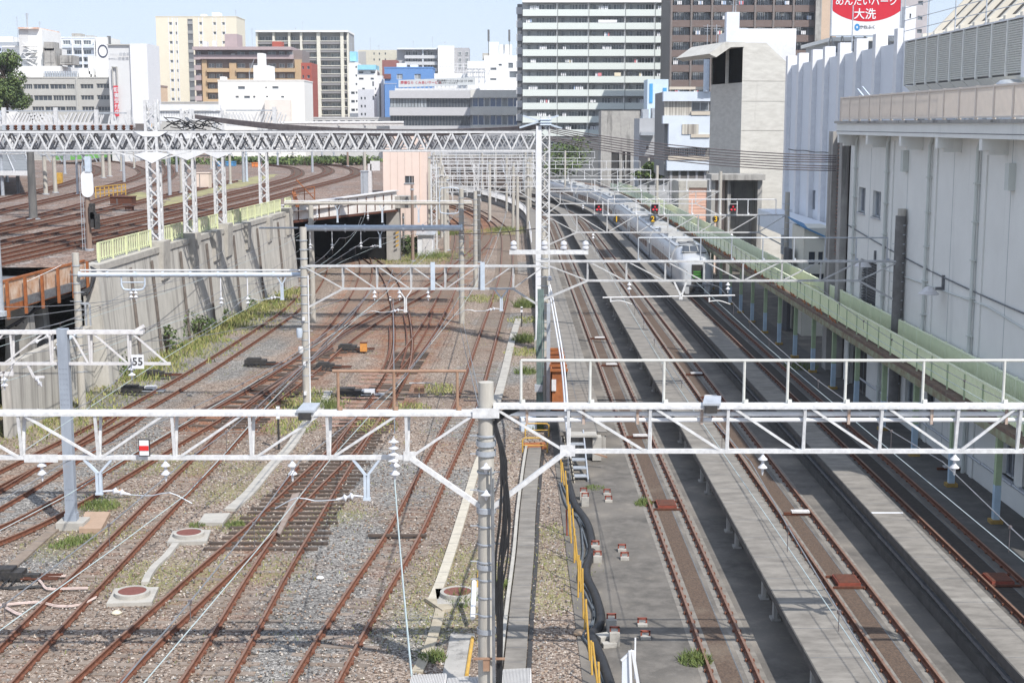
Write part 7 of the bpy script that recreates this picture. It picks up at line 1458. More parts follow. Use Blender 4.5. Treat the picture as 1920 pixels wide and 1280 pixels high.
# ================================================================== small things on the ground
def strip(name, pts, wd, hgt, mat, label, cat, step=.6, joints=True):
    p = catmull([G(x, y, 0) for x, y in pts], step); t = root(name, label, cat, (p[0].x, p[0].y, 0)); h = wd/2
    m = MB(); m.sweep(p, [(-h, -.05), (h, -.05), (h, hgt), (-h, hgt)]); part('trough_lid', m, mat, t)
    if joints:
        m = MB()
        for q in resample(p, 1.0)[1:-1]:
            m.box(q+Z*(hgt-.004), wd*1.005, .018, .012, 0)
        part('lid_joint', m, DGREY, t)
    return t, p
t, p = strip('cable_trough', [(1003,842),(998,880),(990,960),(985,1040),(976,1130),(967,1235),(962,1290)], .54, .10, SLAB, 'wide concrete cable trough running beside the big concrete pole', 'cable trough')
m = MB(); m.sweep(offset(p, .36), [(-.05, -.05), (.05, -.05), (.05, .16), (-.05, .16)]); part('side_kerb', m, CONC, t); m = MB(); m.sweep(offset(p, -.35), [(-.06, -.02), (.06, -.02), (.06, .02), (-.06, .02)]); part('shadow_gap', m, BLACKM, t)
CREAMT = pm('cream_trough', (.52, .48, .40), (.42, .385, .32), scale=4, rough=.8, c3=(.38, .34, .27), s3=1.0, a3=.36)
strip('cable_trough', [(905,850),(893,880),(870,958),(848,1030),(826,1095),(812,1128)], .30, .10, CREAMT, 'cream plastic cable trough running down to the round manhole left of the big pole', 'cable trough'); 
m = MB(); m.bar(G(806,1121,.05), G(840,1144,.05), .34, .098); m.sweep(catmull([G(826,1143), G(815,1185), G(800,1225), G(782,1262)], .5), [(-.14, 0), (.14, 0), (.14, .06), (-.14, .06)]); thing('cable_trough', m, pm('dirty_trough', (.42, .37, .29), (.32, .28, .21), scale=4), 'dirty lower end of the cream trough in the weeds', 'cable trough')
strip('cable_trough', [(616,735),(604,762),(570,800),(543,840),(505,880),(468,925),(432,957)], .42, .08, CONC, 'long pale concrete trough slanting between the two middle tracks on the left', 'cable trough')
m = MB(); m.prism([(G(372,984)).to_2d(), (G(384,967)).to_2d(), (G(432,966)).to_2d(), (G(418,985)).to_2d()], -.02, .1); thing('concrete_pad', m, CONC, 'flat pale concrete pad at the lower end of the slanting trough', 'pad')
strip('cable_trough', [(112,985),(80,1012),(45,1043),(0,1085),(-40,1120)], .34, .06, pm('brown_trough', (.26, .21, .17), (.19, .15, .12), scale=4), 'brown dusty trough running to the lower left corner', 'cable trough')
strip('cable_trough', [(972,600),(960,640),(946,700),(930,760)], .42, .1, CONC, 'concrete trough right of the rusty track by the middle pole', 'cable trough')
strip('cable_trough', [(330,1022),(312,1045),(290,1065),(278,1082),(272,1096)], .22, .1, CONC, 'short bent concrete trough between the two square manholes', 'cable trough', joints=False)
m = MB(); p = G(180, 980); m.prism([G(148,998).to_2d(), G(160,966).to_2d(), G(207,966).to_2d(), G(190,998).to_2d()], -.02, .14); thing('concrete_pad', m, pm('ochre_pad', (.42, .30, .22), (.35, .25, .18), scale=3), 'ochre concrete pad beside the blue-grey steel post', 'pad')
# manholes
def manhole(x, y, lab, slab=True):
    p = G(x, y, .2); t = root('manhole', lab, 'manhole', (p.x, p.y, 0), 'round manholes')
    if slab: m = MB(); m.box((p.x+.02, p.y-.02, .02), 1.25, 1.35, .16, .1); part('slab', m, CONC, t)
    m = MB(); m.lathe((p.x, p.y), [(.50, .02), (.50, .22), (.40, .225), (.40, .20)], 28, cap=False); part('ring', m, CONC, t, smooth=True)
    m = MB(); m.lathe((p.x, p.y), [(.40, .19), (.40, .207), (.01, .21)], 28, cap=False); part('lid', m, pm('red_iron_lid', (.20, .075, .06), (.15, .055, .045), scale=12), t)
manhole(354, 998, 'upper of the two square-slab manholes, left of the wooden turnout'); manhole(248, 1108, 'lower of the two square-slab manholes, near the left bottom'); manhole(858, 1109, 'round manhole beside the cream trough and the big pole')
# switch machines
def machine(x, y, lab, sz=1.0, white=False, rz=.0):
    p = G(x, y); t = root('switch_machine', lab, 'switch machine', p); m = MB()
    m.box((p.x, p.y, .16*sz), 1.1*sz, .5*sz, .26*sz, rz); m.box((p.x-.1*sz, p.y+.05, .32*sz), .7*sz, .42*sz, .1*sz, rz); m.box((p.x+.75*sz, p.y, .1), .5*sz, .22*sz, .16*sz, rz); part('case', m, BLACKM, t)
    m = MB()
    for k in range(4): m.bar((p.x+.5*sz, p.y-.25+.15*k, .10), (p.x+1.6*sz, p.y-.2+.16*k, .08), .05, .04)
    part('rod', m, GALV if white else RUSTD, t); m = MB()
    for k in range(5): m.tube(catmull([Vector((p.x-.4+.2*k, p.y-.2, .12)), Vector((p.x-.6+.25*k, p.y-.6-.1*k, .05)), Vector((p.x+.2*k, p.y-.9, .04)), Vector((p.x+.8+.2*k, p.y-.7, .05))], .15), .022, 5)
    part('cable', m, BLACK, t)
    if white: m = MB(); m.box((p.x+.9*sz, p.y+.1, .2), .5*sz, .34*sz, .22*sz, rz); m.box((p.x+.45*sz, p.y+.2, .18), .4*sz, .3*sz, .2, rz); part('white_cover', m, WHITEC, t)
    return t
machine(12, 1086, 'black switch machine at the left edge beside the leftmost foreground track'); machine(480, 684, 'dark switch machine with rods left of the dented concrete pole', 1.1); machine(652, 656, 'black rods and switch machine beside the orange box', 1.0); machine(655, 742, 'switch machine with a white cover behind the brown handrail', 1.1, True); machine(610, 690, 'low black rods right behind the dented concrete pole', .9); machine(250, 735, 'white switch machine with rods right beside the track by the wall', 1.0, True); machine(290, 705, 'dark rods beside the track by the retaining wall', .9)
for i, (pts, lab) in enumerate((([(40,1088),(58,1078),(75,1090),(88,1104),(120,1104),(165,1103)], 'pale pink cables looping from the black switch machine under the leftmost rails'), ([(0,1135),(40,1131),(75,1130),(110,1137),(150,1134),(180,1120)], 'pink-white cable lying across the leftmost foreground rails'), ([(10,1139),(30,1150),(40,1153)], 'short white cable end in the lower left corner'), ([(75,1080),(100,1081),(123,1080)], 'short pale cable above the pink loops'))):
    m = MB(); p = catmull([G(x, y, .06) for x, y in pts], .15)
    for k in range(2): m.tube([q+Vector((.0, .05*k, .02*k)) for q in p], .02, 6)
    thing('ground_cable', m, pm('pale_pink_cable', (.62, .50, .46), (.50, .40, .36), scale=4), lab, 'cable', 'cables on the ballast', smooth=True)
def rock(x, y, r, mat, lab, name='stone'):
    p = G(x, y); m = MB(); n = 9; random.seed(x)
    prof = [(.05, -.05), (.9, 0), (1, .35), (.75, .7), (.3, .95), (.02, 1)]
    vs = [(p.x+a*r*math.cos(2*math.pi*k/n)*(1+.18*math.sin(k*2.3+a)), p.y+a*r*math.sin(2*math.pi*k/n)*(1+.15*math.cos(k*1.7)), b*r*.75) for a, b in prof for k in range(n)]; fs = []
    for i in range(len(prof)-1):
        for k in range(n): fs.append((i*n+k, i*n+(k+1) % n, (i+1)*n+(k+1) % n, (i+1)*n+k))
    m.add(vs, fs); return thing(name, m, mat, lab, name)
CRM = pm('cream_stone', (.66, .60, .46), (.5, .45, .34), scale=9); rock(218, 1150, .14, CRM, 'cream stone below the lower square manhole'); rock(600, 1084, .12, WHITER, 'whitish stone on the grey ballast beside the rightmost left-yard track'); rock(226, 922, .13, pm('orange_stone', (.72, .38, .18), (.6, .3, .15), scale=6), 'orange stone by the grass next to the blue-grey post'); rock(1087, 1188, .18, pm('tan_boulder', (.48, .34, .22), (.36, .26, .18), scale=8), 'tan boulder leaning by the yellow poles at the bottom')
# marker posts
def marker(x, yb, yt, lab, h2=None):
    p = G(x, yb); zt = zw(yt, p.y); t = root('marker_post', lab, 'marker post', p); m = MB(); m.bx(p.x-.04, p.x+.04, p.y-.04, p.y+.04, 0, zt*.75); part('post', m, BLACKM, t); m = MB(); m.bx(p.x-.07, p.x+.07, p.y-.07, p.y+.07, zt*.72, zt*.86); m.bx(p.x-.07, p.x+.07, p.y-.06, p.y+.06, zt*.95, zt); part('white_plate', m, WHITEC, t); m = MB(); m.bx(p.x-.065, p.x+.065, p.y-.065, p.y+.065, zt*.86, zt*.95); part('lamp', m, BLACKM, t)
marker(523, 842, 762, 'black and white marker post left of the turnout, behind the nearest gantry'); marker(978, 612, 575, 'small marker post in the weeds beside the wide platform'); marker(732, 582, 556, 'small white-topped marker post under the left truss gantry')
p = G(682, 662); t = root('orange_box', 'orange junction box standing beside the black rods', 'box', p); m = MB(); m.bx(p.x-.2, p.x+.2, p.y-.15, p.y+.15, .12, .62); part('body', m, pm('orange_box', (.66, .30, .08), (.5, .22, .06), scale=4), t); m = MB(); m.bx(p.x-.05, p.x+.05, p.y-.05, p.y+.05, 0, .12); m.bx(p.x-.22, p.x+.22, p.y-.17, p.y+.17, .621, .65); part('stand', m, RUSTD, t)
p = G(786, 744); t = root('junction_box', 'grey-brown twin junction box on a short stand behind the brown handrail', 'junction box', p); m = MB(); m.bx(p.x-.24, p.x-.02, p.y-.1, p.y+.1, .2, .6); m.bx(p.x+.02, p.x+.26, p.y-.1, p.y+.1, .2, .6); part('body', m, BROWNP, t); m = MB(); m.bx(p.x-.03, p.x+.03, p.y-.03, p.y+.03, 0, .2); m.tube([(p.x-.5, p.y+.1, .68), (p.x+.5, p.y+.1, .7), (p.x+.7, p.y+1.6, .3)], .025, 5); part('stand', m, GALV, t)
# rods and stretcher bars of the middle turnout
m = MB(); random.seed(9)
for k in range(14):
    y = 700+k*7.5; xl = lerp(722, 655, k/13); a = G(xl-38-random.random()*18, y, .09); b = G(xl+random.uniform(-6, 50), y+1, .09); m.bar(a, b, .05, .04)
thing('stretcher_bars', m, pm('pinkish_bar', (.50, .34, .29), (.34, .20, .16), scale=4), 'pinkish stretcher bars across the middle turnout behind the brown handrail', 'stretcher bars')
for i, (x0, y0, x1, y1) in enumerate(((690,1003,765,1003), (215,1036,0,0))):
    if x1: m = MB(); m.bar(G(x0, y0, .08), G(x1+35, y1, .08), .16, .07); thing('rail_bond', m, SLPR, 'dark timber lying across the rightmost left-yard track', 'timber')
# yard bottom edge: corrugated plates, white board
def plate(x0, x1, y0, lab):
    a, b = G(x0, y0, .5), G(x1, y0-3, .5); m = MB(); n = 22
    for k in range(n):
        u0, u1 = k/n, (k+.55)/n; p, q = a.lerp(b, u0), a.lerp(b, u1); m.add([(p.x, p.y, .5), (q.x, q.y, .5), (q.x-.05, q.y-2.2, .5), (p.x-.05, p.y-2.2, .5), (p.x, p.y, .46), (q.x, q.y, .46), (q.x-.05, q.y-2.2, .46), (p.x-.05, p.y-2.2, .46)], [(3, 2, 1, 0), (0, 1, 5, 4), (1, 2, 6, 5), (3, 0, 4, 7)])
    m.add([(a.x, a.y, .47), (b.x, b.y, .47), (b.x, b.y-2.2, .47), (a.x, a.y-2.2, .47)], [(3, 2, 1, 0)]); m.bx(a.x, b.x, a.y-2.1, a.y-.05, 0, .44); thing('corrugated_plate', m, pm('plate_grey', (.55, .54, .53), (.48, .47, .46), scale=3, rough=.5), lab, 'plate')
plate(772, 838, 1264, 'left corrugated cover plate at the bottom edge'); plate(840, 897, 1270, 'corrugated cover plate just left of the big pole at the bottom edge'); plate(938, 996, 1254, 'corrugated cover plate right of the big pole at the bottom edge')
m = MB(); a = G(870, 1215); m.bar(G(850, 1290, .02), G(868, 1188, .02), .65, .04); thing('concrete_slab', m, CONCD, 'grey concrete slab strip beside the foot of the big pole', 'slab'); m = MB(); m.tube([G(875, 1265, .06), G(886, 1195, .06)], .05, 8); m.tube([G(892, 1120, .05), G(898, 1070, .05)], .04, 8); thing('yellow_pipe', m, YEL, 'yellow pipe lying on the slab by the big pole', 'pipe')
m = MB(); m.tube([G(886, 1158, .3), G(889, 1090, .9)], .07, 8); thing('white_pipe', m, WHITEC, 'short white pipe leaning left of the big pole', 'pipe', smooth=True)
t = root('white_notice', 'white framed board standing at the bottom edge right of the black conduit', 'board', G(1180, 1300)); p = G(1180, 1318); m = MB(); m.extr([(p.x-.18, p.y, 0), (p.x+.02, p.y-.02, 0), (p.x+.02, p.y-.02, 1.25), (p.x-.18, p.y, 1.05)], (0, .05, 0)); part('board', m, W_B, t); m = MB(); m.bar((p.x+.05, p.y-.06, 0), (p.x-.01, p.y-.04, 1.3), .06); m.bar((p.x+.28, p.y-.05, 0), (p.x+.06, p.y-.03, 1.3), .07); m.bar((p.x+.12, p.y, .6), (p.x+.12, p.y, 1.6), .035); m.bar((p.x-.2, p.y, 1.05), (p.x+.05, p.y, 1.3), .05); part('frame', m, WHITEC, t)
# concrete blocks with red brackets
def block(x, y, lab, hgt=.28):
    p = G(x, y); t = root('bracket_block', lab, 'block', p, 'concrete blocks with red brackets'); m = MB(); m.box((p.x, p.y, hgt/2), .26, .3, hgt); part('block', m, CONC, t); m = MB(); m.bx(p.x-.13, p.x-.09, p.y-.03, p.y+.03, hgt, hgt+.14); m.bx(p.x+.09, p.x+.13, p.y-.03, p.y+.03, hgt, hgt+.14); m.bx(p.x-.13, p.x+.13, p.y-.03, p.y+.03, hgt+.1, hgt+.141); part('bracket', m, REDBOX, t)
for i, (x, y, h_, lab) in enumerate(((1094, 936, .3, 'far left concrete block with a red bracket on the asphalt'), (1097, 948, .34, 'concrete block with a red bracket just before the far left one'), (1138, 927, .08, 'far right low block with a red bracket on the asphalt'), (1141, 940, .08, 'low block with a red bracket just before the far right one'), (1116, 1038, .3, 'middle left concrete block with a red bracket, next to the black conduit'), (1120, 1053, .22, 'middle left block with a red bracket, second next to the conduit'), (1166, 1033, .1, 'middle right low block with a red bracket'), (1171, 1048, .1, 'middle right low block with a red bracket, nearer one'), (1146, 1183, .36, 'near left tall concrete block with a red bracket'), (1152, 1208, .36, 'near left tall concrete block with a red bracket beside the rubble'), (1204, 1172, .08, 'near right low block with a red bracket'), (1210, 1196, .08, 'near right low block with a red bracket closest to the camera'))): block(x, y, lab, h_)
m = MB(); p = G(1132, 1203); m.box((p.x, p.y, .1), .34, .34, .2, .4); m.box((p.x+.12, p.y-.35, .06), .36, .22, .12, .2); thing('rubble', m, CONC, 'broken concrete lumps beside the near left blocks', 'rubble')
# black conduit and yellow pole fence
pts = [(1066,905),(1078,945),(1098,975),(1108,1002),(1110,1035),(1100,1062),(1102,1085),(1116,1115),(1126,1150),(1124,1172),(1110,1190),(1118,1212),(1132,1245),(1150,1300)]
m = MB(); m.tube(catmull([G(x, y, .12) for x, y in pts], .15), .125, 12); thing('black_conduit', m, BLACK, 'thick black conduit snaking along the edge of the asphalt', 'conduit', smooth=True)
m = MB()
for k in range(3): m.tube(catmull([G(x-7-4*k+(3 if i % 3 == k else -2), y, .08) for i, (x, y) in enumerate(pts)], .2), .032, 6)
thing('thin_cables', m, pm('slate_cable', (.12, .14, .16), (.08, .09, .1), scale=4), 'thin slate-blue cables lying beside the thick black conduit', 'cables', smooth=True)
t = root('yellow_pole_fence', 'row of leaning yellow and brown poles along the edge of the asphalt', 'fence', G(1100, 1080))
for i, (xa, ya, xb, yb) in enumerate(((1053,905,1051,850),(1058,912,1054,866),(1064,950,1060,882),(1069,1005,1063,908),(1063,1004,1062,955),(1071,1018,1068,945),(1080,1050,1073,953),(1077,1055,1077,990),(1087,1095,1078,1003),(1084,1120,1085,1040),(1094,1160,1092,1065),(1096,1180,1099,1122),(1106,1238,1098,1124),(1110,1265,1108,1200),(1121,1290,1111,1203),(1125,1320,1122,1240),(1089,1110,1088,1050))):
    a = G(xa, ya); b = D(xb, yb, a.y+.15); m = MB(); m.tube([a, b], .028, 7); part('pole', m, REDBOX if i == 4 else YEL, t)
# steps, yellow rail, striped posts
t = root('steel_steps', 'grey steel steps up to the end of the wide platform', 'steps', (2.6, 54, 0)); x0, x1 = xw(1071, 850, 54), xw(1099, 850, 54)
for k in range(6): m = MB(); y = 52.6+k*.62; m.bx(x0, x1, y, y+.36, .14+.17*k, .18+.17*k); part('tread', m, GALV, t)
for xx in (x0-.03, x1): m = MB(); m.bar((xx, 52.4, .05), (xx, 56.3, 1.12), .05, .16); part('stringer', m, GALV, t)
m = MB(); m.bx(x0-.1, xw(1118, 800, 56.2), 55.6, 56.29, 1.03, 1.11); m.bx(x1+.35, x1+.7, 55.7, 56.25, .05, 1.0); part('landing', m, CONC, t); m = MB(); m.bar((x1-.1, 54.6, .75), (x1+.85, 54.4, .5), .06); part('loose_plank', m, BROWNP, t)
m = MB(); m.tube(catmull([Vector((x0-.1, 52.2, 1.0)), Vector((x0-.1, 53, 1.25)), Vector((x0-.1, 56, 2.1)), Vector((x0-.1, 57.2, 2.2))], .3), .035, 7)
for y in (52.4, 54.2, 56.2): m.tube([(x0-.1, y, .1), (x0-.1, y, 1.05+(y-52.4)*.29)], .03, 6)
for k in range(8): y = 55.0+.28*k; m.bar((x0-.1, y, .9+.2*k*.5), (x0-.1, y, 1.7+.08*k), .025)
part('handrail', m, WHITE, t)
for i, (xb, yb, xt, yt, lab) in enumerate(((1076, 905, 1066, 838, 'black and cream striped post leaning left of the steel steps'), (1068, 870, 1058, 815, 'second striped post nearer the gantry knee'))):
    a = G(xb, yb); b = D(xt, yt, a.y+.1); t = root('striped_post', lab, 'post', a, 'striped posts'); n = 9
    m = MB(); m.bar(a, b, .13, .06); part('post', m, BLACKM, t); m = MB()
    for k in range(n): p, q = a.lerp(b, k/n), a.lerp(b, (k+.5)/n); m.bar(p+Vector((-.01, -.035, 0)), q+Vector((-.01, -.035, .02)), .12, .02)
    part('cream_stripe', m, CREAMT, t)
t = root('yellow_guard', 'two bent yellow pipe guards around a rusty plate behind the nearest gantry', 'guard rail', G(1003, 845))
for (xa, xb, yb, yt) in ((980, 1026, 848, 821), (985, 1029, 818, 794)):
    a, b = G(xa, yb), G(xb, yb); h = zw(yt, a.y); m = MB(); m.tube(catmull([a, a+Z*(h-.08), a+Z*h+Vector((.08, 0, 0)), b+Z*h-Vector((.08, 0, 0)), b+Z*(h-.08), b], .1), .03, 8); m.tube([a+Z*h*.5, b+Z*h*.5], .022, 6); part('hoop', m, YEL, t)
m = MB(); a = G(1004, 838); m.box((a.x, a.y, .06), .9, .9, .1, .1); part('rusty_plate', m, RUSTO, t); m = MB(); a = G(982, 812); m.box((a.x+.2, a.y+.6, .3), .7, .4, .6, .2); part('grey_cabinet', m, GALVB, t)
# rusty skip and cable mast by the platform
a = G(1048, 752); t = root('rusty_skip', 'tall orange-rusted steel skip against the wide platform', 'skip', a); xx0, xx1 = xw(1033, 740, 60.5), xw(1063, 740, 60.5)
m = MB(); m.bx(xx0, xx1, 60.5, 66.5, 1.1, 1.16); m.bx(xx0, xx0+.05, 60.5, 66.5, 1.1, 2.9); m.bx(xx1-.05, xx1, 60.5, 66.5, 1.1, 2.9); m.bx(xx0, xx1, 60.5, 60.55, 1.1, 2.9); m.bx(xx0, xx1, 66.45, 66.5, 1.1, 2.9); part('body', m, RUSTO, t)
for k in range(6): m = MB(); m.bx(xx0-.04, xx1+.04, 60.4+1.15*k, 60.52+1.15*k, 2.85, 2.97); part('top_rib', m, RUSTO, t)
m = MB(); m.bx(xx0+.03, xx0+.22, 60.42, 60.49, 2.0, 2.5); part('label_plate', m, WHITER, t)
t = root('cable_mast', 'grey post wrapped with green-grey cables beside the rusty skip', 'mast', G(1026, 770)); x = xw(1028, 700, 62.0)
m = MB(); m.bx(x-.08, x+.08, 61.9, 62.1, 0, 5.6); part('post', m, GALV, t); m = MB(); random.seed(2)
for k in range(7): m.tube(catmull([Vector((x-.22-.05*k, 61.9+.05*k, 0)), Vector((x-.25-.04*k, 62, 2.0)), Vector((x-.3-.03*k+random.uniform(-.1, .1), 62, 4.0)), Vector((x-.32+random.uniform(-.15, .1), 62.4, 6.2))], .5), .035, 6)
part('cable', m, pm('green_cable', (.16, .22, .20), (.10, .13, .13), scale=4), t); m = MB(); m.bx(x-.6, x-.25, 61.8, 62.1, 1.7, 2.0); m.bx(x-.6, x-.3, 61.8, 62.1, .9, 1.1); part('clamp', m, GALV, t)
m = MB(); x = xw(1040, 600, 64); m.tube(catmull([Vector((xw(1029, 560, 65), 65, 6.0)), Vector((xw(1036, 620, 63), 63, 5.2)), Vector((xw(1052, 700, 52), 52, 4.7)), Vector((xw(1060, 775, 33), 31.8, 6.45))], .8), .035, 6); m.tube(catmull([Vector((xw(1031, 560, 65), 65, 6.1)), Vector((xw(1040, 620, 63), 63, 5.3)), Vector((xw(1056, 700, 52), 52, 4.8)), Vector((xw(1064, 775, 33), 31.8, 6.5))], .8), .03, 6); thing('feeder_wire', m, WHITEC, 'pair of white cables dropping past the rusty skip to the nearest gantry', 'wire', smooth=True)
m = MB(); x = xw(1018, 480, 66); m.bx(xw(955, 470, 64), xw(1103, 470, 64), 63.95, 64.15, zw(477, 64), zw(469, 64)); g = thing('equipment_arm', m, WHITE, 'white horizontal arm with round white insulators on the middle pole', 'arm')
for i, v in enumerate((963, 1021, 1057, 1098)):
    m = MB(); X_ = xw(v, 470, 64); zz = zw(469, 64); m.lathe((X_, 64.05), [(.04, zz), (.14, zz+.04), (.16, zz+.12), (.08, zz+.2), (.15, zz+.26), (.13, zz+.36), (.03, zz+.42)], 12); o = part('insulator', m, PORC, g, smooth=True)
for X_, yy in ((xw(1018, 500, 65.3), 525), (xw(1018, 500, 65.3), 560)): m = MB(); zz = zw(yy, 65); m.lathe((X_+.3, 65.0), [(.02, zz-.05), (.13, zz), (.14, zz+.03), (.04, zz+.09), (.13, zz+.13), (.02, zz+.2)], 12); part('disc_insulator', m, PORC, g2, smooth=True)
# ================================================================== wires over the tracks
def overhead(label, key, ys, zc=5.05, zm=5.8, r=.0105, dx=0.0, x_over=None, mats=(WIREM, WIREC), group='overhead wires'):
    fx = x_over or (lambda y: x_at(key, y)); t = root('overhead_wire', label, 'overhead wire', (fx(ys[0]), ys[0], 0), group); a, b, dr = MB(), MB(), MB(); pc, pmm = [], []
    for y0, y1 in zip(ys, ys[1:]):
        n = max(4, int((y1-y0)/4))
        for i in range(n+1):
            k = i/n; y = y0+(y1-y0)*k; x = fx(y)+dx; s = zm-4*(.55)*k*(1-k); pmm.append(Vector((x, y, s))); pc.append(Vector((x+.12*math.sin(y*.09), y, zc)))
            if 0 < i < n: dr.tube([(x, y, s), (x, y, zc)], .008, 4); dr.bx(x-.03, x+.03, y-.03, y+.03, s-.03, s+.03)
    a.tube(pmm, r*1.25, 5); b.tube(pc, r, 5); part('messenger_wire', a, mats[0], t); part('contact_wire', b, mats[1], t); part('dropper', dr, WIRED, t); return t
TY = [-4, 31.5, 66.7, 96, 126, 160, 200, 240]
for k, lab in (('T1', 'overhead wires above the leftmost track of the paved yard'), ('T2', 'overhead wires above the middle track of the paved yard'), ('T3', 'overhead wires above the train and the right-hand track')): overhead(lab, k, TY)
overhead('overhead wires above the rightmost track of the left yard', 'L1', [-2, 31.5, 65.5, 96, 126, 150], x_over=lambda y: x_at('L1', max(y, 29))+(.08*(y-29) if y < 29 else 0))
overhead('overhead wires above the right leg of the wooden turnout', 'D2', [2, 31.5, 65.5, 96, 126, 150], x_over=lambda y: x_at('D2', max(y, 31)) - (.14*(31-y) if y < 31 else 0))
overhead('overhead wires above the left leg of the wooden turnout', 'D1', [2, 31.5, 65.5, 75], x_over=lambda y: x_at('D1', max(y, 31)) - (.2*(31-y) if y < 31 else 0))
overhead('overhead wires above the diagonal track past the square manholes', 'K', [36, 46.9, 66.5, 96, 118]); overhead('overhead wires leading into the tunnel', 'LB', [42, 46.9, 66.5, 96, 118, 136]); overhead('overhead wires above the track by the retaining wall', 'E', [50, 66.5, 96, 118, 136])
for i, (a, b, s, lab) in enumerate(((D(740, 812, 31.2), D(737, 560, 65.5), .5, 'thin feeder wire rising from the disc insulators on the nearest gantry'), (D(740, 900, 31.2), Vector((-1.45, 19.6, 5.5)), .15, 'pale feeder wire dropping to the bottom edge from the disc insulators'), (D(863, 615, 94), D(903, 782, 31.8), .1, 'left one of two guy wires meeting at the big pole'), (D(868, 600, 94), D(909, 782, 31.8), .1, 'right one of two guy wires meeting at the big pole'), (D(0, 548, 64), D(115, 497, 66), .05, 'wire between the left tension insulators'), (D(-20, 640, 52), D(420, 470, 96), .6, 'long low wire rising along the retaining wall'), (D(-20, 600, 55), D(452, 492, 96), .6, 'second long wire rising along the retaining wall'), (D(40, 690, 52), D(560, 470, 118), .9, 'wire from the left cantilever truss to the tunnel'), (D(-10, 575, 60), D(330, 540, 75), .3, 'dark wire with clips before the retaining wall'), (D(860, 438, 95), D(1010, 428, 85), .1, 'dark wire from the middle poles to the white mast'), (D(262, 640, 66.2), D(645, 560, 65.3), .4, 'thin span wire between the two concrete poles of the left gantry'))):
    m = MB(); m.tube(sag(a, b, s, 14), .016 if i not in (9,) else .03, 5); thing('feeder_wire', m, WIREC if i in (1,) else WIRED if i == 9 else WIREM, lab, 'wire', 'feeder wires')
# upper yard wires: many thin parallel lines
for i in range(5):
    m = MB()
    for k in range(3): m.tube(sag((-75, 70+9*i, 10.4+.5*k), (xw(460, 300, 150+12*i), 170+14*i, 11.2+.5*k), .8, 14), .014, 4)
    thing('overhead_wire', m, WIREM, ['thin wires of the track by the lime fence', 'thin wires of the second upper track', 'thin wires of the third upper track', 'thin wires over the bend of the upper tracks', 'thin wires farthest back over the upper yard'][i], 'overhead wire', 'overhead wires')
# ================================================================== plants
GR1 = pm('weed_green', (.20, .24, .075), (.14, .175, .055), scale=3, rough=.8); GR2 = pm('dry_grass', (.36, .35, .14), (.27, .26, .10), scale=2, rough=.85); GR3 = pm('leaf_green', (.075, .115, .035), (.05, .078, .026), scale=2.5, rough=.7); GR4 = pm('leaf_light', (.15, .20, .065), (.10, .14, .045), scale=2.5, rough=.7)
def blades(m, c, r, n, h, w=.022, spread=.5, ry=None):
    for _ in range(n):
        a = random.uniform(0, 2*math.pi); d = r*math.sqrt(random.random()); x, y = c[0]+d*math.cos(a), c[1]+d*math.sin(a)*(ry or 1); hh = h*random.uniform(.4, 1.1)*(1-.5*d/r); t_ = random.uniform(0, 2*math.pi); lx, ly = random.gauss(0, spread)*hh, random.gauss(0, spread)*hh
        ca, sa = math.cos(t_)*w, math.sin(t_)*w; m.m = 0 if random.random() < .55 else 1
        m.add([(x-ca, y-sa, c[2]), (x+ca, y+sa, c[2]), (x+lx*.5+ca*.7, y+ly*.5+sa*.7, c[2]+hh*.6), (x+lx, y+ly, c[2]+hh), (x+lx*.5-ca*.7, y+ly*.5-sa*.7, c[2]+hh*.6)], [(0, 1, 2, 3, 4)])
random.seed(31); m = MB()
for q, rr in WEED:
    if x_at('E', q.y) and q.x < 1.7: blades(m, (q.x, q.y, -.02), rr*1.0, int(190*rr), .16 if q.y < 60 else .32, .014 if q.y < 60 else .03, ry=1.3)
for _ in range(900):
    y = random.uniform(32, 110); x = random.uniform(-16, 1.4); blades(m, (x, y, -.02), .25, 3, .13, .014)
for _ in range(420):
    y = random.uniform(74, 116); x = wall_x(y)+.7+abs(random.gauss(0, 1.0)); blades(m, (x, y, -.02), .35, 7, random.uniform(.35, .95), .035, .35)
g = struct('weeds', m, [GR2, GR1], 'stuff')
def tuft(x, y, r, h, lab, n=220, z=0.0):
    p = G(x, y, z); m = MB(); blades(m, p, r, n, h, .016, .45); return thing('grass_tuft', m, [GR4, GR1], lab, 'grass tuft', 'grass tufts')
lone_pole(1, 588, 395, 5.6, 'grey steel mast at the very left edge beside the rusty bridge', .16, GALV)
tuft(1207, 946, .32, .34, 'green tuft against the left rail of the leftmost paved track'); tuft(1303, 1240, .42, .42, 'bright green tuft at the bottom beside the leftmost paved track', 300); tuft(188, 950, .7, .32, 'grass patch right of the blue-grey steel post', 380); tuft(612, 762, .9, .5, 'tall yellowish grass at the foot of the dented concrete pole', 420); tuft(566, 770, .5, .4, 'low green grass left of the dented concrete pole', 220); tuft(868, 1128, .5, .5, 'weed sprouting over the round manhole', 200); tuft(812, 1235, .35, .35, 'weeds growing in the dirty trough', 180); tuft(120, 1022, .5, .22, 'left one of two grass patches below the blue-grey post', 240); tuft(150, 1012, .5, .22, 'right one of two grass patches below the blue-grey post', 240); tuft(932, 1100, .35, .4, 'weeds behind the black pole cables', 220); tuft(1500, 690, 1.0, .5, 'weeds in the shade beside the right-hand track', 260); tuft(1115, 915, .4, .16, 'thin weeds between the concrete blocks on the asphalt', 160); tuft(440, 985, .35, .25, 'grass at the end of the slanting trough', 160); tuft(370, 985, .3, .2, 'grass left of the flat concrete pad', 120)
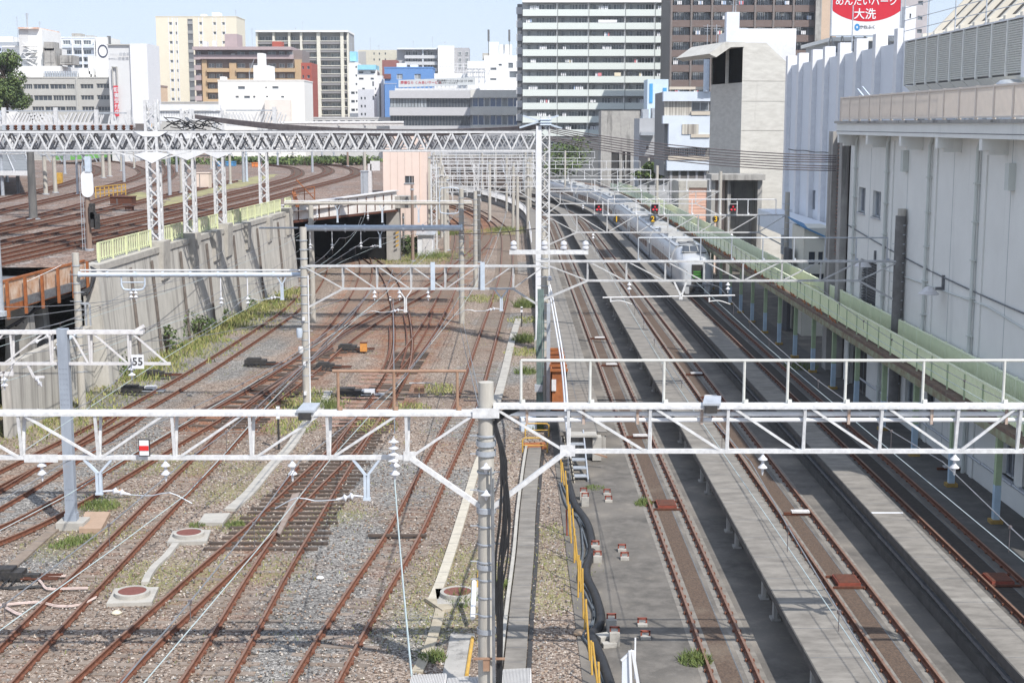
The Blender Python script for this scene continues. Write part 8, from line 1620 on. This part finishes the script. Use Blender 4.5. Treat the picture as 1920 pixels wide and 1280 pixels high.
tuft(985, 575, .9, 1.0, 'upper weeds in the shadow strip beside the wide platform', 420); tuft(983, 640, .8, .8, 'middle weeds in the shadow strip beside the wide platform', 380); tuft(985, 700, .6, .6, 'lower weeds beside the wide platform', 260); tuft(1000, 805, .5, .5, 'dark weeds behind the yellow guards', 220); tuft(945, 432, 1.8, .8, 'weeds in the bend beside the curved platform', 420); tuft(803, 482, 2.4, .9, 'grass bank in front of the white hut', 600); tuft(842, 440, 1.6, .8, 'yellow-green weeds right of the slim lattice column', 360)
def leafmass(m, c, rx, ry, rz, n, s, hollow=.35):
    for _ in range(n):
        while True:
            v = Vector((random.uniform(-1, 1), random.uniform(-1, 1), random.uniform(-1, 1)))
            if hollow < v.length < 1: break
        p = Vector((c[0]+v.x*rx, c[1]+v.y*ry, c[2]+v.z*rz)); nrm = (v+Vector((random.gauss(0, .6), random.gauss(0, .6), random.gauss(0, .6)+.3))).normalized(); u = nrm.orthogonal().normalized(); u.rotate(Matrix.Rotation(random.uniform(0, 6.28), 3, nrm)); w_ = nrm.cross(u); k = s*random.uniform(.6, 1.3); m.m = 0 if random.random() < .6 else 1
        m.add([p-u*k-w_*k*.5, p+u*k*.2-w_*k*.6, p+u*k+w_*k*.1, p+w_*k*.6], [(0, 1, 2, 3)])
def bush(x, y, z, w_, h, lab, n=500, s=.16, mats=None, name='bush', cat='bush', Y=None):
    p = G(x, y, z) if Y is None else D(x, y, Y); t = root(name, lab, cat, p, 'bushes'); m = MB(); random.seed(int(x*7+y))
    for k in range(6): leafmass(m, (p.x+random.uniform(-.5, .5)*w_, p.y+random.uniform(-.4, .4)*w_, p.z+h*random.uniform(.25, .7)), w_*.42, w_*.42, h*random.uniform(.25, .42), n//6, s)
    part('foliage', m, mats or [GR3, GR4], t); m = MB()
    for k in range(5): m.tube([p, p+Vector((random.uniform(-.3, .3)*w_, random.uniform(-.3, .3)*w_, h*.6))], .03+.01*h, 5)
    part('stem', m, SLPR, t); return t
for x, y, w_, h, lab in ((312, 662, 1.2, 1.9, 'tall leafy weeds left of the middle of the wall foot'), (340, 640, 1.2, 2.2, 'tallest leafy weeds at the wall foot'), (372, 632, 1.5, 1.6, 'leafy weeds right of the tallest ones at the wall foot'), (232, 706, 1.8, 1.3, 'rounded bush at the wall foot behind the 55 plate'), (405, 602, 1.4, 1.2, 'leafy weeds farther along the wall foot'), (455, 580, 1.3, 1.0, 'low weeds toward the far end of the wall'), (30, 755, 1.6, 1.0, 'dark bush below the bridge abutment')): bush(x, y, 0, w_, h, lab, 360, .11)
bush(762, 478, 0, 2.6, 2.3, 'dark green bush beside the hazard-striped pier', 700, .16, [GR3, GR3])
for x, Yb_, yb, w_, h, lab in ((1078, 270, 312, 7, 5.5, 'round green shrub beyond the far end of the train'), (1062, 262, 330, 6, 4, 'dark shrub left of the round green one'), (1238, 195, 332, 3, 3.2, 'green shrub at the foot of the grey building'), (1212, 200, 340, 3.5, 2.6, 'olive shrub beside the concrete block')): bush(x, yb, 0, w_, h, lab, 900, .32, None, 'shrub', 'shrub', Yb_)
for i, (x, w_) in enumerate(((575, 9), (610, 9), (645, 9), (680, 8), (540, 8), (448, 8), (505, 8), (400, 9), (355, 8))): bush(x, 309, 6, w_*.8, 1.7, ['hedge clump left of the outer bend', 'hedge clump behind the outer bend', 'hedge clump right of the outer bend', 'hedge clump above the tunnel girder', 'hedge clump by the orange box', 'hedge clump behind the blue containers', 'hedge clump behind the fourth lattice column', 'hedge clump left of the blue containers', 'hedge clump behind the pink cabinet'][i], 420, .34, [GR3, GR4], 'hedge', 'hedge', 262+i)
def tree(x, Yt, yb, ytop, wpx, lab, n=11000):
    b = D(x, yb, Yt); zt = zw(ytop, Yt); hh = zt-b.z; wr_ = wpx/2*Yt/FPX; t = root('tree', lab, 'tree', b); random.seed(int(x)+3); m = MB(); m.tube([b, b+Vector((.2, 0, hh*.35)), b+Vector((-.2, .3, hh*.7))], [.5, .38, .15], 9)
    for k in range(7): a_ = k*.9; m.tube([b+Z*hh*(.3+.05*k), b+Vector((math.cos(a_)*wr_*.6, math.sin(a_)*wr_*.6, hh*(.5+.06*k)))], [.2, .06], 6)
    part('trunk', m, SLPR, t); m = MB()
    for k in range(26):
        a_ = random.uniform(0, 6.28); f = random.random(); zc = .14+.80*f; rr = math.sqrt(max(.05, 1-((zc-.5)/.56)**2))*wr_*random.uniform(.3, .95); leafmass(m, (b.x+math.cos(a_)*rr*.8, b.y+math.sin(a_)*rr*.8, b.z+hh*zc), wr_*.34, wr_*.34, hh*.13, n//26, .21)
    part('crown', m, [GR3, GR4], t)
tree(10, 215, 212, 84, 112, 'big leafy tree on the left edge in front of the grey office'); tree(-28, 190, 215, 130, 90, 'darker lower tree at the very left edge', 7000)

# thin town haze
m = MB(); m.bx(-420, 420, -12, 640, -.34, 62)
hz = struct('haze', m, None, 'stuff') if False else None
hm = bpy.data.materials.new('haze'); hm.use_nodes = True; hn = hm.node_tree.nodes; hn.remove(hn['Principled BSDF'])
pv = hn.new('ShaderNodeVolumePrincipled'); pv.inputs['Color'].default_value = (.92, .95, 1, 1); pv.inputs['Density'].default_value = .0002; pv.inputs['Anisotropy'].default_value = .2
hm.node_tree.links.new(pv.outputs[0], hn['Material Output'].inputs['Volume'])
m = MB(); m.bx(-430, 430, -15, 650, -1.4, 62); struct('haze', m, hm, 'stuff')

# loose stones lying on the ballast near the camera
random.seed(77); m = MB()
for _ in range(15000):
    y = 30.5+33*random.random()**1.25; x = random.uniform(-17, 1.6); r_ = random.uniform(.018, .045); z_ = r_*.35; a_ = random.uniform(0, 6.28); m.m = random.randrange(5)
    q = [(x+r_*math.cos(a_+k*1.571)*random.uniform(.7, 1.3), y+r_*math.sin(a_+k*1.571)*random.uniform(.7, 1.3), z_*random.uniform(.2, .9)) for k in range(4)]
    m.add(q+[(x+random.uniform(-.3, .3)*r_, y+random.uniform(-.3, .3)*r_, r_*1.3), (x, y, -.02)], [(0, 1, 4), (1, 2, 4), (2, 3, 4), (3, 0, 4), (1, 0, 5), (2, 1, 5), (3, 2, 5), (0, 3, 5)])
struct('loose_stones', m, [paint('stone_tan', (.33, .25, .19)), paint('stone_brown', (.20, .135, .10)), paint('stone_grey', (.27, .265, .26)), paint('stone_pale', (.50, .45, .40)), paint('stone_dark', (.10, .09, .085))], 'stuff')
